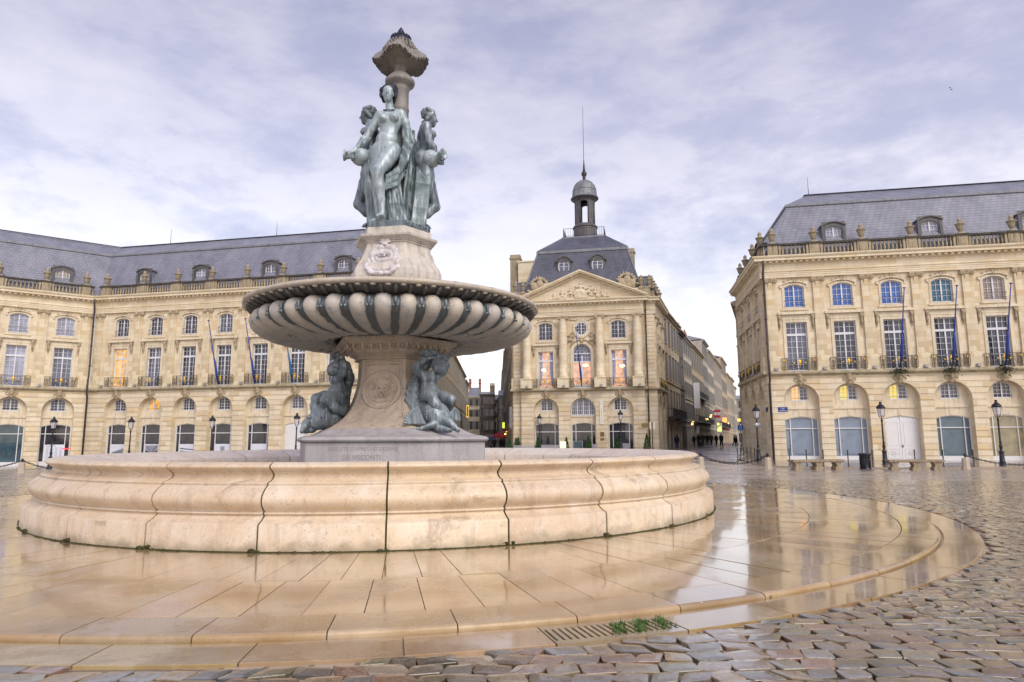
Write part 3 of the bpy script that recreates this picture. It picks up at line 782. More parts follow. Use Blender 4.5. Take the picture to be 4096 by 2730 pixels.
def medallion(k):
    m = MB()
    m.lathe([(0.01, .0), (.255, .0), (.27, .05), (.295, .07), (.32, .05), (.335, .012), (.41, .012), (.425, .07), (.455, .095), (.49, .07), (.50, .0), (.50, -.14)], 40)
    for j in range(3):
        pts = []; rad = []
        ca_, sa_ = math.cos(R(90 + 120 * j)), math.sin(R(90 + 120 * j))
        for i in range(15):
            t_ = R(-125 + 250 * i / 14); p = (.115 * math.cos(t_) - .035, .135 * math.sin(t_))
            # crescents opening outward, interlaced
            x_, y_ = -p[0] + .055, p[1]
            pts.append((x_ * ca_ - y_ * sa_, x_ * sa_ + y_ * ca_, .02 + .012 * math.sin(i * 1.3 + j)))
            rad.append(.007 + .026 * math.sin(PI * i / 14))
        m.tube(pts, rad, 6)
    a, b = ab(PD, 2.73); a2, b2 = ab(PD, 3.22); a1, b1 = ab(PD, 2.25)
    y2, y1 = -La_(a2, b2), -La_(a1, b1); tilt_ = math.atan2(y2 - y1, .97)
    return link('medallion', m.mesh('medallion', M['pedestal']), ft, FM @ facet(k) @ Matrix.Translation((0, (y1 + y2) / 2 + .06, 2.735)) @ Matrix.Rotation(PI / 2 - tilt_, 4, 'X'))
for k in range(3): medallion(k)
M['incised'] = flat('worn_lettering', (.27, .225, .235), .7)
for txt, sz, x_, z_ in (("EXECUTE D'APRES LES DESSINS", .118, .04, 1.33), ('DE VISCONTI', .15, .02, 1.14)):
    link('lettering', text_mesh(txt, sz, M['incised'], .002, spacing=1.02), ft, FM @ facet(0) @ Matrix.Translation((x_, -La_(2.7, 2.2) - .001, z_)) @ UP)
pq = MB(); pq.box(-.14, .14, -.012, .0, -.06, .06)
link('wall_plate', pq.mesh('wall_plate', M['block']), ft, FM @ facet(0, False) @ Matrix.Translation((.32, -Lb_(2.7, 2.2), 1.10)))

# the great bowl: 40 swelling lobes with darts between, leaf border under the rim
NL = 40; SEG = NL * 12
bprof = [(1.45, 4.15), (1.52, 4.02), (1.62, 3.985), (1.78, 3.98), (2.05, 3.955), (2.35, 3.945), (2.65, 3.965), (2.9, 4.0), (3.12, 4.05), (3.3, 4.12), (3.42, 4.20), (3.495, 4.28), (3.53, 4.37), (3.525, 4.45), (3.48, 4.53), (3.40, 4.59), (3.30, 4.62), (3.20, 4.625)]
amp = [0, 0, 0, .03, .06, .075, .085, .095, .10, .11, .12, .125, .13, .13, .12, .10, .05, 0]
def bmod(r, z, a, k):
    t_ = (a * NL / (2 * PI)) % 1 - .5; b = math.sqrt(max(0, 1 - (t_ / .29) ** 2)) if abs(t_) < .29 else (.22 * max(0, 1 - ((abs(t_) - .5) / .10) ** 2) if k > 8 else 0)
    i0, i1 = max(0, k - 1), min(len(bprof) - 1, k + 1); tx, tz = bprof[i1][0] - bprof[i0][0], bprof[i1][1] - bprof[i0][1]
    L_ = math.hypot(tx, tz); d_ = amp[k] * (b - .75)
    return r + d_ * tz / L_, z - d_ * tx / L_
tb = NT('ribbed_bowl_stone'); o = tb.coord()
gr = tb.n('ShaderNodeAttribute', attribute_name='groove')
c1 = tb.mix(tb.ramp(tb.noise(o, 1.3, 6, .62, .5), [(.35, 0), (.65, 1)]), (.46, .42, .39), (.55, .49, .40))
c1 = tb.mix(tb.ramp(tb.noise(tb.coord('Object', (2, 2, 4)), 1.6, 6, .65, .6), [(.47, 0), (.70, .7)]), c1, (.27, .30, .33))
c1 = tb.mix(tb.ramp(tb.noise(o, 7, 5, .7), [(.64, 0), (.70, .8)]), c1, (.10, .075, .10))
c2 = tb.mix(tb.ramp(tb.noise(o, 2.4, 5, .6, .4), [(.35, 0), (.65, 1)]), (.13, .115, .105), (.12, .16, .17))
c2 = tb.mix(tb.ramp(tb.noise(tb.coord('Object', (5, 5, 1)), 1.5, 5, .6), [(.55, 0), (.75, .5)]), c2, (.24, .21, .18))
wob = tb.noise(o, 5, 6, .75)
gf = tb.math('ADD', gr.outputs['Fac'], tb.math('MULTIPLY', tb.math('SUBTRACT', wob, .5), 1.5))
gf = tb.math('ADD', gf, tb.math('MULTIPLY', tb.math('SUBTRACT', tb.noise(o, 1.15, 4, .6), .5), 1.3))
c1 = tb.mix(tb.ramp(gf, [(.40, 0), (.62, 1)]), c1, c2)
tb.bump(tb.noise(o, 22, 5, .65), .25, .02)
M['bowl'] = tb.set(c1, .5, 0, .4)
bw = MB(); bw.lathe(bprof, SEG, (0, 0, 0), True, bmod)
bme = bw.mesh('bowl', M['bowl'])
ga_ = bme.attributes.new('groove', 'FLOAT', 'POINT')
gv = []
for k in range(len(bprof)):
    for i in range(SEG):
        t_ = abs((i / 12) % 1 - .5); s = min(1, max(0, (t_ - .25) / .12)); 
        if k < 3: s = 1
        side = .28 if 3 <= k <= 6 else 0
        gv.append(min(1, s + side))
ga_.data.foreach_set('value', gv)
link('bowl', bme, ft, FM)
br_ = MB()
br_.lathe([(3.2, 4.62), (3.22, 4.635), (3.36, 4.655), (3.5, 4.69), (3.60, 4.735), (3.64, 4.765)], 160)
link('bowl_cavetto', br_.mesh('bowl_cavetto', M['leaddark']), ft, FM)
rimm = MB(); rimm.lathe([(3.63, 4.765), (3.67, 4.768), (3.70, 4.78), (3.725, 4.81), (3.73, 4.84), (3.715, 4.87), (3.68, 4.892), (3.62, 4.9), (3.5, 4.885), (3.38, 4.80), (3.2, 4.72), (2.2, 4.6), (.5, 4.55)], 160)
for j in range(24):
    a = 2 * PI * (j + .3) / 24
    rimm.lathe([(3.70, 4.772), (3.733, 4.80), (3.738, 4.84), (3.722, 4.876), (3.68, 4.9)], 2, (0, 0, 0), True, None, a, a + .03)
M['bowlrim'] = stone('bowl_rim_stone', (.54, .48, .38), (.47, .40, .33), (.33, .32, .32), 1.4, .5, .4, False, .2)
link('bowl_rim', rimm.mesh('bowl_rim', M['bowlrim']), ft, FM)
lf = MB()
for j in range(72):
    a = 2 * PI * j / 72; ca_, sa_ = math.cos(a), math.sin(a)
    lf.tube([(3.30 * ca_, 3.30 * sa_, 4.635), (3.45 * ca_, 3.45 * sa_, 4.655), (3.57 * ca_, 3.57 * sa_, 4.70), (3.64 * ca_, 3.64 * sa_, 4.745)], [.03, .045, .05, .02], 6)
M['grime'] = bronze('grimy_leaf', (.07, .068, .06), (.12, .11, .095), (.18, .195, .19), .6)
link('leaf_border', lf.mesh('leaf_border', M['grime']), ft, FM)
tp = MB()
for j in range(72):
    a = 2 * PI * (j + .5) / 72; tp.ball((3.615 * math.cos(a), 3.615 * math.sin(a), 4.748), (.07, .07, .028), 7, 4)
link('leaf_tips', tp.mesh('leaf_tips', M['bowlrim']), ft, FM)
dt = MB()
for j in range(NL):
    a = 2 * PI * j / NL; ca_, sa_ = math.cos(a), math.sin(a)
    dt.ball((3.475 * ca_, 3.475 * sa_, 4.44), (.035, .035, .09), 6, 5)
    for s_ in (-1, 1):
        c_, s2 = math.cos(a + s_ * .011), math.sin(a + s_ * .011); dt.ball((3.49 * c_, 3.49 * s2, 4.33), (.03, .03, .035), 6, 4)
link('dart_border', dt.mesh('dart_border', M['bronze_lo']), ft, FM)
rg_ = MB(); rg_.lathe([(1.4, 4.2), (1.55, 4.04), (1.62, 3.99), (1.72, 3.975), (1.78, 4.0), (1.80, 4.04)], 60, (0, 0, 0), True, lambda r, z, a, k: (r, z + (.02 * math.cos(a * 24) if k in (3, 4) else 0)))
rg_.lathe([(1.0, 3.98), (1.02, 4.25)], 30)
link('bowl_collar', rg_.mesh('bowl_collar', M['shell']), ft, FM)
kn = MB(); kn.lathe([(.18, 0), (.18, .1), (.2, .12), (.19, .17), (.12, .19), (.01, .2)], 16)
link('spout_cap', kn.mesh('spout_cap', M['shell']), ft, FM @ T(1.45, -1.6, 4.83))

# upper pedestal with cartouches
UPP = [(4.55, 1.45, 1.2), (5.25, 1.45, 1.2), (5.27, 1.36, 1.12), (5.42, 1.36, 1.13), (5.6, 1.39, 1.16), (5.75, 1.38, 1.15), (5.9, 1.31, 1.09), (6.05, 1.19, .99), (6.2, 1.10, .92), (6.35, 1.04, .88), (6.48, 1.01, .86), (6.50, 1.06, .90), (6.52, 1.06, .90), (6.53, 1.02, .87), (6.56, 1.06, .9), (6.60, 1.14, .98), (6.63, 1.22, 1.05), (6.68, 1.24, 1.06), (6.70, 1.2, 1.03), (6.715, .99, .95), (6.90, .98, .94)]
up_ = MB(); hexloft(up_, UPP, .03)
for k in range(6):                               # little block frieze under the cornice
    lg = k % 2 == 0; s0 = len(up_.v); a, b = 1.03, .88
    for i in range(9):
        L_ = a if lg else b; x0 = (i + .5) / 9 * L_ - L_ / 2; D_ = La_(a, b) if lg else Lb_(a, b)
        up_.box(x0 - .03, x0 + .03, -D_ - .028, -D_ + .02, 6.538, 6.575)
    up_.xf(facet(k // 2, lg), s0)
link('upper_pedestal', up_.mesh('upper_pedestal', M['uped']), ft, FM)
pb = MB(); hexloft(pb, [(6.902, .92, .90), (6.91, .93, .905), (7.07, .93, .905), (7.08, .91, .89)], .015)
link('bronze_plinth', pb.mesh('bronze_plinth', M['bronze_lo']), ft, FM)
link('lettering', text_mesh('MDCCCLXVII', .155, M['drape'], .012, spacing=.98), ft, FM @ facet(0, False) @ Matrix.Translation((.0, -Lb_(.93, .905) - .006, 6.985)) @ UP)
def cartouche(k):
    cs = [ell((0, -.02, 6.08), (.27, .10, .205))]
    for i in range(26):                          # scrolled border
        t_ = 2 * PI * i / 26; cs.append(ell((.31 * math.cos(t_), -.03, 6.08 + .25 * math.sin(t_)), (.04, .055, .04)))
    r_ = random.Random(k)
    for s_ in (-1, 1):
        cs += chain([(s_ * .10, -.06, 6.36), (s_ * .22, -.05, 6.33), (s_ * .33, -.03, 6.22), (s_ * .38, 0, 6.05), (s_ * .36, .0, 5.86)], [.045, .05, .05, .045, .06])
        cs += chain([(s_ * .36, -.04, 5.9), (s_ * .44, -.05, 5.84), (s_ * .42, -.06, 5.74), (s_ * .34, -.07, 5.72)], [.05, .05, .05, .04])
        cs += [ell((s_ * .20, .03, 6.42), (.06, .05, .05)), ell((s_ * .40, .0, 5.98), (.06, .06, .07))]
    for i in range(17):                          # garland of fruit below
        t_ = PI * (i + .5) / 17; cs.append(ell((-.36 * math.cos(t_) + r_.uniform(-.02, .02), -.10 + r_.uniform(-.03, .02), 5.74 - .19 * math.sin(t_) + r_.uniform(-.02, .02)), r_.uniform(.045, .075)))
        if i % 2: cs.append(ell((-.30 * math.cos(t_), -.07, 5.80 - .12 * math.sin(t_)), r_.uniform(.04, .06)))
    for i in range(7):                           # scallop shell on top
        t_ = R(20 + 140 * i / 6); cs.append(cap((0, -.03, 6.43), (.125 * math.cos(t_), -.06, 6.43 + .165 * math.sin(t_)), .02, .032))
    cs.append(ell((0, -.06, 6.42), (.07, .05, .035)))
    a, b = ab(UPP, 6.05)
    Mx = FM @ facet(k) @ Matrix.Translation((0, -La_(a, b) + .02, 0)) @ Matrix.Translation((0, 0, 6.05)) @ Matrix.Rotation(R(-14), 4, 'X') @ Matrix.Translation((0, 0, -6.05))
    me = sdf_mesh('cartouche', cs, M['relief'], .022, .03, [(ell((0, -.13, 6.08), (.215, .07, .155)), .02)])
    c_ = link('cartouche', me, ft, Mx)
    if k == 0: link('lettering', text_mesh('AGLAE', .135, M['incised'], .012), c_, Mx @ Matrix.Translation((0, -.078, 6.085)) @ UP)
for k in range(3): cartouche(k)

# column, shell and finial
co = MB(); co.lathe([(.40, 7.08), (.40, 7.2), (.36, 7.24), (.34, 7.5), (.35, 7.72), (.39, 7.78), (.38, 7.84), (.33, 7.88), (.29, 7.95), (.275, 8.2), (.26, 9.4), (.25, 10.42), (.262, 10.44), (.262, 10.47), (.25, 10.49), (.245, 11.0), (.262, 11.02), (.262, 11.05), (.25, 11.06), (.26, 11.1), (.30, 11.14), (.385, 11.19), (.405, 11.23), (.405, 11.29), (.37, 11.33), (.345, 11.35), (.32, 11.40), (.25, 11.47), (.19, 11.52), (.165, 11.58), (.15, 11.66), (.17, 11.74), (.2, 11.77)], 40)
link('column', co.mesh('column', M['colstone']), ft, FM)
sh = MB()
def smod(r, z, a, k):
    t_ = r / .72; u_ = math.cos(4 * (a + .18))
    fl = .016 * math.cos(48 * a) * t_
    rag = (.022 * math.sin(31 * a + 1) + .02 * math.sin(53 * a)) if k == 7 else 0
    dz = .10 * u_ * t_ ** 2.2
    return r * (1 + .07 * u_ * t_) + rag, z + dz + fl + rag
sh.lathe([(.16, 11.72), (.26, 11.79), (.38, 11.87), (.48, 11.915), (.57, 11.93), (.64, 11.92), (.695, 11.88), (.72, 11.82)], 144, (0, 0, 0), True, smod)
sh.lathe([(.72, 11.84), (.66, 11.97), (.55, 12.07), (.44, 12.18), (.36, 12.30), (.34, 12.35)], 144, (0, 0, 0), True, lambda r, z, a, k: smod(r, z, a, 9))
for i in range(24):
    a = 2 * PI * i / 24
    for r_, z_, s_ in ((.355, 12.36, .05), (.40, 12.26, .055), (.47, 12.15, .06)): sh.ball((r_ * math.cos(a + z_ * 3), r_ * math.sin(a + z_ * 3), z_), (s_ * .8, s_ * .8, s_), 6, 4)
link('shell_basin', sh.mesh('shell_basin', M['shell']), ft, FM)
fn = MB(); fn.lathe([(.28, 12.36), (.305, 12.40), (.30, 12.46), (.28, 12.50), (.27, 12.56), (.22, 12.61), (.15, 12.65), (.09, 12.66), (.06, 12.68), (.07, 12.71), (.088, 12.76), (.08, 12.80), (.045, 12.86), (.012, 12.91), (.002, 12.92)], 24)
for i in range(20):
    a = 2 * PI * i / 20; fn.ball((.26 * math.cos(a), .26 * math.sin(a), 12.58), .035, 5, 4)
link('finial', fn.mesh('finial', M['darkbronze']), ft, FM)

# ------------------------------------------------------------------ the bronze women
def hand(wr, d, palm, s=1.0, curl=.5):
    """palm plus five bent fingers; d = pointing direction, palm = direction the palm faces"""
    d = Vector(d).normalized(); p = Vector(palm); p = (p - d * p.dot(d)).normalized(); w_ = d.cross(p); wr = Vector(wr)
    out_ = [cap(wr, wr + d * .12 * s, .055 * s, .06 * s), cap(wr + d * .1 * s - w_ * .03 * s, wr + d * .1 * s + w_ * .03 * s, .048 * s)]
    for i, (o_, L_) in enumerate(((-.066, .15), (-.022, .175), (.022, .165), (.064, .13))):
        a = wr + d * .14 * s + w_ * o_ * s; b = a + d * L_ * .5 * s + p * .03 * curl * s; c_ = b + d * L_ * .35 * s + p * L_ * curl * .7 * s
        out_ += [cap(a, b, .025 * s, .022 * s), cap(b, c_, .022 * s, .016 * s)]
    a = wr + d * .05 * s - w_ * .05 * s; b = a + d * .06 * s - w_ * .06 * s + p * .03 * s; c_ = b + d * .07 * s - w_ * .01 * s + p * .03 * s
    out_ += [cap(a, b, .03 * s, .025 * s), cap(b, c_, .025 * s, .018 * s)]
    return out_
def head_prims(c, yaw=0.0, s=1.0):
    """face looks along -y turned by yaw"""
    Rz = Matrix.Rotation(yaw, 3, 'Z'); c = Vector(c)
    P = lambda x, y, z: tuple(c + Rz @ Vector((x * s, y * s, z * s)))
    pr = [ell(P(0, .03, .07), (.165 * s, .19 * s, .19 * s)), ell(P(0, -.06, -.05), (.135 * s, .13 * s, .20 * s)), ell(P(0, -.10, -.20), (.075 * s, .07 * s, .06 * s)), *fine([cap(P(0, -.175, .05), P(0, -.222, -.055), .016 * s, .028 * s)], .018),
          *fine([cap(P(-.105, -.125, .075), P(.105, -.125, .075), .028 * s), ell(P(0, -.172, -.112), (.045 * s, .03 * s, .013 * s)), ell(P(0, -.168, -.143), (.038 * s, .03 * s, .016 * s)), ell(P(-.066, -.150, .028), (.032 * s, .03 * s, .018 * s)), ell(P(.066, -.150, .028), (.032 * s, .03 * s, .018 * s))], .014), ell(P(-.08, -.11, -.06), (.05 * s, .05 * s, .05 * s)), ell(P(.08, -.11, -.06), (.05 * s, .05 * s, .05 * s)),
          ell(P(-.16, .02, -.01), (.02 * s, .04 * s, .055 * s)), ell(P(.16, .02, -.01), (.02 * s, .04 * s, .055 * s))]
    ct = [(ell(P(-.068, -.20, .028), (.038 * s, .035 * s, .022 * s)), .014), (ell(P(.068, -.20, .028), (.038 * s, .035 * s, .022 * s)), .014), (cap(P(-.10, -.17, .052), P(-.04, -.195, .050), .016 * s), .016), (cap(P(.10, -.17, .052), P(.04, -.195, .050), .016 * s), .016), (cap(P(-.10, -.17, .004), P(-.04, -.19, .002), .010 * s), .014), (cap(P(.10, -.17, .004), P(.04, -.19, .002), .010 * s), .014), (cap(P(-.04, -.205, -.127), P(.04, -.205, -.127), .006 * s), .008), (cap(P(-.025, -.24, -.09), P(.025, -.24, -.09), .012 * s), .01)]
    return pr, ct
def hair_prims(c, yaw, s, style, seed):
    Rz = Matrix.Rotation(yaw, 3, 'Z'); c = Vector(c); r_ = random.Random(seed)
    P = lambda x, y, z: tuple(c + Rz @ Vector((x * s, y * s, z * s)))
    hp = [ell(P(0, .07, .10), (.19 * s, .19 * s, .185 * s))]
    for i in range(16):                                            # waves swept back from the forehead
        t_ = R(-78 + 156 * i / 15); x_ = .17 * math.sin(t_); z_ = .215 - .13 * (1 - math.cos(t_)) 
        hp.append(cap(P(x_, -.10 + .05 * abs(math.sin(t_)), z_), P(x_ * 1.12, .13, z_ + .02), .032 * s, .045 * s))
    for s_ in (-1, 1):
        hp += [cap(P(s_ * .165, -.05, .10), P(s_ * .185, .05, -.02), .035 * s, .05 * s), cap(P(s_ * .185, .05, -.02), P(s_ * .13, .15, -.12), .05 * s, .06 * s)]
    if style == 'wreath':
        for i in range(34):
            t_ = r_.uniform(-2.2, 2.2); hh_ = r_.uniform(.12, .27); rr_ = .215 if hh_ < .2 else .17
            hp.append(ell(P(rr_ * math.sin(t_), .06 - rr_ * .5 * math.cos(t_) + .04, hh_), (.045 * s, .045 * s, .055 * s)))
        for s_ in (-1, 1):
            for i in range(5): hp.append(ell(P(s_ * (.2 + .02 * (i % 2)), .02, .16 - i * .055), .045 * s))
    if style == 'bun':
        for i in range(22):
            t_ = i * .62; rr_ = .04 + .010 * i; hp.append(ell(P(.5 * rr_ * math.cos(t_), .25 - .01 * (i / 4), .10 + .6 * rr_ * math.sin(t_)), .040 * s))
    return hp
def trunk(lean=0.0, tw=0.0):
    return [ell((0, .02, 2.06), (.36, .25, .29)), ell((-.19, .06, 1.98), (.235, .26, .27)), ell((.2, .06, 1.98), (.235, .26, .27)), ell((.03, -.03, 2.28), (.315, .215, .25)), ell((.06 + lean * .3, .0, 2.5), (.265, .185, .25)),
            ell((.09 + lean * .6, .02, 2.78), (.315, .215, .33)), cap((-.19 + lean, .03, 3.0), (.37 + lean, .03, 3.04), .125, .125), cap((-.05 + lean, .05, 3.08), (.24 + lean, .05, 3.1), .10),
            ell((-.07 + lean * .8, -.165, 2.84), (.135, .12, .125)), ell((.245 + lean * .8, -.165, 2.86), (.135, .12, .125)), ell((-.085 + lean * .8, -.28, 2.82), .02), ell((.255 + lean * .8, -.28, 2.84), .02)]
TC = [(cap((.02, -.30, 2.42), (.02, -.2, 2.42), .018), .03), (cap((-.02, -.35, 1.80), (.01, -.22, 1.98), .012, .02), .04), (cap((.06, -.235, 2.55), (.08, -.235, 2.75), .008), .05), (cap((.1, .32, 2.4), (.1, .26, 2.9), .02), .08)]
SH = Matrix.Translation((-.33, -.40, 7.08)) @ Matrix.Rotation(R(-10), 4, 'Z') @ Matrix.Diagonal((.94, .96, 1, 1))
# front figure: weight on her right leg, left knee pushed across, right arm reaching down and out
hc = (.03, .0, 3.60); hp_, hcut = head_prims(hc, R(4))
pr = trunk() + hp_ + [cap((.10, .05, 3.05), (.045, .03, 3.42), .125, .108)]
pr += chain([(-.22, .03, 2.99), (-.36, .05, 2.75), (-.55, .04, 2.42)], [.135, .122, .095]) + chain([(-.55, .04, 2.42), (-.64, .0, 2.3), (-.86, -.08, 1.98)], [.095, .10, .058])
pr += hand((-.86, -.08, 1.98), (-.55, -.25, -.62), (.3, -.6, -.6), .95, .6)
pr += chain([(.41, .03, 3.03), (.52, .06, 2.8), (.62, .10, 2.5)], [.135, .118, .095]) + chain([(.62, .10, 2.5), (.66, .06, 2.36), (.70, .0, 2.16)], [.095, .095, .06])
pr += chain([(.17, -.04, 1.92), (.03, -.24, 1.6), (-.115, -.42, 1.27), (-.12, -.43, 1.19)], [.255, .215, .158, .15]) + chain([(-.12, -.43, 1.19), (-.08, -.36, .90), (-.03, -.33, .55), (.0, -.32, .22)], [.145, .14, .105, .078]) + [ell((-.12, -.50, 1.22), (.085, .06, .10)), ell((-.07, -.28, .86), (.11, .11, .24))]
pr += [cap((.0, -.29, .12), (.01, -.50, .07), .085, .075), cap((.0, -.27, .06), (.0, -.25, .12), .08)] + [cap((.06 - .038 * i, -.54, .055), (.075 - .045 * i, -.64 + .02 * i, .03), .038 - .003 * i, .03) for i in range(5)]
pr += chain([(-.19, .06, 1.95), (-.24, .02, 1.55), (-.215, -.02, 1.18)], [.26, .21, .15]) + chain([(-.215, -.02, 1.18), (-.22, .06, .85), (-.20, .12, .25)], [.145, .14, .08]) + [cap((-.20, .10, .1), (-.26, -.10, .055), .085, .07)] + [cap((-.22 - .036 * i, -.12 + .01 * i, .05), (-.225 - .042 * i, -.20 + .02 * i, .03), .035, .028) for i in range(5)]
g1 = sdf_mesh('figure', pr, M['bronze'], .024, .045, TC + hcut)
G1 = FM @ SH
st1 = empty('statue', 'bronze nude woman facing forward, leafy wreath and bead necklace, one hand stretched down', 'statue', G1, 'bronze women around the column')
link('figure', g1, st1, G1)
link('hair', sdf_mesh('hair', hair_prims(hc, R(4), 1.0, 'wreath', 3), M['darkbronze'], .022, .02, [(ell((.02, -.20, 3.56), (.125, .15, .20)), .02)]), st1, G1)
nk = MB()
for i in range(26):
    t_ = R(-165 + 330 * i / 25) - PI / 2; nk.ball((.085 + .185 * math.cos(t_), .03 + .165 * math.sin(t_), 3.155 - .05 * (-math.sin(t_)) * 1.4), .021, 6, 4)
link('necklace', nk.mesh('necklace', M['darkbronze']), st1, G1)
def drapery(strands, h=.026, k=.035):
    ps = []
    for pts, rs_ in strands: ps += chain(pts, rs_)
    return ps
rd = random.Random(11); S1 = []
for i in range(13):                               # from her left arm down past the hip
    u_ = i / 12
    S1.append(([(.42 + .36 * u_, .04 + .04 * math.sin(i * 2), 2.86 - .30 * u_), (.50 + .30 * u_, .0 - .05 * (i % 2), 2.2), (.42 + .24 * u_, -.10 - .06 * (i % 2), 1.6 + .1 * u_), (.27 + .13 * u_, -.16 + .05 * (i % 2), 1.05 + .25 * u_)], [.025, .036, .046, .038]))
for i in range(6):                               # swag pulled across behind the knee
    u_ = i / 5
    S1.append(([(.62 - .1 * u_, .0, 1.95 - .12 * i), (.35, -.16 - .02 * (i % 2), 1.42 - .09 * i), (.08, -.26, 1.20 - .07 * i), (-.06, -.18, 1.20 - .05 * i)], [.034, .046, .038, .03]))
for i in range(10):                               # loose ends falling to the plinth
    u_ = i / 9
    S1.append(([(.10 + .32 * u_, -.15 + .05 * (i % 2), 1.0 + .15 * math.sin(i)), (.14 + .36 * u_, -.10 - .07 * (i % 2), .5), (.20 + .45 * u_, -.12 + .04 * (i % 2), .02)], [.035, .042, .05]))
for i in range(8): S1.append(([(.58 + .03 * i, .10 + .05 * i, 2.66 - .03 * i), (.62 + .035 * i, .08 + .06 * i + .03 * (i % 2), 1.6), (.50 + .05 * i, .10 + .05 * i, .7), (.46 + .06 * i, .08 + .05 * i, .02)], [.03, .05, .052, .055]))
for i in range(7): S1.append(([(.36 - .08 * i, .16 + .03 * (i % 2), 2.0 - .05 * i), (.34 - .07 * i, .12 + .04 * (i % 2), 1.2), (.44 - .09 * i, .10 + .05 * (i % 2), .02)], [.035, .045, .055]))
for i in range(4):                               # strip hanging behind her right leg
    S1.append(([(-.30 + .06 * i, .16, 1.9), (-.34 + .07 * i, .14, 1.2), (-.33 + .09 * i, .12, .5), (-.26 + .10 * i, .10, .02)], [.05, .055, .06, .06]))
fold = lambda P: .006 * np.sin(26 * P[..., 0] + 9 * P[..., 2] + 4 * np.sin(3 * P[..., 2]))
link('drapery', sdf_mesh('drapery', drapery(S1), M['drape'], .022, .02, (), fold), st1, G1)

# side figure, seen from her right: looks away, leans over a jar, far knee bent out
hc2 = (.02, -.10, 3.38); hp_, hcut2 = head_prims(hc2, R(8))
pr = trunk(-.03) + hp_ + [cap((.06, .05, 3.05), (.03, -.05, 3.28), .125, .108)]
pr += chain([(-.24, .02, 2.98), (-.34, .0, 2.72), (-.44, -.05, 2.44)], [.135, .12, .095]) + chain([(-.44, -.05, 2.44), (-.48, -.16, 2.28), (-.47, -.27, 2.04)], [.095, .098, .06]) + hand((-.47, -.27, 2.04), (.02, -.35, -.85), (0, -.6, .4), .95, .8)
pr += chain([(.38, .02, 3.02), (.52, -.03, 2.75), (.50, -.20, 2.45)], [.135, .118, .095]) + chain([(.50, -.20, 2.45), (.40, -.38, 2.34), (.2, -.52, 2.2)], [.095, .095, .058]) + hand((.2, -.52, 2.2), (-.8, -.2, -.3), (0, .8, -.3), .95, .7)
pr += chain([(.20, .0, 1.92), (.26, -.22, 1.45), (.30, -.46, .86)], [.255, .21, .15]) + chain([(.30, -.46, .86), (.20, -.22, .58), (.06, .02, .36)], [.148, .14, .085]) + [ell((.30, -.52, .84), (.09, .07, .10)), cap((.04, .06, .30), (.02, .0, .06), .085, .07), cap((.02, .0, .06), (.02, -.14, .04), .07, .05)]
pr += chain([(-.18, .02, 1.95), (-.22, -.08, 1.5), (-.22, -.12, 1.12)], [.26, .215, .152]) + chain([(-.22, -.12, 1.12), (-.22, .02, .8), (-.20, .06, .22)], [.148, .145, .082]) + [ell((-.21, .06, .82), (.11, .12, .22)), cap((-.20, .05, .10), (-.24, -.16, .06), .085, .07)] + [cap((-.19 - .036 * i, -.18, .05), (-.19 - .042 * i, -.28 + .02 * i, .03), .035, .028) for i in range(5)]
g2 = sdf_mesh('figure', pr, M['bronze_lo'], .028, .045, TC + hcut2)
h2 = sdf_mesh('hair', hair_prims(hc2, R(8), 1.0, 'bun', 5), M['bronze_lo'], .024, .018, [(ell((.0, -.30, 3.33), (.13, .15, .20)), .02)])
S2 = []
for i in range(13):
    u_ = i / 12
    S2.append(([(-.36 + .1 * u_, -.12 + .34 * u_, 1.9 - .2 * u_), (-.42 + .06 * u_, -.14 + .36 * u_ + .03 * (i % 2), 1.2), (-.38 + .05 * (i % 2), -.10 + .34 * u_, .5), (-.40 + .06 * (i % 2), -.08 + .36 * u_, .02)], [.032, .04, .043, .046]))
for i in range(6): S2.append(([(.10 + .08 * i, .20 + .05 * (i % 2), 2.2), (.06 + .09 * i, .26, 1.4), (.0 + .1 * i, .24 + .05 * (i % 2), .02)], [.05, .07, .07]))
d2 = sdf_mesh('drapery', drapery(S2), M['drape'], .025, .022, (), fold)
jr = MB()
jr.lathe([(.01, -.30), (.10, -.29), (.20, -.22), (.255, -.08), (.25, .03), (.20, .13), (.11, .20), (.085, .25), (.10, .27), (.095, .31), (.12, .35), (.155, .39), (.16, .41), (.13, .41), (.09, .36), (.07, .28)], 24)
jr.tube([(.09, 0, .30), (.20, 0, .33), (.27, 0, .22), (.245, 0, .06)], [.02, .024, .024, .02], 6)
jm = jr.mesh('jar', M['bronze'])
JL = Matrix.Translation((-.34, -.36, 1.93)) @ Matrix.Rotation(R(100), 4, 'X') @ Matrix.Rotation(R(25), 4, 'Y')
for Mx, me_s, lab, jx in ((Matrix.Translation((.58, -.02, 7.08)) @ Matrix.Rotation(R(98), 4, 'Z') @ Matrix.Rotation(R(3), 4, 'X') @ Matrix.Scale(.96, 4), False, 'bronze woman with coiled plaits seen from behind, tipping a jar to the right', 1),
                     (Matrix.Translation((-.60, .12, 7.08)) @ Matrix.Rotation(R(-98), 4, 'Z') @ Matrix.Rotation(R(3), 4, 'X') @ Matrix.Scale(.96, 4), True, 'bronze woman half hidden at the left, head in profile, tipping a jar left', -1)):
    G = FM @ Mx
    s_ = empty('statue', lab, 'statue', G, 'bronze women around the column')
    link('figure', mirror_mesh(g2, 'figure') if me_s else g2, s_, G); link('hair', mirror_mesh(h2, 'hair') if me_s else h2, s_, G); link('drapery', mirror_mesh(d2, 'drapery') if me_s else d2, s_, G)
    J = (Matrix.Translation((-.40, -.16, 1.98)) @ Matrix.Rotation(R(-48), 4, 'Z') @ Matrix.Rotation(R(80), 4, 'X')) if jx > 0 else (Matrix.Translation((.36, -.30, 1.99)) @ Matrix.Rotation(R(82), 4, 'X'))
    link('jar', jm, s_, G @ J)

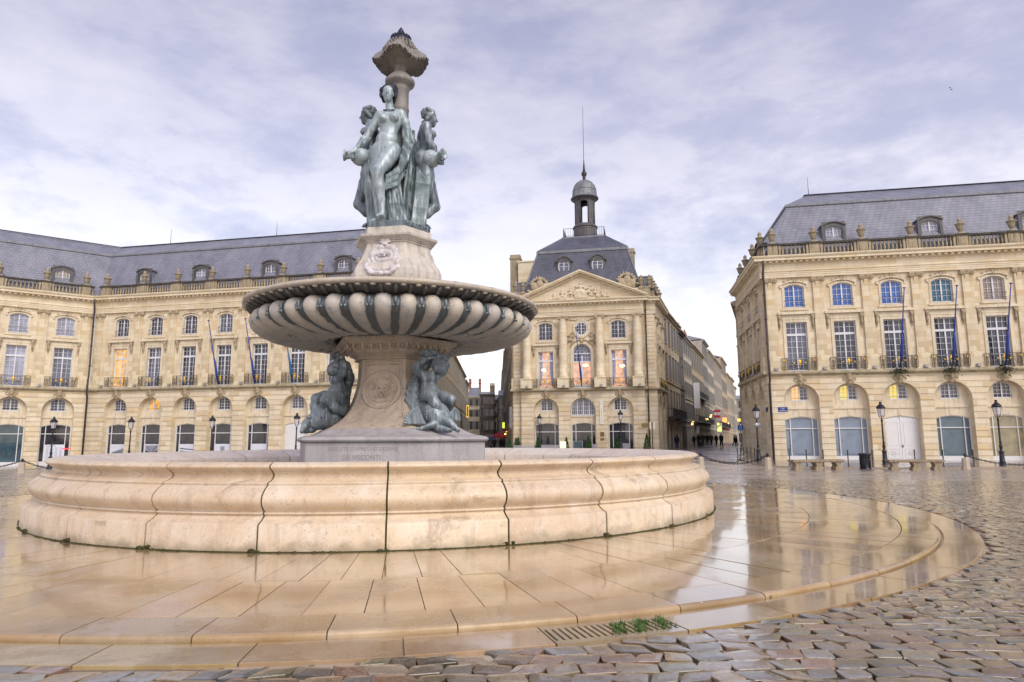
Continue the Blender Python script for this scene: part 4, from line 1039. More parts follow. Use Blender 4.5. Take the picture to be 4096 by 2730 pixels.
# ------------------------------------------------------------------ children riding dolphins at the corners of the base
hc3 = (.19, -.17, 1.58)
pr = [ell((-.03, -.04, 1.10), (.195, .18, .30)), ell((-.03, -.07, 1.31), (.20, .17, .17)), ell((0, -.13, 1.02), (.20, .17, .17)), ell((.02, -.10, .86), (.235, .2, .17)), cap((-.2, -.04, 1.40), (.15, -.04, 1.38), .10), cap((.02, -.06, 1.40), (.14, -.12, 1.52), .09)]
pr += [ell(hc3, (.152, .165, .165)), ell((.19, -.21, 1.51), (.115, .105, .09)), ell((.19, -.27, 1.45), (.045, .04, .035)), *fine([ell((.115, -.265, 1.52), .045), ell((.265, -.265, 1.52), .045), cap((.19, -.315, 1.585), (.19, -.335, 1.55), .014, .022), ell((.19, -.308, 1.508), (.032, .02, .012)), ell((.19, -.305, 1.488), (.028, .02, .012)), cap((.10, -.285, 1.615), (.28, -.285, 1.615), .02)], .014)]
pr += chain([(-.20, -.04, 1.40), (-.33, -.10, 1.50), (-.37, -.16, 1.60)], [.11, .10, .085]) + chain([(-.37, -.14, 1.60), (-.22, -.10, 1.74), (-.06, -.06, 1.84)], [.085, .08, .06]) + hand((-.06, -.06, 1.84), (.8, -.1, .1), (0, .3, -.8), .75, .7)
pr += chain([(.15, -.02, 1.40), (.32, .04, 1.50), (.40, .05, 1.66)], [.11, .10, .085]) + chain([(.40, .05, 1.66), (.30, .0, 1.78), (.14, -.04, 1.84)], [.085, .08, .06]) + hand((.14, -.04, 1.84), (-.8, -.2, .1), (0, .6, -.6), .75, .7)
pr += chain([(-.10, -.10, .86), (-.10, -.34, .90), (-.06, -.54, .86)], [.175, .165, .13]) + chain([(-.06, -.54, .86), (.05, -.57, .66), (.19, -.58, .47)], [.128, .125, .075]) + [cap((.19, -.58, .45), (.27, -.70, .40), .075, .06)] + [cap((.22 + .03 * i, -.70 + .012 * i, .39), (.25 + .034 * i, -.77 + .012 * i, .37), .028, .024) for i in range(5)]
pr += chain([(.12, -.06, .86), (.30, -.24, .84), (.45, -.36, .78)], [.18, .165, .135]) + chain([(.45, -.36, .78), (.42, -.14, .62), (.34, .08, .5)], [.13, .12, .07])
pcut = [(ell((.14, -.325, 1.585), (.035, .03, .02)), .015), (ell((.24, -.325, 1.585), (.035, .03, .02)), .015), (cap((-.02, -.33, 1.0), (-.02, -.25, 1.0), .014), .02), (cap((-.24, -.22, 1.19), (.2, -.26, 1.17), .008), .02)]
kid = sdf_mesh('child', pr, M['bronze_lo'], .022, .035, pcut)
r5 = random.Random(4)
khair = sdf_mesh('hair', [ell((.20, -.11, 1.65), (.165, .16, .14))] + [ell((.20 + .165 * math.cos(a_) * math.cos(b_), -.11 + .15 * math.sin(a_) * math.cos(b_), 1.64 + .14 * math.sin(b_)), .045) for a_, b_ in [(r5.uniform(-.4, 3.6), r5.uniform(-.3, 1.3)) for _ in range(34)]], M['bronze_lo'], .022, .018, [(ell((.19, -.33, 1.56), (.14, .13, .11)), .02)])
dl = [ell((.07, -.36, .42), (.35, .33, .33)), ell((.16, -.52, .30), (.27, .22, .22))]
dl += chain([(.14, -.60, .32), (.34, -.78, .24), (.52, -.88, .05)], [.16, .10, .055]) + chain([(.10, -.62, .12), (.28, -.78, .06), (.36, -.82, .05)], [.11, .06, .05]) + chain([(.10, -.62, .24), (-.16, -.72, .14), (-.42, -.72, .07)], [.11, .06, .03])
dl += chain([(.05, -.2, .42), (-.22, .04, .50), (-.40, .10, .78), (-.38, .16, 1.08), (-.22, .26, 1.42), (-.02, .16, 1.72), (-.08, -.04, 1.88)], [.30, .26, .21, .175, .135, .095, .06])
dl += [ell((-.06, -.14, 1.93), (.20, .06, .10)), ell((.22, -.02, 1.87), (.24, .09, .09))]
for i in range(7):
    a_ = R(35 + 120 * i / 6); dl.append(cap((-.08, -.06, 1.84), (-.08 + .22 * math.cos(a_), -.20, 1.84 + .15 * math.sin(a_)), .03, .035))
for i in range(6):
    dl.append(cap((.02, .04, 1.80), (.42 + .02 * i, -.10, 1.86 + .03 * (i - 3)), .03, .02)); dl.append(cap((.10, .10, 1.72), (.44 - .05 * i, .04, 1.88 - .04 * i), .05, .025))
for i in range(9):                               # fanned fins
    a_ = R(10 + 62 * i / 8); dl.append(cap((-.20, -.60, .20), (-.24 - .46 * math.cos(a_), -.62, .14 + .48 * math.sin(a_)), .024, .028))
    dl.append(cap((.32, -.36, .34), (.40 + .28 * math.cos(R(-10 + 70 * i / 8)), -.34, .34 + .30 * math.sin(R(-10 + 70 * i / 8))), .02, .024))
for i in range(6): dl.append(cap((-.42, .1, .9 + .05 * i), (-.60 + .03 * i, .0, .98 + .05 * i), .03, .018))
for k_ in range(3):                              # ringed eyes
    for i in range(20):
        a_ = 2 * PI * i / 20; rr_ = .08 + .06 * k_; dl.append(ell((.05 + rr_ * math.cos(a_), -.63 + .05 * k_, .43 + rr_ * math.sin(a_)), .022))
        dl.append(ell((.40 - .04 * k_, -.42 + rr_ * math.cos(a_), .40 + rr_ * math.sin(a_)), .02)); dl.append(ell((-.24 + .03 * k_, -.42 + rr_ * math.cos(a_), .42 + rr_ * math.sin(a_)), .02))
dl += [ell((.05, -.66, .43), .05), ell((.40, -.42, .40), .05), ell((-.26, -.42, .42), .05)]
scale_ = lambda P: .010 * np.sin(34 * P[..., 0] + 6) * np.sin(34 * P[..., 2]) * (P[..., 1] > -.15)
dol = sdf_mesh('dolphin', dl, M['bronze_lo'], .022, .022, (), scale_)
for k, lab in ((-1, 'bronze child on a dolphin in profile at the left corner of the pedestal'), (0, 'bronze child on a dolphin facing us at the right corner of the pedestal')):
    Mx = FM @ facet(k, False) @ Matrix.Translation((0, -1.36, 1.69)) @ Matrix.Rotation(R(-34 if k == 0 else 0), 4, 'Z')
    s_ = empty('statue_group', lab, 'statue', Mx, 'bronze children riding dolphins')
    link('child', kid, s_, Mx); link('hair', khair, s_, Mx); link('dolphin', dol, s_, Mx)
# ------------------------------------------------------------------ classical facades
ZL0, ZL1 = 6.41, 6.76          # balcony ledge
ZE = 14.42                     # underside of the entablature
def arc(c, hw, zs, rise, n=10):
    if rise <= 0: return [(c - hw, zs), (c + hw, zs)]
    rr = (hw * hw + rise * rise) / (2 * rise); th = math.asin(min(1, hw / rr)); th = PI - th if rise > hw + 1e-6 else th
    return [(c + rr * math.sin(-th + 2 * th * i / n), zs + rise - rr + rr * math.cos(-th + 2 * th * i / n)) for i in range(n + 1)]
def panel(mb, u0, u1, z0, z1, y, ops, mi=0):
    """upright wall field with stacked openings (centre, half width, sill z, spring z, rise, reveal depth)"""
    z = z0
    for c, hw, zb, zs, rise, rev in sorted(ops, key=lambda o_: o_[2]):
        if zb > z: mb.quad((u0, y, z), (u1, y, z), (u1, y, zb), (u0, y, zb), mi)
        zb = max(zb, z); zt = zs + rise
        mb.quad((u0, y, zb), (c - hw, y, zb), (c - hw, y, zs), (u0, y, zs), mi); mb.quad((c + hw, y, zb), (u1, y, zb), (u1, y, zs), (c + hw, y, zs), mi)
        A = arc(c, hw, zs, rise)
        if rise > 0:
            mb.quad((u0, y, zs), (c - hw, y, zs), (c - hw, y, zt), (u0, y, zt), mi); mb.quad((c + hw, y, zs), (u1, y, zs), (u1, y, zt), (c + hw, y, zt), mi)
            for i in range(len(A) - 1): mb.quad((A[i][0], y, A[i][1]), (A[i + 1][0], y, A[i + 1][1]), (A[i + 1][0], y, zt), (A[i][0], y, zt), mi)
        P = [(c - hw, zb)] + A + [(c + hw, zb)]
        for i in range(len(P) - 1): mb.quad((P[i][0], y, P[i][1]), (P[i][0], y + rev, P[i][1]), (P[i + 1][0], y + rev, P[i + 1][1]), (P[i + 1][0], y, P[i + 1][1]), mi)
        mb.quad((c - hw, y, zb), (c + hw, y, zb), (c + hw, y + rev, zb), (c - hw, y + rev, zb), mi)
        z = zt
    if z < z1: mb.quad((u0, y, z), (u1, y, z), (u1, y, z1), (u0, y, z1), mi)
def hwid(op, z):
    c, hw, zb, zs, rise = op[:5]
    if z <= zs: return hw
    if z >= zs + rise: return 0
    rr = (hw * hw + rise * rise) / (2 * rise); k = z - (zs + rise - rr)
    return math.sqrt(max(0, rr * rr - k * k))
def sweep(mb, path, prof, closed=False, mi=0, smooth=False, caps=True):
    """profile (outward offset, z) carried along a plan path, mitred at the corners; outward lies to the right of travel"""
    n = len(path); rows = []
    for o_, z in prof:
        row = []
        for i in range(n):
            p = Vector(path[i][:2])
            d0 = (p - Vector(path[i - 1][:2])).normalized() if (i or closed) else None
            d1 = (Vector(path[(i + 1) % n][:2]) - p).normalized() if (i < n - 1 or closed) else None
            d0 = d0 or d1; d1 = d1 or d0
            n0 = Vector((d0.y, -d0.x)); n1 = Vector((d1.y, -d1.x)); m = n0 + n1; m = m / m.dot(n0)
            q_ = p + m * o_; row.append((q_.x, q_.y, z))
        rows.append(row)
    vs = [p for r_ in rows for p in r_]; N_ = n
    fs = [(k * N_ + i, k * N_ + (i + 1) % n, (k + 1) * N_ + (i + 1) % n, (k + 1) * N_ + i) for k in range(len(prof) - 1) for i in range(n if closed else n - 1)]
    mb.add(vs, fs, smooth, mi)
    if caps and not closed:
        mb.add([r_[0] for r_ in rows], [tuple(range(len(prof)))], False, mi); mb.add([r_[-1] for r_ in rows], [tuple(range(len(prof) - 1, -1, -1))], False, mi)
_cache = {}
def cached(key, fn):
    if key not in _cache: _cache[key] = fn()
    return _cache[key]
# ---- windows: white joinery with its own panes
def sash(hw, z0, z1, rise, cols, rows, transom=None, fr=.07, bar=.028, mid=.10):
    """window joinery in the x-z plane, facing -y, centred on x = 0"""
    m = MB(); A = arc(0, hw, z1, rise, 8); top = lambda x: (z1 if rise <= 0 else z1 + (hwid_z(hw, rise, x)))
    def hwid_z(hw_, ri, x):
        rr = (hw_ * hw_ + ri * ri) / (2 * ri); return ri - rr + math.sqrt(max(0, rr * rr - x * x))
    m.box(-hw, -hw + fr, -.04, .03, z0, top(-hw + fr * .5)); m.box(hw - fr, hw, -.04, .03, z0, top(hw - fr * .5)); m.box(-hw + fr, hw - fr, -.04, .03, z0, z0 + fr * 1.4)
    for i in range(len(A) - 1):
        m.prism([A[i], A[i + 1], (A[i + 1][0] * .97, A[i + 1][1] - fr), (A[i][0] * .97, A[i][1] - fr)], -.038, .028)
    m.box(-mid / 2, mid / 2, -.06, .02, z0 + fr, top(0) - .01)
    if transom: m.box(-hw + fr, hw - fr, -.075, .015, transom[0], transom[1])
    half = hw - fr - mid / 2
    zones = [(z0 + fr, z1 + rise * .8 if not transom else transom[0])] + ([(transom[1], z1)] if transom else [])
    rws = rows if hasattr(rows, '__len__') else [rows]
    for (a, b), rr in zip(zones, rws):
        for s in (-1, 1):
            for c in range(1, cols): 
                x = s * (mid / 2 + half * c / cols); m.box(x - bar / 2, x + bar / 2, -.025, .012, a, min(b, top(x)))
            for r_ in range(1, rr):
                z = a + (b - a) * r_ / rr; xa, xb = sorted((s * mid / 2, s * (hw - fr))); m.box(xa, xb, -.024, .011, z - bar / 2, z + bar / 2)
    return m
def pane_mesh(hw, z0, z1, rise, y=.035):
    m = MB(); A = arc(0, hw, z1, rise, 8); P = [(-hw, z0), (hw, z0)] + A[::-1]
    m.add([(p[0], y, p[1]) for p in P], [tuple(range(len(P)))]); return m
def window(parent, Mw, kind, gl, name='window'):
    spec = WIN[kind]
    me = cached(('w', kind), lambda: sash(*spec).mesh('window', M['winframe']))
    w_ = link(name, me, parent, Mw)
    pm = cached(('p', kind, gl), lambda: pane_mesh(*spec[:4]).mesh('pane', M[gl]))
    link('pane', pm, w_, Mw)
    return w_
WIN = {'french': (.80, 6.77, 10.70, 0, 2, [6, 2], (9.62, 9.80)), 'attic': (.755, 11.92, 13.58, .24, 2, 4), 'lunette': (.635, 4.40, 5.44, .2, 2, 4), 'dormer': (.62, 0, 1.3, .24, 2, 4),
       'plain': (.55, 0, 2.0, 0, 2, 4)}
def shop_mesh(hw=1.26, zs=2.92, rise=.22, zb=-.3):
    m = MB(); A = arc(0, hw, zs, rise, 10)
    m.box(-hw, hw, -.05, .04, zb - .9, zb + .36)
    for x in (-hw + .03, -.83, .83, hw - .03): m.box(x - .032, x + .032, -.06, .03, zb + .36, zs + rise * (1 - (x / hw) ** 2) - .005)
    m.box(-hw, hw, -.055, .025, 2.18, 2.25)
    for i in range(len(A) - 1): m.prism([A[i], A[i + 1], (A[i + 1][0] * .985, A[i + 1][1] - .06), (A[i][0] * .985, A[i][1] - .06)], -.05, .03)
    return m
def shopfront(parent, Mw, gl, zb=-.3):
    me = cached(('shop', zb), lambda: shop_mesh(zb=zb).mesh('shopfront', M['whitepaint']))
    s = link('shopfront', me, parent, Mw)
    link('pane', cached(('shopp', gl, zb), lambda: pane_mesh(1.26, zb + .3, 2.92, .22, .045).mesh('pane', M[gl])), s, Mw)
    return s
def double_door(parent, Mw, zb=-.3):
    def mk():
        m = MB(); hw, zs, rise = 1.26, 2.92, .22; A = arc(0, hw, zs, rise, 10); P = [(-hw, zb - .9), (hw, zb - .9)] + A[::-1]
        m.prism(P, .0, .08)
        for s in (-1, 1):
            x0, x1 = sorted((s * .05, s * 1.2)); m.box(x0, x1, -.035, .0, zb + .05, zs - .02 + .0)
            xa, xb = x0 + .13, x1 - .13
            for (a, b) in ((zb + 1.15, zs - .2), (zb + .2, zb + .95)):
                m.box(xa, xb, -.055, -.035, a, a + .05); m.box(xa, xb, -.055, -.035, b - .05, b); m.box(xa, xa + .05, -.055, -.035, a + .05, b - .05); m.box(xb - .05, xb, -.055, -.035, a + .05, b - .05)
            cxm = (xa + xb) / 2
            for dxx, dzz in ((-.22, 0), (0, .13), (.22, 0), (0, -.13), (0, 0)):
                q_ = [(cxm + dxx - .2, zb + .575 + dzz), (cxm + dxx, zb + .575 + dzz - .12), (cxm + dxx + .2, zb + .575 + dzz), (cxm + dxx, zb + .575 + dzz + .12)]
                for i in range(4):
                    a, b = q_[i], q_[(i + 1) % 4]; m.tube([(a[0], -.04, a[1]), (b[0], -.04, b[1])], .014, 4)
        m.box(-.045, .045, -.06, .0, zb, zs + rise - .02)
        return m.mesh('double_door', M['whitepaint'])
    d = link('double_door', cached(('door', zb), mk), parent, Mw)
    h = MB(); h.box(.0, .05, -.09, -.06, zb + 1.0, zb + 1.22); h.tube([(.025, -.10, zb + 1.14), (-.10, -.10, zb + 1.14)], .018, 6)
    link('handle', cached(('dh', zb), lambda: h.mesh('handle', M['iron'])), d, Mw)
# ---- carved things
def mascaron_mesh(seed):
    r_ = random.Random(seed); ps = [ell((0, -.06, 6.08), (.17, .15, .23)), ell((0, -.2, 6.05), (.03, .05, .06)), ell((-.075, -.17, 6.0), .05), ell((.075, -.17, 6.0), .05), ell((0, -.17, 5.92), (.07, .05, .035)), cap((-.1, -.17, 6.15), (.1, -.17, 6.15), .03)]
    for i in range(26):
        t_ = 2 * PI * i / 26; ps.append(ell((r_.uniform(.22, .36) * math.cos(t_), -.03, 6.08 + r_.uniform(.26, .36) * math.sin(t_)), (r_.uniform(.05, .085), .07, r_.uniform(.05, .085))))
    for s_ in (-1, 1): ps += chain([(s_ * .2, -.03, 6.3), (s_ * .40, -.03, 6.2), (s_ * .46, -.02, 5.98), (s_ * .34, -.02, 5.86)], [.05, .06, .05, .03])
    ps.append(cap((0, 0, 6.4), (0, .06, 5.72), .26, .15))
    return sdf_mesh('mascaron', ps, M['carved'], .04, .03, [(ell((-.075, -.21, 6.1), (.035, .04, .02)), .01), (ell((.075, -.21, 6.1), (.035, .04, .02)), .01)])
def cartouche_small(seed=0):
    ps = [ell((0, -.08, 14.10), (.13, .07, .17))]; r_ = random.Random(40 + seed)
    for s_ in (-1, 1):
        ps += chain([(s_ * .12, -.06, 13.95), (s_ * .24, -.07, 13.98), (s_ * .24, -.06, 14.16), (s_ * .14, -.05, 14.26)], [.04, .045, .045, .035])
        for i in range(9): ps.append(ell((s_ * (.25 + .065 * i), -.02, 14.12 + .08 * math.sin(i * 1.2) + r_.uniform(-.04, .04) - .012 * i), (.07, .05, r_.uniform(.04, .075))))
    for i in range(5): ps.append(ell((-.12 + .06 * i, -.06, 14.30 + .03 * (i % 2)), .045))
    return sdf_mesh('window_crest', ps, M['carved'], .04, .03)
def console_mesh():
    m = MB(); m.prism([(-.14, 11.3), (.14, 11.3), (.12, 11.16), (-.12, 11.16)], -.2, .0)
    m.tube([(0, -.16, 11.16), (0, -.19, 11.05), (0, -.12, 10.92), (0, -.07, 10.7), (0, -.09, 10.5), (0, -.05, 10.38)], [.12, .125, .09, .085, .11, .04], 8)
    for i in range(4): m.ball((.03 * (-1) ** i, -.06, 10.34 - .075 * i), .055 - .006 * i, 6, 4)
    m.box(-.1, .1, -.03, 0, 10.3, 11.2)
    return m.mesh('console', M['carved'])
def capital_mesh():
    m = MB(); m.box(-.5, .5, -.20, .0, 14.30, 14.415)
    for s_ in (-1, 1):
        o_ = len(m.v); m.lathe([(.01, -.04), (.05, -.05), (.06, .0), (.10, .0), (.11, -.035), (.14, -.04), (.155, -.005), (.18, -.005), (.19, .03), (.2, .10), (.2, .20)], 18); m.xf(Matrix.Translation((s_ * .36, -.22, 14.15)) @ Matrix.Rotation(-PI / 2, 4, 'X') @ Matrix.Scale(-1, 4, (0, 0, 1)) if False else Matrix.Translation((s_ * .36, -.22, 14.15)) @ Matrix.Rotation(-PI / 2, 4, 'X'), o_)
        for i in range(4): m.ball((s_ * .2, -.13, 13.98 - .085 * i), .06 - .008 * i, 6, 4)
    m.box(-.38, .38, -.185, 0, 14.05, 14.30)
    for i in range(5): m.ball((-.24 + .12 * i, -.19, 14.10), (.05, .03, .06), 6, 4)
    m.ball((0, -.2, 14.3), (.09, .05, .08), 7, 5)
    return m.mesh('capital', M['carved'])
def pilaster_mesh():
    m = MB(); m.box(-.385, .385, -.14, .0, 8.02, 14.08)
    m.box(-.47, .47, -.22, 0, 7.80, 7.94); m.box(-.43, .43, -.185, 0, 7.94, 8.02)
    m.box(-.52, .52, -.26, 0, 6.9, 7.80); m.box(-.55, .55, -.30, 0, 6.755, 6.9)
    return m.mesh('pilaster', M['ashlar'])
def column_mesh():
    m = MB(); m.lathe([(.56, 7.78), (.56, 7.86), (.50, 7.9), (.54, 7.96), (.5, 8.02), (.45, 8.05), (.455, 9.5), (.45, 10.6), (.425, 12.3), (.385, 13.95), (.40, 14.0), (.40, 14.06)], 24, (0, -.35, 0))
    m.box(-.6, .6, -.95, .1, 6.755, 7.78); m.box(-.64, .64, -.99, .1, 7.7, 7.775)
    return m.mesh('column', M['ashlar_pale'])
def rail_mesh(hw=1.33):
    m = MB(); y = -.30; z0, z1 = 6.86, 7.78
    m.box(-hw, hw, y - .03, y + .03, z1 - .035, z1); m.box(-hw, hw, y - .018, y + .018, z0, z0 + .03); m.box(-hw, hw, y - .012, y + .012, z1 - .14, z1 - .12)
    for x in (-hw, -hw * .72, -hw * .66, hw * .66, hw * .72, hw): m.box(x - .018, x + .018, y - .015, y + .015, z0, z1)
    for s_ in (-1, 1):
        for dxx in (.045, -.045):
            x = s_ * hw * .86 + dxx; m.box(x - .011, x + .011, y - .011, y + .011, z0 + .1, z1 - .2)
        for zc in (z0 + .2, z1 - .3): 
            m.tube([(s_ * hw * .86 + .09 * math.cos(t_), y, zc + .1 * math.sin(t_)) for t_ in np.linspace(0, 2 * PI, 13)], .013, 4, cap=False)
        for c0, zc, r0, st_ in ((.22, z0 + .30, .17, 0), (.56, z0 + .24, .15, 2), (.42, z0 + .5, .13, 4), (.64, z0 + .56, .12, 1)):
            m.tube([(s_ * (c0 + r0 * (1 - t_ / 9) * math.cos(t_ + st_)), y, zc + r0 * (1 - t_ / 9) * math.sin(t_ + st_)) for t_ in np.linspace(0, 7.5, 18)], .014, 4)
        m.tube([(s_ * .02, y, z0 + .05), (s_ * .3, y, z0 + .1), (s_ * .45, y, z0 + .32), (s_ * .75, y, z0 + .42), (s_ * .85, y, z0 + .1)], .014, 4)
    return m.mesh('balcony_railing', M['iron2'])
def gilt_mesh():
    m = MB(); y = -.34
    m.ball((0, y, 7.48), (.105, .06, .135), 10, 7); m.ball((0, y, 7.64), (.05, .04, .06), 8, 5); m.ball((0, y, 7.29), (.055, .04, .09), 8, 5); m.ball((0, y, 7.16), .04, 6, 4)
    for i in range(8): m.ball((.11 * math.cos(i * PI / 4), y - .03, 7.48 + .14 * math.sin(i * PI / 4)), .035, 5, 4)
    for s_ in (-1, 1):
        m.ball((s_ * .42, y, 7.36), (.06, .03, .05), 6, 4); m.ball((s_ * .49, y, 7.40), (.03, .03, .05), 6, 4); m.ball((s_ * .37, y, 7.41), (.03, .03, .04), 6, 4)
        m.ball((s_ * 1.145, y + .02, 7.58), (.07, .03, .05), 6, 4); m.ball((s_ * 1.145, y + .02, 7.5), (.025, .025, .05), 6, 4)
    return m.mesh('gilt_ornament', M['gold'])
def urn_mesh():
    m = MB(); m.box(-.25, .25, -.25, .25, 0, .08)
    m.lathe([(.16, .08), (.12, .14), (.10, .2), (.16, .26), (.22, .42), (.26, .60), (.27, .70), (.33, .74), (.37, .80), (.35, .84), (.22, .88), (.17, .96), (.14, 1.0), (.15, 1.06), (.17, 1.14), (.13, 1.24), (.06, 1.33), (.01, 1.36)], 14, (0, 0, 0), True, lambda r, z, a, k: (r * (1 + (.05 * math.cos(7 * a) if 3 <= k <= 6 else 0)), z))
    return m.mesh('urn', M['balus'])
def box_pt(m, c, u, n_, hl, hd, z0, z1, mi=0):
    p = [(c[0] + u[0] * a * hl + n_[0] * b * hd, c[1] + u[1] * a * hl + n_[1] * b * hd) for a, b in ((-1, -1), (1, -1), (1, 1), (-1, 1))]
    m.zprism(p, z0, z1, mi)
def balustrade(parent, Mo, Fm, u0, u1, peds, inset=.22, step=.29, urns=True, zb=16.15, skip_ped=()):
    """parapet between pedestals; Fm is the facade frame"""
    mb = MB(); y = inset
    edges = [u0] + [v for p in peds for v in (p - .46, p + .46)] + [u1]
    for p in peds:
        mb.box(p - .46, p + .46, y - .2, y + .25, zb, zb + .22); mb.box(p - .40, p + .40, y - .16, y + .2, zb + .22, zb + 1.02); mb.box(p - .27, p + .27, y - .185, y - .155, zb + .34, zb + .9)
    for i in range(0, len(edges) - 1, 2):
        a, b = edges[i], edges[i + 1]
        if b - a < .15: continue
        mb.box(a, b, y - .17, y + .2, zb, zb + .2)
        e_ = .17
        if b - a > 1: mb.box(a, a + e_, y - .13, y + .15, zb + .2, zb + 1.0); mb.box(b - e_, b, y - .13, y + .15, zb + .2, zb + 1.0)
        n_ = max(1, int((b - a - 2 * e_) / step))
        for j in range(n_):
            x = a + e_ + (b - a - 2 * e_) * (j + .5) / n_
            mb.lathe([(.065, .2), (.065, .25), (.05, .28), (.095, .42), (.09, .52), (.05, .72), (.045, .84), (.065, .88), (.065, 1.0)], 7, (x, y, zb))
    link('balustrade', mb.mesh('balustrade', M['balus']), parent, Fm)
    cp = MB()
    for i in range(0, len(edges) - 1, 2):
        if edges[i + 1] - edges[i] > .15: cp.box(edges[i], edges[i + 1], y - .2, y + .22, zb + 1.0, zb + 1.16)
    for p in peds: cp.box(p - .48, p + .48, y - .23, y + .28, zb + 1.02, zb + 1.19)
    link('coping', cp.mesh('coping', M['coping']), parent, Fm)
    if urns:
        for p in peds: link('urn', cached('urn', urn_mesh), parent, Fm @ T(p, y + .02, zb + 1.19))
def lead_pole(L_=9.5, r_=.06):
    m = MB(); m.tube([(0, 0, 0), (0, 0, L_ * .5), (0, 0, L_)], [r_, r_ * .9, r_ * .55], 7); m.ball((0, 0, L_), (.13, .13, .05), 8, 5); m.tube([(0, 0, L_ * .08), (.03, -.02, L_ * .2), (.02, .03, L_ * .34), (-.02, 0, L_ * .42)], [r_ * 1.5, r_ * 2.0, r_ * 1.7, r_ * 1.1], 7)
    return m
def dormer(parent, Mw, gl='gl_pale', closed=False):
    """slate-cheeked window with a bowed lead roof; origin at sill, front face on y = 0"""
    def mk():
        m = MB(); A = arc(0, 1.02, 1.62, .34, 10)
        panel(m, -.92, .92, -.3, 1.9, 0, [(0, .62, 0, 1.3, .24, .25)])
        for s_ in (-1, 1): m.box(*sorted((s_ * .92, s_ * .70)), -.06, .0, -.3, 1.55)
        m.box(-.7, .7, -.05, 0, -.12, 0)
        for i in range(len(A) - 1):
            m.prism([A[i], A[i + 1], (A[i + 1][0] * .93, A[i + 1][1] - .11), (A[i][0] * .93, A[i][1] - .11)], -.12, 2.6)
        return m.mesh('dormer', M['leaddark'])
    d = link('dormer', cached('dormer', mk), parent, Mw)
    ck = MB(); ck.box(-.90, -.84, .02, 2.6, -.5, 1.66); ck.box(.84, .90, .02, 2.6, -.5, 1.66)
    link('cheeks', cached('cheeks', lambda: ck.mesh('cheeks', M['slate'])), d, Mw)
    window(d, Mw @ T(0, .2, 0), 'dormer', gl)
def ground_bay(mb, c, uL, uR, zb, y=0.0, hw=1.325, lun=True, door=True):
    op = (c, hw, -2.0, 4.42, hw, .5)
    panel(mb, uL, uR, -2.0, ZL0, y, [op], 0)
    ops = []
    if door: ops.append((c, 1.26, zb - 1.0, 2.92, .22, .18))
    if lun: ops.append((c, .635, 4.40, 5.44, .2, .2))
    panel(mb, c - hw, c + hw, -2.0, 5.76, y + .5, ops, 1)
    mb.box(c - hw, c + hw, y + .42, y + .4995, 3.74, 3.88, 1); mb.box(c - hw, c + hw, y + .455, y + .4992, 3.88, 4.0, 1)
    for s_ in (-1, 0, 1) : mb.box(c + s_ * 1.0 - .13, c + s_ * 1.0 + .13, y + .47, y + .499, 3.18 - .06 * abs(s_), 3.74, 1) if s_ == 0 else None
    return op
def courses(mb, u0, u1, z0, ops, y=0.0, step=.47, ztop=ZL0, pr=.055):
    z = z0
    while z < ztop - .1:
        zt = min(z + step - .05, ztop - .04); nsub = 4
        for s_ in range(nsub):
            a, b = z + (zt - z) * s_ / nsub, z + (zt - z) * (s_ + 1) / nsub
            ed_a = [u0]; ed_b = [u0]
            for op in ops:
                ha, hb = hwid(op, a), hwid(op, b)
                ed_a += [op[0] - ha, op[0] + ha]; ed_b += [op[0] - hb, op[0] + hb]
            ed_a.append(u1); ed_b.append(u1)
            for i in range(0, len(ed_a), 2):
                if ed_a[i + 1] - ed_a[i] < .02: continue
                p = [(ed_a[i], a), (ed_a[i + 1], a), (ed_b[i + 1], b), (ed_b[i], b)]
                fr = [(q_[0], y - pr, q_[1]) for q_ in p]; bk_ = [(q_[0], y, q_[1]) for q_ in p]
                fs = [(0, 1, 2, 3), (0, 4, 5, 1) if s_ == 0 else None, (3, 2, 6, 7) if s_ == nsub - 1 else None, (0, 3, 7, 4), (1, 5, 6, 2)]
                mb.add(fr + bk_, [f for f in fs if f], False, 0)
        z += step
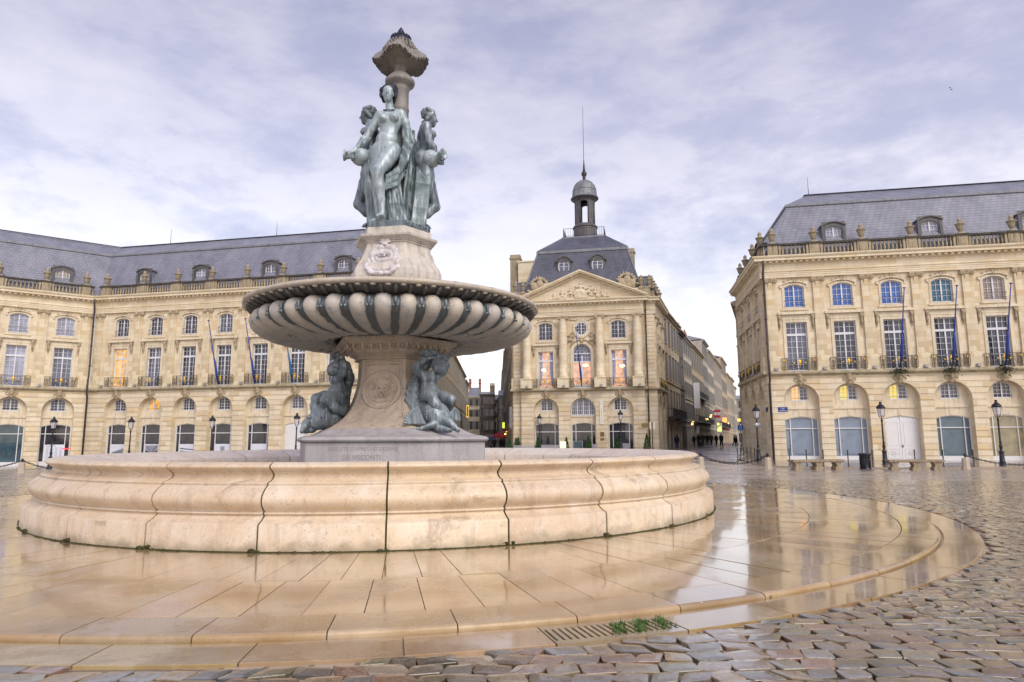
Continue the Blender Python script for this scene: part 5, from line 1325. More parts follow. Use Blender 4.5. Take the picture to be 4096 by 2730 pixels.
def upper_bay(mb, c, uL, uR, y=.05):
    panel(mb, uL, uR, ZL1, ZE, y, [(c, .80, 6.76, 10.70, 0, .32), (c, .755, 11.92, 13.58, .24, .28)], 0)
    # mouldings round the openings
    for s_ in (-1, 1):
        x0, x1 = sorted((c + s_ * .80, c + s_ * 1.02)); mb.box(x0, x1, y - .06, y - .0005, 6.765, 10.92, 1)
        x0, x1 = sorted((c + s_ * .755, c + s_ * .93)); mb.box(x0, x1, y - .05, y - .0005, 11.8, 13.62, 1)
    mb.box(c - .80, c + .80, y - .06, y - .0005, 10.70, 10.92, 1); mb.box(c - 1.02, c + 1.02, y - .085, y - .0005, 10.921, 10.97, 1); mb.box(c - 1.12, c + 1.12, y - .04, y - .0005, 10.975, 11.30, 1)
    mb.box(c - 1.46, c + 1.46, y - .24, y - .0005, 11.33, 11.46, 1); mb.box(c - 1.40, c + 1.40, y - .19, y - .0005, 11.461, 11.54, 1)
    mb.box(c - 1.06, c + 1.06, y - .09, y - .0005, 11.68, 11.80, 1); mb.box(c - .82, c + .82, y - .03, y - .0005, 11.801, 11.915, 1)
    A = arc(c, .755, 13.58, .24, 8); B = arc(c, .93, 13.62, .30, 8)
    for i in range(8): mb.prism([A[i], A[i + 1], B[i + 1], B[i]], y - .05, y - .0005, 1)
    B2 = arc(c, 1.08, 13.70, .34, 8); B3 = arc(c, 1.1, 13.80, .34, 8)
    for i in range(8): mb.prism([B2[i], B2[i + 1], B3[i + 1], B3[i]], y - .13, y - .0005, 1)
    for s_ in (-1, 1): mb.prism([(c + s_ * .93, 13.5), (c + s_ * 1.1, 13.6), (c + s_ * 1.1, 13.72), (c + s_ * .93, 13.75)] if s_ > 0 else [(c - 1.1, 13.6), (c - .93, 13.5), (c - .93, 13.75), (c - 1.1, 13.72)], y - .11, y - .0005, 1)
ENT = [(-.05, ZE - .02), (.14, ZE - .02), (.14, ZE + .15), (.165, ZE + .16), (.165, ZE + .31), (.19, ZE + .32), (.19, ZE + .43), (.23, ZE + .46), (.25, ZE + .50), (.13, ZE + .52), (.13, 15.5), (.2, 15.54), (.24, 15.60), (.24, 15.74), (.62, 15.745), (.62, 15.93), (.66, 15.94), (.72, 16.03), (.74, 16.09), (.74, 16.14), (.0, 16.16)]
LEDGE = [(-.02, ZL0 - .08), (.07, ZL0 - .06), (.09, ZL0 + .02), (.16, ZL0 + .08), (.34, ZL0 + .09), (.38, ZL0 + .17), (.38, ZL1 - .05), (.34, ZL1 - .02), (-.05, ZL1 + .005)]
def dentils(mb, path, z0=15.6, z1=15.735, o0=.24, o1=.50, step=.46, wd=.2):
    for i in range(len(path) - 1):
        a, b = Vector(path[i][:2]), Vector(path[i + 1][:2]); L_ = (b - a).length; d = (b - a) / L_; n_ = Vector((d.y, -d.x)); k = int(L_ / step)
        for j in range(k):
            c = a + d * (L_ * (j + .5) / k) + n_ * (o0 + o1) / 2; box_pt(mb, c, d, n_, wd / 2, (o1 - o0) / 2, z0, z1)
def frame_of(a, b):
    a, b = Vector(a[:2]), Vector(b[:2]); d = (b - a).normalized()
    return Matrix(((d.x, -d.y, 0, a.x), (d.y, d.x, 0, a.y), (0, 0, 1, 0), (0, 0, 0, 1)))
def facade(parent, a, b, bays, zb, pil, shops, lun_gl, fr_gl, at_gl, rails=None, y_up=.05, seeds=0, pil_kind='pilaster', edges=None, quoin=None, mats=None):
    """one face of a building: a -> b left to right as seen from outside; bays and pilasters as distances from a"""
    Fm = frame_of(a, b); L_ = (Vector(b[:2]) - Vector(a[:2])).length
    mb = MB(); cuts = [0] + [(bays[i] + bays[i + 1]) / 2 for i in range(len(bays) - 1)] + [L_]
    ops = []
    for i, c in enumerate(bays):
        ops.append(ground_bay(mb, c, cuts[i], cuts[i + 1], zb)); upper_bay(mb, c, cuts[i], cuts[i + 1], y_up)
    courses(mb, 0, L_, -1.76, ops)
    link('wall', mb.mesh('wall', [M['rustic'], M['trim']] if mats is None else mats), parent, Fm)
    ub = MB()
    for i, c in enumerate(bays):
        s = shops[i % len(shops)]
        Mg = Fm @ T(c, .62, 0)
        if s == 'door': double_door(parent, Fm @ T(c, .60, 0), zb)
        elif s: shopfront(parent, Mg, s, zb)
        window(parent, Fm @ T(c, .62, 0), 'lunette', lun_gl[i % len(lun_gl)]); window(parent, Fm @ T(c, y_up + .24, 0), 'french', fr_gl[i % len(fr_gl)]); window(parent, Fm @ T(c, y_up + .2, 0), 'attic', at_gl[i % len(at_gl)])
        link('mascaron', cached(('masc', (i + seeds) % 3), lambda: mascaron_mesh((i + seeds) % 3)), parent, Fm @ T(c, -.04, 0))
        link('window_crest', cached('crest', cartouche_small), parent, Fm @ T(c, y_up, 0))
        for s_ in (-1, 1): link('console', cached('console', console_mesh), parent, Fm @ T(c + s_ * 1.27, y_up, 0))
        rl = link('balcony_railing', cached('rail', rail_mesh), parent, Fm @ T(c, 0, 0)); link('gilt_ornament', cached('gilt', gilt_mesh), rl, Fm @ T(c, 0, 0))
        gr_ = cached('guard', lambda: guard_mesh()); link('window_guard', gr_, parent, Fm @ T(c, y_up - .1, 0)); link('window_guard', cached('guard2', lambda: guard_mesh(.7, 4.62, [0])), parent, Fm @ T(c, .42, 0))
    for p in pil:
        q_ = link('pilaster', cached('pil', pilaster_mesh), parent, Fm @ T(p, y_up, 0)); link('capital', cached('capital', capital_mesh), q_, Fm @ T(p, y_up, 0))
    for p in pil[:-1] if len(pil) > 1 else []:
        pass
    return Fm
def guard_mesh(hw=.80, z0=12.0, zs=(0, .13, .42, .5)):
    m = MB()
    for dz_ in zs: m.tube([(-hw, -.03, z0 + dz_), (hw, -.03, z0 + dz_)], .014, 5)
    return m.mesh('window_guard', M['iron'])
def flood_mesh():
    m = MB(); m.box(-.13, .13, -.1, .1, .04, .26); m.box(-.06, .06, -.06, .06, 0, .04)
    return m.mesh('floodlight', M['zinc'])
MANSARD = [(-.42, 16.2), (-.42, 16.5), (-3.0, 21.38)]
CURB = [(-2.93, 21.30), (-2.86, 21.36), (-2.86, 21.52), (-2.95, 21.60), (-3.1, 21.62)]
UPPER = [(-3.05, 21.60), (-5.2, 23.05), (-7.2, 21.6), (-9.2, 16.2)]
# ------------------------------------------------------------------ the three palaces
def along(a, d, t_): return (a[0] + d[0] * t_, a[1] + d[1] * t_)
def pipe(parent, p, n_, z0=-.8, z1=15.4, r_=.09):
    m = MB(); m.tube([(p[0] + n_[0] * .55, p[1] + n_[1] * .55, z1 + .4), (p[0] + n_[0] * .5, p[1] + n_[1] * .5, z1), (p[0] + n_[0] * .22, p[1] + n_[1] * .22, z1 - .6), (p[0] + n_[0] * .22, p[1] + n_[1] * .22, 7.9), (p[0] + n_[0] * .46, p[1] + n_[1] * .46, 7.5), (p[0] + n_[0] * .46, p[1] + n_[1] * .46, 6.2), (p[0] + n_[0] * .16, p[1] + n_[1] * .16, 5.8), (p[0] + n_[0] * .16, p[1] + n_[1] * .16, z0)], r_, 8)
    for z in (13, 11, 9, 5, 3.4, 1.6): m.lathe([(r_ * 1.3, -.06), (r_ * 1.3, .06)], 8, (p[0] + n_[0] * (.22 if z > 7 else .16), p[1] + n_[1] * (.22 if z > 7 else .16), z))
    link('downpipe', m.mesh('downpipe', M['pipe']), parent, Matrix())
def common(parent, path, z_led=True):
    e = MB(); sweep(e, path, ENT); dentils(e, path)
    link('entablature', e.mesh('entablature', M['ashlar_pale']), parent, Matrix())
    l_ = MB(); sweep(l_, path, LEDGE); link('balcony_ledge', l_.mesh('balcony_ledge', M['moss']), parent, Matrix())
def roof(parent, path, mat='slate', depth=True):
    r_ = MB(); sweep(r_, path, MANSARD + ([] if not depth else []))
    link('mansard_roof', r_.mesh('mansard_roof', M[mat]), parent, Matrix())
    u_ = MB(); sweep(u_, path, UPPER); link('upper_roof', u_.mesh('upper_roof', M[mat]), parent, Matrix())
    c_ = MB(); sweep(c_, path, CURB); sweep(c_, path, [(-5.05, 23.1), (-5.2, 23.18), (-5.35, 23.1)]); link('lead_curb', c_.mesh('lead_curb', M['lead']), parent, Matrix())

# right palace --------------------------------------------------
uR = Vector((.98308, -.18316)); RC = Vector((20.50, 53.57)); usd = Vector((.1714, .9852))
RS = RC + usd * 12.75; RE = RC + uR * 44
pr_ = empty('palace', 'pale limestone palace with slate mansard roof and blue flagpoles, nearest on the right', 'palace', T(RC.x, RC.y, -.3), 'palaces round the square')
nb = 11; bay0 = 2.44; bw_ = 3.635
bays = [bay0 + bw_ * i for i in range(nb)]; pil = [.62] + [bay0 + bw_ * (i + .5) for i in range(nb - 1)] + [43.4]
fR = facade(pr_, RC, RE, bays, -.3, pil, ['frost', 'frost', 'door', 'frost2', 'frost3', 'frost'], ['gl_halforange', 'gl_halfyellow', 'gl_halfyellow', 'gl_mid', 'gl_dark', 'gl_dark'], ['gl_mid', 'gl_dark', 'gl_dark', 'gl_dark', 'gl_dark', 'gl_dark'], ['gl_blue', 'gl_blue', 'gl_blue', 'gl_teal', 'gl_beige', 'gl_mid'])
sb = [2.6, 6.3, 10.0]
fS = facade(pr_, RS, RC, sb, .0, [.62, 4.45, 8.15, 12.1], ['frost', 'frost2', 'frost'], ['gl_dark'], ['gl_dark', 'gl_mid'], ['gl_mid'], seeds=1)
pathR = [tuple(RS + usd * 1.0), tuple(RC), tuple(RE)]
pathR = [tuple(RS), tuple(RC), tuple(RE)]
common(pr_, pathR)
pipe(pr_, RC + uR * .10 , Vector((-.18316, -.98308)), -.5)
balustrade(pr_, None, fR, .1, 44, [1.02] + pil[1:-1]); balustrade(pr_, None, fS, 0, 12.6, [1.4, 4.45, 8.15, 11.7], urns=True)
roof(pr_, [tuple(RS + usd * 3), tuple(RC), tuple(RE)])
for i in (1, 3, 5, 7): dormer(pr_, fR @ T(bays[i] - .0, 1.05, 17.3))
for i in (1,): dormer(pr_, fS @ T(sb[i], 1.05, 17.3))
for i, (mt, sl_) in enumerate((('pole', .0), ('pole', .0), ('pole', .0))):
    c = bays[2 + i]
    link('flagpole', cached('fp', lambda: lead_pole(6.1).mesh('flagpole', M['pole'])), pr_, fR @ T(c, -.45, 6.85) @ Matrix.Rotation(R(14), 4, 'X') @ Matrix.Rotation(R(2.0), 4, 'Y'))
for p in pil: link('floodlight', cached('flood', flood_mesh), pr_, fR @ T(p + .05, -.36, ZL1))
for p in (4.45, 8.15): link('floodlight', cached('flood', flood_mesh), pr_, fS @ T(p, -.36, ZL1))
rdm = MB(); rdm.tube([(0, 0, 0), (0, 0, 1.7)], [.03, .012], 5); rodm = rdm.mesh('lightning_rod', M['iron2'])
for t_ in (5.4, 28): q_ = RC + uR * t_ + Vector((.18316, .98308)) * 5.2; link('lightning_rod', rodm, pr_, T(q_.x, q_.y, 23.1))
M['enamel'] = flat('blue_enamel', (.012, .03, .20), .3); M['whiteink'] = flat('white_lettering', (.75, .76, .8), .5)
pn = MB(); pn.box(-.36, .36, -.02, .0, -.19, .19); pn.box(-.33, .33, -.024, -.0201, .165, .172); pn.box(-.33, .33, -.024, -.0201, -.172, -.165)
Mp = fR @ T(1.0, -.06, 3.72)
pl_ = link('street_name_plate', pn.mesh('street_name_plate', M['enamel']), pr_, Mp)
for s_, z_, sz in (('PLACE', .095, .105), ('DE', .0, .07), ('LA BOURSE', -.095, .105)): link('lettering', text_mesh(s_, sz, M['whiteink'], .002), pl_, Mp @ Matrix.Translation((0, -.0225, z_)) @ UP)
Mp2 = fS @ T(12.1, -.06, 3.75); p2 = link('street_name_plate', pn.mesh('street_name_plate', M['enamel']), pr_, Mp2)
M['ghost'] = flat('faded_lettering', (.12, .14, .2), .5)
for i in (0, 1, 3):
    c = bays[i]; 
    link('lettering', cached('web', lambda: text_mesh('www.bordeaux.cci.fr', .15, M['ghost'], .001)), pr_, fR @ Matrix.Translation((c, .64, .22)) @ UP)
M['fern'] = flat('dark_ivy', (.028, .035, .018), .7, var=.5, scale=18)
def ivy(seed):
    m = MB(); r_ = random.Random(seed)
    for _ in range(240):
        x, z = r_.gauss(0, .30), 6.55 + r_.gauss(0, .22); y = -.42 - r_.random() * .2 - .1 * (z < 6.4); s_ = r_.uniform(.03, .08)
        d1 = Vector((r_.uniform(-1, 1), r_.uniform(-1, 1), r_.uniform(-1, 1))).normalized() * s_; d2 = Vector((r_.uniform(-1, 1), r_.uniform(-1, 1), r_.uniform(-1, 1))).normalized() * s_
        p = Vector((x, y, z)); m.add([tuple(p - d1), tuple(p + d2), tuple(p + d1), tuple(p - d2)], [(0, 1, 2, 3)])
    return m.mesh('wall_plant', M['fern'])
for i, lb in ((2, 'dark wall plant on the ledge above the white double door'), (3, 'dark wall plant on the ledge, middle of three'), (4, 'dark wall plant on the ledge above the yellowish shop window')):
    tag(link('wall_plant', ivy(i), None, fR @ T(bays[i] - .1, 0, 0)), lb, 'plant', 'plants growing on the ledge')

# left palace: two wings meeting in a hollow corner --------------------------------------------------
uB = Vector((.9781, -.20812)); uA = Vector((.7924, .61)); AB = Vector((-42.83, 67.58))
nB_ = Vector((uB.y, -uB.x))
BE = AB + uB * 33.6; AE = AB - uA * 30
pl2 = empty('palace', 'left palace of two wings meeting in a corner, lit windows and poster shop windows', 'palace', T(AB.x, AB.y, -.8), 'palaces round the square')
bB = [3.42 + 3.915 * i for i in range(8)]
fB = facade(pl2, AB, BE, bB, -.7, [.75] + [3.42 + 3.915 * (i + .5) for i in range(7)] + [32.9], ['shopdark', 'shopdark', 'shopdark', 'shopdark', 'shopdark', 'door', 'shopdark', 'frost', 'frost'], ['gl_dark', 'gl_amber', 'gl_dark', 'gl_dark', 'gl_dark', 'gl_mid'], ['gl_orange', 'gl_mid', 'gl_dark', 'gl_dark', 'gl_dark', 'gl_dark', 'gl_mid'], ['gl_dark', 'gl_dark', 'gl_dark', 'gl_mid', 'gl_dark'], seeds=2)
LA = 30.0; bA = [LA - 2.4 - 3.80 * i for i in range(7)][::-1]
fA = facade(pl2, AE, AB, bA, -.8, [LA - 2.4 - 3.80 * (i + .5) for i in range(6)][::-1] + [LA - .72], ['shopdark', 'shopteal', 'shopteal', 'shopdark', 'shopteal', 'shopteal', 'shopdark'], ['gl_mid', 'gl_dark'], ['gl_pale', 'gl_mid', 'gl_pale', 'gl_mid', 'gl_pale', 'gl_pale', 'gl_mid'], ['gl_mid', 'gl_pale', 'gl_pale', 'gl_mid', 'gl_pale', 'gl_pale', 'gl_pale'], seeds=1)
BN = Vector((-uB.y, uB.x))
pathB = [tuple(AE), tuple(AB), tuple(BE), tuple(BE + Vector((-.02, 1)) * 11)]
common(pl2, pathB)
roof(pl2, pathB)
pipe(pl2, AB + Vector((.2, -.35)), Vector((.30, -.95)), -1)
balustrade(pl2, None, fB, .2, 33.4, [.95] + [3.42 + 3.915 * (i + .5) for i in range(7)] + [32.7]); balustrade(pl2, None, fA, 0, LA - .2, [LA - 2.4 - 3.80 * (i + .5) for i in range(6)][::-1] + [LA - .95])
for i in (0, 2, 4, 6): dormer(pl2, fB @ T(bB[i] + (1.2 if i == 0 else 0), 1.05, 17.3), 'gl_pale' if i < 4 else 'gl_mid')
for i in (0, 2, 4, 6): dormer(pl2, fA @ T(bA[i] - (.6 if i == 6 else 0), 1.05, 17.3), 'gl_beige')
for i, mt in ((3, 'pole'), (4, 'pole'), (5, 'pole2')):
    link('flagpole', cached(('fpb', mt), lambda: lead_pole(6.2).mesh('flagpole', M[mt])), pl2, fB @ T(bB[i] - .12, -.45, 6.8) @ Matrix.Rotation(R(14), 4, 'X') @ Matrix.Rotation(R(-3.0), 4, 'Y'))
for i in range(8): link('floodlight', cached('flood', flood_mesh), pl2, fB @ T(3.42 + 3.915 * (i - .5) + .3, -.36, ZL1))
for i in range(6): link('floodlight', cached('flood', flood_mesh), pl2, fA @ T(LA - 2.4 - 3.80 * (i + .5) + .2, -.36, ZL1))
for P_ in (AB + uB * 4 - nB_ * 5.2, AB + uB * 17 - nB_ * 5.2, AB + uB * 29 - nB_ * 5.2, AB - uA * 9 - Vector((uA.y, -uA.x)) * 5.2): link('lightning_rod', rodm, pl2, T(P_.x, P_.y, 23.1))
# exhibition posters in the shop windows
M['ink'] = flat('poster_ink', (.06, .07, .10), .5); M['ink2'] = flat('poster_grey', (.25, .27, .33), .5); M['tan'] = flat('poster_tan', (.42, .34, .24), .5); M['green'] = flat('poster_green', (.15, .2, .06), .5)
def poster(kind):
    m = MB(); m.box(-.80, .80, .0, .02, .0, 1.72)
    f = lambda pts, mi: m.add([(p[0], -.004, p[1]) for p in pts], [tuple(range(len(pts)))], False, mi)
    if kind == 0: f([(-.75, .5), (.5, .42), (.7, .9), (.7, 1.35), (-.6, .95)], 2); f([(-.75, .42), (.75, .36), (.75, .46), (-.75, .5)], 4); [f([(-.6 + .13 * i, .56), (-.54 + .13 * i, .56), (-.54 + .13 * i, .9 + .03 * i), (-.6 + .13 * i, .88 + .03 * i)], 1) for i in range(9)]
    if kind == 1: f([(-.7, .4), (.7, .4), (.7, 1.6), (-.7, 1.6)], 2); f([(-.2, .4), (.2, .4), (.06, .95), (-.06, .95)], 0); f([(-.7, 1.6), (-.62, 1.6), (-.06, 1.05), (-.1, 1.0)], 1); f([(.7, 1.6), (.62, 1.6), (.06, 1.05), (.1, 1.0)], 1); f([(-.7, .4), (-.3, .4), (-.1, .95), (-.7, 1.1)], 1); f([(.7, .4), (.3, .4), (.1, .95), (.7, 1.1)], 1)
    if kind == 2:
        for i in range(4): f([(-.7, .5 + .25 * i), (-.1, .44 + .25 * i), (.75, .55 + .2 * i), (.75, .63 + .2 * i), (-.1, .54 + .25 * i), (-.7, .6 + .25 * i)], 1)
        f([(-.7, .36), (.75, .36), (.75, .5), (-.7, .48)], 2)
    if kind == 3: f([(-.2, .8), (.25, .8), (.25, 1.5), (-.2, 1.5)], 2); f([(-.75, .36), (.75, .36), (.75, .75), (-.75, .65)], 2); f([(-.75, .32), (.75, .32), (.75, .42), (-.75, .4)], 1)
    if kind == 4: f([(-.75, .36), (.75, .36), (.75, 1.0), (.1, 1.1), (-.75, .9)], 3); f([(-.75, .5), (.6, .86), (.62, .92), (-.75, .58)], 0); f([(-.75, .95), (.75, 1.05), (.75, 1.2), (-.75, 1.1)], 2)
    if kind == 5: [f([(-.65 + .36 * c, .3 + .07 * i), (-.35 + .36 * c - .06 * ((i * 7 + c) % 3), .3 + .07 * i), (-.35 + .36 * c - .06 * ((i * 7 + c) % 3), .325 + .07 * i), (-.65 + .36 * c, .325 + .07 * i)], 2) for i in range(17) for c in range(4)]; f([(-.65, 1.55), (.1, 1.55), (.1, 1.62), (-.65, 1.62)], 2); 
    return m.mesh('window_poster', [M['poster'], M['ink'], M['ink2'], M['tan'], M['green']])
for i in range(5): link('window_poster', poster(i), pl2, fB @ T(bB[i] + .02, .56, -.55))
link('window_poster', poster(5), pl2, fA @ T(bA[6], .56, -.55))
nm = MB(); nm.box(-.35, .35, -.01, .01, -.05, .05); M['neon'] = emis('red_neon', (1, .02, .03), 2.5)
link('neon_strip', nm.mesh('neon_strip', M['neon']), pl2, fA @ T(bA[6] + 1.0, .56, .75))
# ------------------------------------------------------------------ the pavilion between the two streets
uP = Vector((.98, -.19903)); nP = Vector((uP.y, -uP.x)); PL = Vector((.133, 71.923)); PR = PL + uP * 15.07
dL = Vector((-.0213, .9998)); dRt = Vector((.3227, .9465))
PBL = PL + dL * 9.0; PBR = PR + dRt * 8.3
pv = empty('pavilion', 'narrow classical pavilion with pediment, columns and domed lantern standing between two streets', 'pavilion', T(7.5, 70.4, 0), 'palaces round the square')
PU0, PU1, PJ, PCu = .95, 13.83, .40, 7.455
J0 = PL + uP * PU0; J1 = PL + uP * PU1; J0f = J0 + nP * PJ; J1f = J1 + nP * PJ
fP = frame_of(J0f, J1f); cen = PCu - PU0; Lc = PU1 - PU0; zbP = .05
mb = MB(); cuts = [0, cen - 1.93, cen + 1.93, Lc]; bx = [cen - 3.86, cen, cen + 3.86]; ops = []
for i, c in enumerate(bx):
    if i != 1: ops.append(ground_bay(mb, c, cuts[i], cuts[i + 1], zbP)); upper_bay(mb, c, cuts[i], cuts[i + 1], .05)
    else:
        ops.append(ground_bay(mb, c, cuts[i], cuts[i + 1], zbP, lun=False))
        panel(mb, cuts[1], cuts[2], ZL1, ZE, .05, [(c, .98, 6.76, 10.45, .98, .32)], 0)
        for A, B, zlo in ((arc(c, .98, 10.45, .98, 14), arc(c, 1.22, 10.45, 1.22, 14), 6.77),):
            for j in range(14): mb.prism([A[j], A[j + 1], B[j + 1], B[j]], -.04, .0495, 1)
        for s_ in (-1, 1): x0, x1 = sorted((c + s_ * .98, c + s_ * 1.22)); mb.box(x0, x1, -.04, .0495, 6.77, 10.449, 1)
courses(mb, 0, Lc, -1.76, ops)
link('wall', mb.mesh('wall', [M['rustic'], M['trim']]), pv, fP)
for i, c in enumerate(bx):
    shopfront(pv, fP @ T(c, .62, 0), 'shopdark', zbP)
    if i != 1:
        window(pv, fP @ T(c, .62, 0), 'lunette', 'gl_dark'); f_ = window(pv, fP @ T(c, .30, 0), 'french', 'gl_peach'); window(pv, fP @ T(c, .26, 0), 'attic', 'gl_dark')
        cu = MB()
        for s_ in (-1, 1):
            for k in range(7):
                x0 = s_ * (.70 - .05 * k); cu.tube([(x0, .02, 10.6), (x0 - s_ * .02, .02, 9.0), (x0 + s_ * .10 * k / 7, .02, 8.0), (x0 + s_ * .04 * k, .02, 7.0)], .028, 4)
        link('curtain', cached('curt', lambda: cu.mesh('curtain', M['curtain'])), f_, fP @ T(c, .31, 0))
        link('window_crest', cached('crest', cartouche_small), pv, fP @ T(c, .05, 0))
        for s_ in (-1, 1): link('console', cached('console', console_mesh), pv, fP @ T(c + s_ * 1.27, .05, 0))
        link('window_guard', cached('guard', lambda: guard_mesh()), pv, fP @ T(c, -.05, 0))
    link('mascaron', cached(('masc', i), lambda: mascaron_mesh(i)), pv, fP @ T(c, -.04, 0))
    rl = link('balcony_railing', cached('rail', rail_mesh), pv, fP @ T(c, 0, 0)); link('gilt_ornament', cached('gilt', gilt_mesh), rl, fP @ T(c, 0, 0))
M['lamp_hot'] = emis('chandelier_glow', (1, .72, .30), 6)
ch = MB()
for k in range(8): a_ = 2 * PI * k / 8; ch.ball((.22 * math.cos(a_), .0, .1 * math.sin(a_)), .045, 6, 4)
for c, z_ in ((bx[0] - .22, 8.75), (bx[1] + .35, 9.15), (bx[2] + .3, 9.0), ): link('chandelier', cached('chand', lambda: ch.mesh('chandelier', M['lamp_hot'])), pv, fP @ T(c, .30, z_))
# middle bay: tall arched window, glazed lunette, oval window with carving
m = MB(); m.box(-.98, -.88, -.04, .03, 6.77, 10.45); m.box(.88, .98, -.04, .03, 6.77, 10.45); m.box(-.07, .07, -.06, .02, 6.97, 10.2); m.box(-.88, .88, -.04, .03, 6.77, 7.1)
m.box(-.88, .88, -.07, .02, 9.45, 9.6); m.box(-.88, .88, -.06, .02, 10.35, 10.47)
A = arc(0, .98, 10.45, .98, 16); B = arc(0, .89, 10.45, .89, 16)
for j in range(16): m.prism([A[j], A[j + 1], B[j + 1], B[j]], -.04, .03)
for k in range(1, 8): t_ = PI * k / 8; m.tube([(.2 * math.cos(t_), -.01, 10.47 + .2 * math.sin(t_)), (.9 * math.cos(t_), -.01, 10.47 + .9 * math.sin(t_))], .018, 4)
for rr_ in (.25, .58): m.tube([(rr_ * math.cos(PI * k / 14), -.01, 10.47 + rr_ * math.sin(PI * k / 14)) for k in range(15)], .018, 4)
for s_ in (-1, 1):
    for k in (1, 2): x = s_ * (.07 + .81 * k / 3); m.box(x - .014, x + .014, -.02, .01, 7.1, 10.35)
    for z in (7.6, 8.05, 8.5, 8.97, 10.0): xa, xb = sorted((s_ * .07, s_ * .88)); m.box(xa, xb, -.021, .009, z - .014, z + .014)
w_ = link('window', m.mesh('window', M['winframe']), pv, fP @ T(bx[1], .30, 0))
link('pane', pane_mesh(.98, 6.97, 9.5, 0).mesh('pane', M['gl_peach']), w_, fP @ T(bx[1], .30, 0)); 
p_ = MB(); A = arc(0, .95, 10.45, .95, 16); p_.add([(q_[0], .034, q_[1]) for q_ in [(-.95, 9.51), (.95, 9.51)] + A[::-1]], [tuple(range(len(A) + 2))]); link('pane', p_.mesh('pane', M['gl_mid']), w_, fP @ T(bx[1], .30, 0))
m = MB(); A = arc(0, 1.3, 4.42, 1.3, 16); B = arc(0, 1.2, 4.42, 1.2, 16)
for j in range(16): m.prism([A[j], A[j + 1], B[j + 1], B[j]], -.04, .03)
for x in (-1.25, -.62, 0, .62, 1.25): m.box(x - .05, x + .05, -.05, .02, 3.95, 4.42 + math.sqrt(max(0, 1.25 ** 2 - x * x)) - .02)
m.box(-1.3, 1.3, -.05, .03, 3.88, 3.98)
for k in range(-5, 6): x = k * .21; m.box(x - .013, x + .013, -.02, .01, 3.98, 4.42 + math.sqrt(1.25 ** 2 - x * x) - .02)
for z in (4.4, 4.82, 5.22): hx = math.sqrt(max(.01, 1.25 ** 2 - max(0, z - 4.42) ** 2)) - .03; m.box(-hx, hx, -.021, .009, z - .013, z + .013)
w_ = link('window', m.mesh('window', M['winframe']), pv, fP @ T(bx[1], .44, 0))
link('pane', pane_mesh(1.3, 3.9, 4.42, 1.3).mesh('pane', M['gl_mid']), w_, fP @ T(bx[1], .44, 0))
m = MB(); el = [(.62 * math.cos(2 * PI * k / 28), 13.05 + .74 * math.sin(2 * PI * k / 28)) for k in range(28)]
for s_, w0, w1, y0, y1, in ((0, 1.0, .88, -.03, .03),):
    for k in range(28):
        a, b = el[k], el[(k + 1) % 28]; sc_ = lambda p, f: (p[0] * f, 13.05 + (p[1] - 13.05) * f); m.prism([sc_(b, w0), sc_(a, w0), sc_(a, w1), sc_(b, w1)], y0, y1)
m.box(-.045, .045, -.04, .02, 12.35, 13.75)
for x in (-.3, .3): m.box(x - .013, x + .013, -.02, .01, 12.45, 13.65)
for z in (12.7, 13.05, 13.4): m.box(-.55, .55, -.021, .009, z - .013, z + .013)
w_ = link('oval_window', m.mesh('oval_window', M['winframe']), pv, fP @ T(bx[1], -.02, 0))
p_ = MB(); p_.add([(q_[0], .033, q_[1]) for q_ in el[::-1]], [tuple(range(28))]); link('pane', p_.mesh('pane', M['gl_dark']), w_, fP @ T(bx[1], -.02, 0))
sur = MB(); sur.lathe([(.62, -.02), (.64, .06), (.72, .10), (.80, .06), (.84, .10), (.90, .08), (.92, -.05)], 36); sur.xf(Matrix.Translation((0, 0, 13.05)) @ Matrix.Scale(1.16, 4, (0, 0, 1)) @ Matrix.Rotation(PI / 2, 4, 'X'))
link('window_surround', sur.mesh('window_surround', M['trim']), pv, fP @ T(bx[1], 0, 0))
r_ = random.Random(9); ps = [ell((0, -.05, 13.98), (.22, .10, .2)), ell((0, -.08, 11.72), (.2, .14, .24))]
def relief_body(x, z, s, lean, r__):
    b_ = [ell((x + lean * .5 * s, -.14, z + .62 * s), (.115 * s, .12, .14 * s)), ell((x + lean * .25 * s, -.10, z + .3 * s), (.17 * s, .13, .24 * s)), ell((x, -.10, z), (.19 * s, .13, .19 * s))]
    b_ += chain([(x - .1 * s, -.1, z + .42 * s), (x - .32 * s - lean * .1, -.12, z + .28 * s), (x - .40 * s, -.12, z + .46 * s)], [.07 * s, .06 * s, .045 * s]) + chain([(x + .12 * s, -.1, z + .42 * s), (x + .33 * s, -.12, z + .26 * s), (x + .45 * s, -.12, z + .10 * s)], [.07 * s, .06 * s, .045 * s])
    b_ += chain([(x, -.1, z - .08 * s), (x - .26 * s, -.18, z - .15 * s), (x - .34 * s, -.12, z - .50 * s)], [.13 * s, .11 * s, .07 * s]) + chain([(x + .06 * s, -.1, z - .08 * s), (x + .22 * s, -.18, z - .22 * s), (x + .12 * s, -.12, z - .55 * s)], [.13 * s, .11 * s, .07 * s])
    return b_
for s_ in (-1, 1):
    ps += relief_body(s_ * 1.18, 11.95, 1.0, -s_ * .3, r_)
    for i in range(16): t_ = R(20 + 70 * i / 15); ps.append(ell((s_ * (1.42 * math.cos(t_) - .15), -.05, 10.75 + 1.15 * math.sin(t_)), (r_.uniform(.06, .11), .09, r_.uniform(.06, .1))))
    for i in range(10): ps.append(ell((s_ * (.35 + .13 * i), -.04, 14.05 - .10 * math.sin(i * .55) + r_.uniform(-.05, .05)), (.08, .07, .08)))
    ps += chain([(s_ * .2, -.05, 14.1), (s_ * .36, -.08, 13.95), (s_ * .3, -.06, 13.82)], [.06, .07, .05])
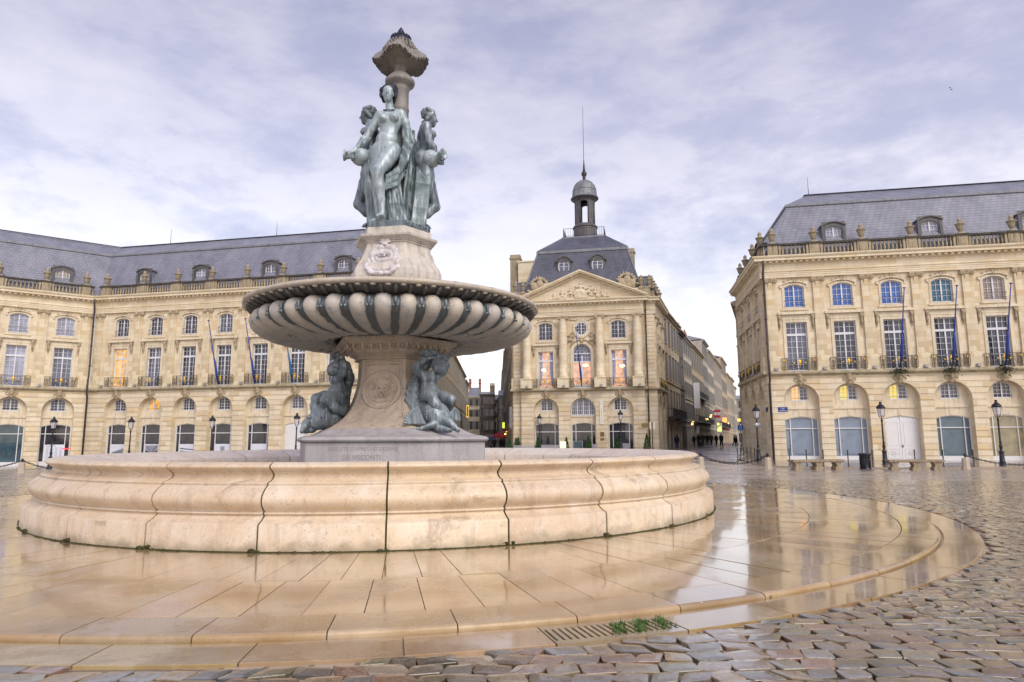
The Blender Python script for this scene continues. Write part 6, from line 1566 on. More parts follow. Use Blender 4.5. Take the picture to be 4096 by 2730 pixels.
link('carved_group', sdf_mesh('carved_group', ps, M['carved'], .045, .035), pv, fP @ T(bx[1], .05, 0))
for x in (cen - 5.82, cen - 1.93, cen + 1.93, cen + 5.82):
    cl = link('column', cached('col', column_mesh), pv, fP @ T(x, 0, 0))
    link('capital', cached('capital', capital_mesh), cl, fP @ T(x, -.42, 0)); link('floodlight', cached('flood', flood_mesh), pv, fP @ T(x + .1, -.55 - .55, ZL1))
# flanking quoined strips, jogs and the two street sides
for a, b in ((PL, J0), (J1, PR)):
    Fq_ = frame_of(a, b); L_ = (b - a).length; q_ = MB(); q_.quad((0, 0, -2), (L_, 0, -2), (L_, 0, ZE), (0, 0, ZE)); courses(q_, 0, L_, -1.76, []); courses(q_, .1, L_ - .1, ZL1 + .05, [], 0, .40, ZE)
    link('quoin_wall', q_.mesh('quoin_wall', M['rustic']), pv, Fq_)
for a, b in ((J0, J0f), (J1f, J1)):
    q_ = MB(); L_ = (b - a).length; q_.quad((0, 0, -2), (L_, 0, -2), (L_, 0, ZE), (0, 0, ZE)); courses(q_, 0, L_, -1.76, []); link('quoin_wall', q_.mesh('quoin_wall', M['rustic']), pv, frame_of(a, b))
fPR = facade(pv, PR, PBR, [2.5, 6.1], .3, [.6, 4.3, 7.8], ['frost', 'shopdark'], ['gl_dark'], ['gl_dark', 'gl_mid'], ['gl_mid'])
fPL = facade(pv, PBL, PL, [2.6, 6.4], 0, [.6, 4.5, 8.4], ['shopdark'], ['gl_dark'], ['gl_dark'], ['gl_mid'])
pathP = [tuple(PBL), tuple(PL), tuple(J0), tuple(J0f), tuple(J1f), tuple(J1), tuple(PR), tuple(PBR)]
common(pv, pathP)
pipe(pv, J1 + uP * .35, nP, -.2, 15.3, .07)
# pediment
APX = 19.11 + .12; hwP = 6.98; pm = MB(); zb_ = 16.16; yF = -.10
pm.prism([(cen - hwP + .5, zb_), (cen + hwP - .5, zb_), (cen, APX - .45)], yF, .6, 0)
sl_ = math.atan2(APX - zb_ - .18, hwP); 
for s_ in (-1, 1):
    for (o0, o1, ya) in ((-.46, -.20, -.32), (-.1995, -.06, -.74), (-.0595, .10, -.84)):
        q_ = [(cen + s_ * hwP, zb_ + .16 + o0), (cen + s_ * hwP, zb_ + .16 + o1), (cen, APX - .02 + o1), (cen, APX - .02 + o0)]
        pm.prism(q_ if s_ < 0 else q_[::-1], ya, .58, 0)
    for j in range(13):
        t_ = (j + .7) / 13.4; x = cen + s_ * hwP * (1 - t_); z = zb_ + .16 + (APX - .18 - zb_) * t_ - .26
        d_ = s_ * .11; sl2 = (APX - .18 - zb_) / hwP * .11; pm.prism([(x - .11, z - sl2 * (1 if s_ < 0 else -1)), (x + .11, z + sl2 * (1 if s_ < 0 else -1)), (x + .11, z + .14 + sl2 * (1 if s_ < 0 else -1)), (x - .11, z + .14 - sl2 * (1 if s_ < 0 else -1))], -.66, -.322)
link('pediment', pm.mesh('pediment', M['ashlar_pale']), pv, fP)
ps = []; r_ = random.Random(21)
for x, z, s, ln in ((0, 17.15, 1.22, .1), (-1.05, 16.95, .7, .3), (.85, 17.05, .85, .5), (-1.9, 16.72, .72, -.3), (1.55, 16.95, .7, .2), (2.35, 16.70, .65, -.3), (-2.75, 16.55, .55, -.4), (2.95, 16.5, .5, .3)):
    ps += relief_body(x, z, s, ln, r_)
for i in range(9): ps += chain([(-.42 + .1 * i, -.12, 17.25), (-.62 + .15 * i, -.16, 16.8), (-.55 + .14 * i, -.13, 16.36)], [.06, .08, .07])
for i in range(42): x = r_.uniform(-3.4, 3.4); ps.append(ell((x, -.06, 16.35 + r_.random() * max(.05, .5 - .11 * abs(x))), (r_.uniform(.1, .22), .1, r_.uniform(.07, .14))))
link('pediment_relief', sdf_mesh('pediment_relief', ps, M['trim'], .05, .04), pv, fP @ T(cen, yF, 0))
# trophies beside the pediment
def trophy(seed):
    r__ = random.Random(seed); ps = [ell((0, 0, .5), (.9, .45, .55)), ell((.1, -.3, 1.0), (.4, .25, .45)), ell((-.5, -.25, .7), (.42, .3, .5)), ell((.65, -.2, .6), (.35, .25, .5)), ell((.1, -.35, 1.55), (.22, .2, .25))]
    for i in range(9): a_ = R(25 + 130 * i / 8); ps.append(cap((.3 * math.cos(a_), 0, .8), ((1.15 + .25 * r__.random()) * math.cos(a_), r__.uniform(-.2, .2), .55 + (1.2 + .4 * r__.random()) * math.sin(a_)), .07, .05)); ps.append(ell(((1.0) * math.cos(a_), -.1, .6 + 1.1 * math.sin(a_)), (.2, .06, .14), ('Y', -a_)))
    for i in range(16): ps.append(ell((r__.uniform(-1.2, 1.2), r__.uniform(-.4, .1), r__.uniform(.05, .6)), (r__.uniform(.12, .3), .2, r__.uniform(.1, .2))))
    return sdf_mesh('stone_trophy', ps, M['carved'], .06, .05)
tr_ = trophy(3)
for x, zz_ in ((cen - 4.55, 17.32), (cen + 4.75, 17.32)):
    q_ = MB(); q_.box(x - 2.0, x + 2.0, .7, 1.7, 16.16, 17.35); link('parapet_block', q_.mesh('parapet_block', M['ashlar_pale']), pv, fP); link('stone_trophy', tr_, pv, fP @ T(x + (.1 if x > cen else -.1), 1.1, zz_))
for x in (cen - 6.75, cen + 6.75):
    q_ = MB(); q_.box(x - .55, x + .55, .5, 1.6, 16.16, 17.25); q_.box(x - .62, x + .62, .44, 1.66, 17.2505, 17.4); link('parapet_block', q_.mesh('parapet_block', M['balus']), pv, fP); link('urn', cached('urn', urn_mesh), pv, fP @ T(x + (.5 if x > cen else -.5), .8, 17.4)); link('urn', cached('urn', urn_mesh), pv, fP @ T(x - (.35 if x > cen else -.35), .8, 17.4))
    q_ = MB(); q_.box(x - .75, x + .75, 1.9, 4.2, 16.2, 18.7); link('slate_box', q_.mesh('slate_box', M['slate']), pv, fP); q_ = MB(); q_.box(x - .85, x + .85, 1.8, 4.3, 18.7, 18.85); link('lead_curb', q_.mesh('lead_curb', M['lead']), pv, fP)
balustrade(pv, None, fPR, .6, 8.2, [1.2, 4.3, 7.6])
# square mansard, platform railing, lantern
def rect(cx_, cy_, hx, hy): return [(cx_ - hx, cy_ - hy), (cx_ + hx, cy_ - hy), (cx_ + hx, cy_ + hy), (cx_ - hx, cy_ + hy)]
def loft(mb, rows, mi=0, smooth=False):
    n = len(rows[0][1]); vs = [(p[0], p[1], z) for z, pts in rows for p in pts]
    mb.add(vs, [(k * n + i, k * n + (i + 1) % n, (k + 1) * n + (i + 1) % n, (k + 1) * n + i) for k in range(len(rows) - 1) for i in range(n)], smooth, mi)
CY = 7.4
q_ = MB(); loft(q_, [(16.1, rect(cen, CY, 6.75, 6.9)), (22.15, rect(cen, CY, 5.0, 5.0))]); loft(q_, [(22.45, rect(cen, CY, 5.05, 5.05)), (24.62, rect(cen, CY, 2.42, 2.42)), (24.63, rect(cen, CY, .1, .1))])
link('mansard_roof', q_.mesh('mansard_roof', M['slate_dark']), pv, fP)
q_ = MB(); loft(q_, [(22.05, rect(cen, CY, 5.02, 5.02)), (22.12, rect(cen, CY, 5.12, 5.12)), (22.38, rect(cen, CY, 5.12, 5.12)), (22.47, rect(cen, CY, 5.0, 5.0))]); loft(q_, [(24.55, rect(cen, CY, 2.5, 2.5)), (24.7, rect(cen, CY, 2.5, 2.5)), (24.71, rect(cen, CY, .1, .1))])
for sx in (-1, 1):
    for sy in (-1, 1): q_.tube([(cen + sx * 6.75, CY + sy * 6.9, 16.1), (cen + sx * 5.0, CY + sy * 5.0, 22.15)], .10, 6); q_.tube([(cen + sx * 5.0, CY + sy * 5.0, 22.45), (cen + sx * 2.42, CY + sy * 2.42, 24.6)], .08, 6)
link('lead_curb', q_.mesh('lead_curb', M['lead']), pv, fP)
for x in (cen - 1.95, cen + 1.75):
    m = MB(); L_ = [(.62 * math.cos(2 * PI * k / 20), .86 * math.sin(2 * PI * k / 20)) for k in range(20)]
    for k in range(20):
        a, b = L_[k], L_[(k + 1) % 20]; m.prism([(b[0] * 1.28, b[1] * 1.2), (a[0] * 1.28, a[1] * 1.2), a, b], -.12, .0)
    m.prism([(-.85, -1.1), (.85, -1.1), (.85, .5), (-.85, .5)], .001, 1.2); m.tube([(-1.05, -.15, .5), (-.8, -.15, .62), (-.5, -.15, .98), (0, -.15, 1.18), (.5, -.15, .98), (.8, -.15, .62), (1.05, -.15, .5)], .09, 6)
    for k in range(6): t0, t1 = PI * k / 6, PI * (k + 1) / 6; m.prism([(.95 * math.cos(t1), .5 + .66 * math.sin(t1)), (.95 * math.cos(t0), .5 + .66 * math.sin(t0)), (0, .5)], -.1, 1.6)
    Mo = fP @ T(x, 1.75, 20.35); d_ = link('oval_dormer', m.mesh('oval_dormer', M['leaddark']), pv, Mo)
    m = MB()
    for k in range(20): a, b = L_[k], L_[(k + 1) % 20]; m.prism([b, a, (a[0] * .86, a[1] * .86), (b[0] * .86, b[1] * .86)], -.06, -.0005)
    m.box(-.04, .04, -.06, -.001, -.8, .8); m.box(-.55, .55, -.055, -.001, -.02, .02); m.box(-.5, .5, -.055, -.001, .38, .42)
    w_ = link('window', m.mesh('window', M['winframe']), d_, Mo)
    p_ = MB(); p_.add([(q__[0], -.01, q__[1]) for q__ in L_[::-1]], [tuple(range(20))]); link('pane', p_.mesh('pane', M['gl_mid']), d_, Mo)
m = MB()
for i in range(4):
    a, b = rect(cen, CY, 2.35, 2.35)[i], rect(cen, CY, 2.35, 2.35)[(i + 1) % 4]
    for z in (24.85, 25.75): m.tube([(*a, z), (*b, z)], .022, 4)
    for k in range(17): x, y = a[0] + (b[0] - a[0]) * k / 17, a[1] + (b[1] - a[1]) * k / 17; m.tube([(x, y, 24.7), (x, y, 25.75)], .014 if k else .03, 4)
link('roof_railing', m.mesh('roof_railing', M['iron2']), pv, fP)
m = MB(); m.lathe([(1.6, 24.7), (1.6, 24.9), (1.42, 25.0), (1.40, 26.3), (1.5, 26.35), (1.5, 26.45), (1.25, 26.75), (.9, 26.76)], 24, (cen, CY, 0), False)
ns = 64
for k in range(ns):
    a0, a1 = 2 * PI * k / ns, 2 * PI * (k + 1) / ns; am = (a0 + a1) / 2; off = ((am + PI / 4) % (PI / 2)) - PI / 4; z0 = 26.7
    w_o = .62 / 1.2
    if abs(off) < w_o: z0 = 28.95 + .62 * math.sqrt(max(0, 1 - (off / w_o) ** 2))
    for r0_, in ((1.2,),):
        v = [(cen + r * math.cos(a), CY + r * math.sin(a), z) for r in (1.2, .95) for a in (a0, a1) for z in (z0, 29.75)]
        m.add(v, [(0, 2, 3, 1), (4, 5, 7, 6), (0, 4, 6, 2), (0, 1, 5, 4), (2, 6, 7, 3)])
for k in range(8):
    a_ = PI / 4 * k + PI / 8; m.box(0, 0, 0, 0, 0, 0) if False else m.tube([(cen + 1.21 * math.cos(a_), CY + 1.21 * math.sin(a_), 26.7), (cen + 1.21 * math.cos(a_), CY + 1.21 * math.sin(a_), 29.7)], .06, 4)
m.lathe([(.5, 29.7), (1.3, 29.7), (1.34, 29.8), (1.5, 29.86), (1.66, 29.98), (1.68, 30.08), (1.5, 30.12)], 32, (cen, CY, 0), False)
link('lantern', m.mesh('lantern', M['leaddark']), pv, fP)
m = MB(); m.lathe([(1.66, 30.09), (1.5, 30.3), (1.44, 30.5), (1.43, 30.8), (1.38, 31.2), (1.22, 31.65), (.95, 32.02), (.6, 32.25), (.25, 32.36), (.2, 32.4)], 24, (cen, CY, 0))
for k in range(16):
    a_ = 2 * PI * k / 16; m.tube([(cen + r * math.cos(a_), CY + r * math.sin(a_), z) for r, z in ((1.52, 30.3), (1.45, 30.5), (1.44, 30.8), (1.39, 31.2), (1.23, 31.66), (.96, 32.03), (.6, 32.27), (.25, 32.38))], .03, 4)
m.lathe([(1.445, 31.02), (1.45, 31.06), (1.42, 31.1)], 24, (cen, CY, 0))
link('lantern_dome', m.mesh('lantern_dome', M['lead']), pv, fP)
m = MB(); m.lathe([(.24, 32.36), (.2, 32.45), (.17, 32.7), (.22, 32.76), (.16, 32.84), (.28, 33.0), (.34, 33.2), (.29, 33.42), (.14, 33.56), (.2, 33.62), (.15, 33.7), (.04, 35.0), (.03, 35.1)], 12, (cen, CY, 0)); m.tube([(cen, CY, 35.0), (cen, CY, 41.9)], [.035, .018], 5)
link('spire', m.mesh('spire', M['iron2']), pv, fP)
def chimney(parent, P, w_, d_, z0, z1, u, mat='trim', pots=0):
    F_c = Matrix(((u[0], -u[1], 0, P[0]), (u[1], u[0], 0, P[1]), (0, 0, 1, 0), (0, 0, 0, 1)))
    m = MB(); m.box(-w_ / 2, w_ / 2, -d_ / 2, d_ / 2, z0, z1 - .55); m.box(-w_ / 2 - .1, w_ / 2 + .1, -d_ / 2 - .1, d_ / 2 + .1, z1 - .55, z1 - .38); m.box(-w_ / 2, w_ / 2, -d_ / 2, d_ / 2, z1 - .379, z1); 
    for k in range(pots): m.lathe([(.14, 0), (.12, .5)], 8, (-w_ / 2 + w_ * (k + .5) / pots, 0, z1))
    link('chimney', m.mesh('chimney', M[mat]), parent, F_c)
Pc_ = PL + uP * PCu - nP * 10.0
for xx, yy, ww, z0 in ((2063, 1024, 1.25, 12), (2526, 998, .7, 18)):
    p = at_line(xx, yy, Pc_, uP); chimney(pv, p, ww, 1.0, z0, p.z, uP, 'balus')
p = at_line(2110, 1058, Pc_, uP); q_ = MB(); q_.box(-1.0, 1.3, -1, 1, 12, p.z); q_.box(-1.1, 1.4, -1.1, 1.1, p.z, p.z + .18); link('rear_block', q_.mesh('rear_block', M['ashlar_pale']), pv, T(p.x, p.y, 0, math.atan2(uP.y, uP.x)))
link('flagpole', cached('fp', lambda: 0), pv, fP @ T(cen, -.75, 6.9) @ Matrix.Rotation(R(14), 4, 'X') @ Matrix.Rotation(R(-3.5), 4, 'Y'))
# signs of the pavilion
Mb = fP @ T(cen + 1.93, -.12, 0)
q_ = MB(); q_.box(-.18, .18, -.02, .03, 2.95, 5.42); M['banner'] = flat('banner_cream', (.72, .69, .60), .7, var=.04)
bn = link('banner_sign', q_.mesh('banner_sign', M['banner']), pv, Mb); M['bannerink'] = flat('banner_lettering', (.36, .34, .30), .7)
for k, s_ in enumerate('LE GABRIEL'):
    if s_ != ' ': link('lettering', text_mesh(s_, .24, M['bannerink'], .002), bn, Mb @ Matrix.Translation((0, -.023, 5.24 - .232 * k)) @ UP)
M['brass'] = flat('brown_plaque', (.16, .11, .05), .4, .3)
for z0, z1 in ((1.72, 2.16), (1.32, 1.52)): q_ = MB(); q_.box(-.2, .2, -.02, .02, z0, z1); link('plaque', q_.mesh('plaque', M['brass']), pv, fP @ T(cen + 1.95, -.08, 0))
# ------------------------------------------------------------------ houses along the two streets
def house_mat(name, c, g=.5): return ashlar(name, tuple(x * .85 for x in c), c, tuple(x * .92 for x in c), .9, .4, .012, g, .7, .7)
HM = {'tan': house_mat('house_stone_tan', (.60, .50, .35)), 'brown': house_mat('house_stone_brown', (.54, .43, .30), .5), 'pale': house_mat('house_stone_pale', (.68, .61, .49)), 'grey': house_mat('house_stone_grey', (.50, .45, .38), .6), 'dark': house_mat('house_stone_sooty', (.20, .175, .155), .6), 'white': house_mat('house_render_white', (.70, .63, .52), .5)}
M['zincroof'] = flat('zinc_roof', (.28, .29, .33), .4, .3); M['tile'] = flat('clay_tile', (.30, .16, .10), .8, var=.3, scale=10); M['brick'] = flat('chimney_brick', (.34, .15, .10), .85, var=.25, scale=8)
M['shutter'] = flat('grey_shutter', (.20, .19, .18), .6)
def house_window(hw, h):
    def mk():
        m = MB(); m.box(-hw, -hw + .06, -.03, .03, 0, h); m.box(hw - .06, hw, -.03, .03, 0, h); m.box(-hw + .06, hw - .06, -.03, .03, h - .07, h); m.box(-.04, .04, -.04, .02, .0, h - .07); m.box(-hw + .06, hw - .06, -.025, .015, h * .68, h * .68 + .05)
        m.box(-hw - .42, -hw - .03, -.05, -.005, 0, h) if h < 3 else None; m.box(hw + .03, hw + .42, -.05, -.005, 0, h) if h < 3 else None; m.quad((-hw, .02, 0), (hw, .02, 0), (hw, .02, h), (-hw, .02, h), 1); return m.mesh('window', [M['shutter'], M['gl_dark']])
    return cached(('hw', round(hw, 2), round(h, 2)), mk)
def house(label, a, b, zg, zt, mat, floors, cols, roofm='zincroof', depth=9, shop=None, balc=(), chim=1, cornice=.45, grp='street houses beyond the square', chim_mat='brick', slope=1.6):
    a, b = Vector(a), Vector(b); L_ = (b - a).length; Fh = frame_of(a, b); cols = max(1 if L_ < 4 else 2, round(L_ / 2.7)) if L_ > 6 else cols
    h = empty('townhouse', label, 'house', Fh @ T(0, 0, zg), grp); mb = MB(); fh = (zt - zg - 3.6) / floors
    cols_u = [L_ * (i + .5) / cols for i in range(cols)]; cut = [L_ * i / cols for i in range(cols + 1)]; hw = min(.56, L_ / cols * .27)
    for i, c in enumerate(cols_u):
        ops = [(c, min(L_ / cols * .40, 1.25), zg - 1, zg + 2.7, 0, .3)]
        for f in range(floors): z = zg + 3.75 + fh * f; ops.append((c, hw, z + (.1 if f == 0 else .45), z + fh * .78, 0, .04))
        panel(mb, cut[i], cut[i + 1], zg - 2, zt, 0, ops)
        for f in range(floors):
            z = zg + 3.75 + fh * f; z0 = z + (.1 if f == 0 else .45); hh_ = round(z + fh * .78 - z0, 1)
            link('window', house_window(hw, hh_), h, Fh @ T(c, .012, z0)); mb.box(c - hw - .15, c + hw + .15, -.10, -.0005, z0 - .12, z0); mb.box(c - hw - .18, c + hw + .18, -.12, -.0005, z0 + hh_ + .08, z0 + hh_ + .2)
    for z in (zg + 3.4, zg + 3.7 + fh): mb.box(0, L_, -.12, -.0005, z, z + .14)
    mb.box(-.0, L_, depth - .02, depth, zg - 2, zt); mb.box(0, .02, .001, depth - .03, zg - 2, zt); mb.box(L_ - .02, L_, .001, depth - .03, zg - 2, zt)
    link('wall', mb.mesh('wall', HM[mat]), h, Fh)
    q_ = MB(); q_.prism([(0, 0)] * 0 or [(-.05, zt), (L_ + .05, zt), (L_ + .05, zt + .18), (-.05, zt + .18)], -cornice, .1); q_.prism([(-.02, zt - .22), (L_ + .02, zt - .22), (L_ + .02, zt - .001), (-.02, zt - .001)], -cornice * .5, -.001)
    link('cornice', q_.mesh('cornice', HM[mat]), h, Fh)
    rf = MB(); rf.add([(-.05, -cornice, zt + .181), (L_ + .05, -cornice, zt + .181), (L_ + .05, depth / 2, zt + slope), (-.05, depth / 2, zt + slope), (L_ + .05, depth + .3, zt + .1), (-.05, depth + .3, zt + .1)], [(0, 1, 2, 3), (3, 2, 4, 5), (0, 3, 5), (1, 4, 2)])
    rfo = link('roof', rf.mesh('roof', M[roofm]), h, Fh)
    sh_ = MB(); 
    for c in cols_u: w0 = min(L_ / cols * .40, 1.25); sh_.box(c - w0, c + w0, .18, .24, zg - .8, zg + 2.7)
    link('shopfront', sh_.mesh('shopfront', M[shop or 'shopdark']), h, Fh)
    for f in balc:
        z = zg + 3.75 + fh * f; bm2 = MB(); y = -.75
        bm2.box(.2, L_ - .2, y, -.13, z - .12, z)
        for zz_ in (z + .05, z + .95): bm2.box(.2, L_ - .2, y - .02, y + .02, zz_, zz_ + .05)
        k = int((L_ - .4) / .16)
        for i in range(k + 1): x = .2 + (L_ - .4) * i / k; bm2.box(x - .016, x + .016, y - .012, y + .012, z, z + .95)
        for x in (.2, L_ - .2): bm2.box(x - .02, x + .02, y, -.13, z + .9, z + .95)
        link('balcony', bm2.mesh('balcony', M['iron']), h, Fh)
    u = (b - a).normalized()
    for k in range(chim):
        P = a + u * (L_ * (.05 + .9 * k / max(1, chim - 1)) if chim > 1 else L_ * .85) + Vector((-u.y, u.x)) * depth * .45
        chimney(h, P, 1.1 if L_ > 3 else .5, .6, zt, zt + slope + 1.5, u, chim_mat, 3)
    return h, Fh
S0 = PBR; dS = dRt; dS = Vector((.386, 1)).normalized()
def on_street(xn, yn=1700, P=S0, d=dS): p = at_line(xn, yn, P, d); return Vector((p.x, p.y)), p.z
rowR = [('sooty brown house with black balconies, first beyond the pavilion', 2663, 2696, 1262, 'brown', 3, 3, 'tile', (0,), 'frost'), ('tan house with black balcony, second beyond the pavilion', 2696, 2727, 1300, 'tan', 3, 3, 'tile', (0,), 'shopdark'),
        ('very narrow sooty house squeezed next to a white one', 2727, 2745, 1345, 'dark', 3, 1, 'zincroof', (), 'shopdark'), ('white rendered house with plain windows in the right street', 2745, 2776, 1366, 'white', 4, 2, 'zincroof', (), 'shopdark'),
        ('tan house behind the white hanging banner', 2776, 2822, 1398, 'tan', 3, 3, 'zincroof', (0, 1), 'shopdark'), ('grey house with dark roof edge and red brick chimneys', 2822, 2841, 1386, 'grey', 4, 2, 'zincroof', (0,), 'shopdark'),
        ('pale narrow house halfway down the right street', 2841, 2864, 1424, 'pale', 4, 2, 'zincroof', (), 'shopdark'), ('grey house with mansard top halfway down the right street', 2864, 2894, 1452, 'grey', 3, 3, 'slate', (0,), 'shopdark'),
        ('sooty tall house far down the right street', 2894, 2914, 1455, 'brown', 4, 3, 'slate', (0,), 'shopdark'), ('tan house far down the right street', 2914, 2930, 1512, 'tan', 3, 3, 'tile', (), 'shopdark'), ('grey house far down the right street under its pale neighbour', 2930, 2942, 1528, 'grey', 3, 3, 'tile', (), 'shopdark'), ('last pale house seen at the end of the right street', 2942, 2950, 1560, 'pale', 3, 3, 'tile', (), 'shopdark')]
HS = {}
for i, (lab, x0, x1, ye, mat, fl, co_, rm, bal, shp) in enumerate(rowR):
    a, _ = on_street(x0); b, _ = on_street(x1); m_ = (x0 + x1) / 2; _, zt = on_street(x0 + 2, ye); zg = gz(a.x, a.y)
    if i == 0: a = Vector(PBR) + dS * .05
    HS[i] = house(lab, a, b, zg, zt, mat, fl, co_, rm, 9, shp, bal, 2 if i in (1, 3, 5, 7) else 1, .5)
# far end and far side of that street
e0, _ = on_street(2950); endN = Vector((dS.y, -dS.x))
house('pale house closing the far end of the right street', e0 + dS * 8 - endN * 3, e0 + dS * 8 + endN * 24, .3, 15, 'grey', 3, 6)
Q0 = RS + usd * 3.2
for k in range(3): house(('tan house behind the right palace', 'grey house behind the right palace, middle of three', 'brown house behind the right palace, farthest')[k], Q0 + dS * (22 * (k + 1)) + endN * .3, Q0 + dS * (22 * k) + endN * .3, .25, 15.5 - k, ('tan', 'grey', 'brown')[k], 3, 5)
# left street
BEs = BE; dLS = Vector(((1991 - 2048) / 2675., 1)).normalized()
def on_left(xn, yn, P=BEs, d=dLS): p = at_line(xn, yn, P, d); return Vector((p.x, p.y)), p.z
rowL = [(None, 1765, 1400, 'tan', 3), ('tan house first along the left side of the left street', 1800, 1400, 'tan', 3), ('tan house with long cornice on the left side of the left street', 1838, 1462, 'tan', 3), ('pale house with grey zinc roof on the left side of the left street', 1860, 1503, 'pale', 3), ('pale house with red chimney, last on the left side of the left street', 1874, 1540, 'white', 3)]
sN = Vector((BE.x, BE.y)) + dLS * 11.1
for i in range(1, len(rowL)):
    lab, x1, ye, mat, fl = rowL[i]; a = sN if i == 1 else on_left(rowL[i - 1][1], 1700)[0]; b, _ = on_left(x1, 1700); _, zt = on_left(x1 - 3, ye)
    house(lab, a + dLS * .02, b, -.25, zt, mat, fl, max(2, int((b - a).length / 3)), 'zincroof', 9, 'shopdark', (), 2)
rightL = [('narrow stone house behind the pavilion on the left street', 2031, 2022, 1430, 'tan'), ('dark grey house with plants on its ledges on the left street', 2022, 2012, 1490, 'grey'), ('brown house, farthest on the right side of the left street', 2012, 2005, 1545, 'brown')]
P2 = PBL + dL * .1
for i, (lab, x0, x1, ye, mat) in enumerate(rightL):
    near = P2 if i == 0 else at_line(x0, 1700, PL, dLS).xy; far_ = at_line(x1, 1700, PL, dLS).xy; zt = at_line(x1 + 2, ye, PL, dLS).z
    house(lab, Vector(far_), Vector(near), -.1, zt, mat, 3, max(2, int((Vector(far_) - Vector(near)).length / 4)), 'zincroof', 6, 'shopdark', (0,) if i == 1 else (), 1, .4)
def facing(lab, x0, x1, yt, D, mat, fl, cols, **kw):
    a = ray(x0, 1755); b = ray(x1, 1755); t = ray((x0 + x1) / 2, yt); A_ = Vector((a.x / a.y * D, D)); B_ = Vector((b.x / b.y * D, D)); house(lab, A_, B_, -.3, EYE + t.z / t.y * D, mat, fl, cols, **kw)
facing('pale house with stone parapet closing the left street', 1873, 1918, 1590, 150, 'pale', 3, 2, chim=2, slope=2.5, cornice=.3)
facing('sooty dark house with pale pilasters closing the left street', 1918.3, 1976, 1580, 150, 'dark', 3, 3, chim=1, slope=1.0, cornice=.3, chim_mat='balus')
facing('low weathered gable house at the end of the left street', 1976.4, 1993, 1602, 156, 'grey', 2, 1, chim=0)
facing('slim pale house at the end of the left street', 1993.3, 2012, 1585, 152, 'pale', 3, 1, chim=0)

# ------------------------------------------------------------------ pavements and carriageway
tm = NT('wet_paving'); o = tm.coord(); x, y, z = tm.sep(o); br = tm.n('ShaderNodeTexBrick'); br.inputs['Brick Width'].default_value = .9; br.inputs['Row Height'].default_value = .6; br.inputs['Mortar Size'].default_value = .012; br.inputs['Scale'].default_value = 1; br.inputs['Bias'].default_value = 0
br.inputs['Color1'].default_value = (0, 0, 0, 1); br.inputs['Color2'].default_value = (1, 1, 1, 1); br.inputs['Mortar'].default_value = (.4, .4, .4, 1); tm.l(o, br.inputs['Vector'])
cc = tm.mix(br.outputs['Color'], (.25, .20, .16), (.33, .265, .21)); cc = tm.mix(br.outputs['Fac'], cc, (.10, .08, .07)); tm.bump(tm.noise(o, 6, 4), .1, .02)
M['paving'] = tm.set(cc, tm.ramp(tm.noise(o, .5, 4), [(.35, .06), (.65, .22)]), 0, .55)
tm = NT('wet_asphalt'); o = tm.coord(); cc = tm.mix(tm.ramp(tm.noise(o, .4, 5), [(.35, 0), (.65, 1)]), (.16, .14, .16), (.22, .195, .215)); tm.bump(tm.noise(o, 40, 3), .15, .01); M['asphalt'] = tm.set(cc, tm.ramp(tm.noise(o, .6, 4), [(.4, .18), (.6, .4)]), 0, .5)
def strip(name, A_, B_, lift, mat, label, n=10, kerb=True):
    """sheet between two plan lines, following the ground"""
    vs = []; fs = []; m_ = len(A_)
    for i in range(m_):
        a, b = Vector(A_[i][:2]), Vector(B_[i][:2])
        for j in range(n + 1): p = a.lerp(b, j / n); vs.append((p.x, p.y, gz(p.x, p.y) + lift))
    for i in range(m_ - 1):
        for j in range(n): fs.append((i * (n + 1) + j, (i + 1) * (n + 1) + j, (i + 1) * (n + 1) + j + 1, i * (n + 1) + j + 1))
    k0 = len(vs)
    if kerb:
        for i in range(m_): a = Vector(A_[i][:2]); vs.append((a.x, a.y, gz(a.x, a.y) - .1))
        for i in range(m_ - 1): fs.append((k0 + i, k0 + i + 1, (i + 1) * (n + 1), i * (n + 1)))
    me = bpy.data.meshes.new(name); me.from_pydata(vs, [], fs); me.materials.append(M[mat]); me.update()
    tag(link(name, me), label, 'pavement', kind='structure')
kp = [(4700, 1873), (4096, 1873), (3700, 1873), (3400, 1872.5), (3180, 1870), (3070, 1866), (3016, 1857), (2968, 1840), (2935, 1822)]
KA = [at_z(*p).xy for p in kp]; KB = [RC + uR * 32, RC + uR * 24, RC + uR * 15, RC + uR * 8, RC + uR * 3, RC + uR * .4, RC, RC + usd * 3, RC + usd * 7]
def dens(L_, n): return [Vector(L_[i]).lerp(Vector(L_[i + 1]), j / n) for i in range(len(L_) - 1) for j in range(n)] + [Vector(L_[-1])]
strip('pavement', dens(KA, 3), dens([p - (Vector((0, 0))) for p in KB], 3), .045, 'paving', 'wet stone pavement in front of the right palace')
KA2 = [KA[-1], KA[-1] + dS * 12, KA[-1] + dS * 60]; KB2 = [RC + usd * 7, RS + usd * 2, RS + dS * 60]
strip('pavement', dens(KA2, 6), dens(KB2, 6), .045, 'paving', 'pavement along the right side of the right street')
oB = [Vector((uB.y, -uB.x)) * 12.5, Vector((uA.y, -uA.x)) * 12.5]
mit = (Vector((uB.y, -uB.x)) + Vector((uA.y, -uA.x))); mit = mit / mit.dot(Vector((uB.y, -uB.x))) * 12.5
strip('pavement', dens([AE + oB[1], AB + mit, BE + oB[0], BE + oB[0] + uB * 6], 8), dens([AE, AB, BE, BE + uB * 6], 8), .045, 'paving', 'wet stone pavement in front of the left palace')
strip('pavement', dens([PL - uP * 3 + nP * 7, PR + uP * 1.2 + nP * 7, PR + uP * 1.5 + dS * 10, PR + uP * 1.5 + dS * 180], 8), dens([PL - uP * 3, PR, PBR, PR + dS * 180], 8), .045, 'paving', 'pavement round the pavilion and along the houses')
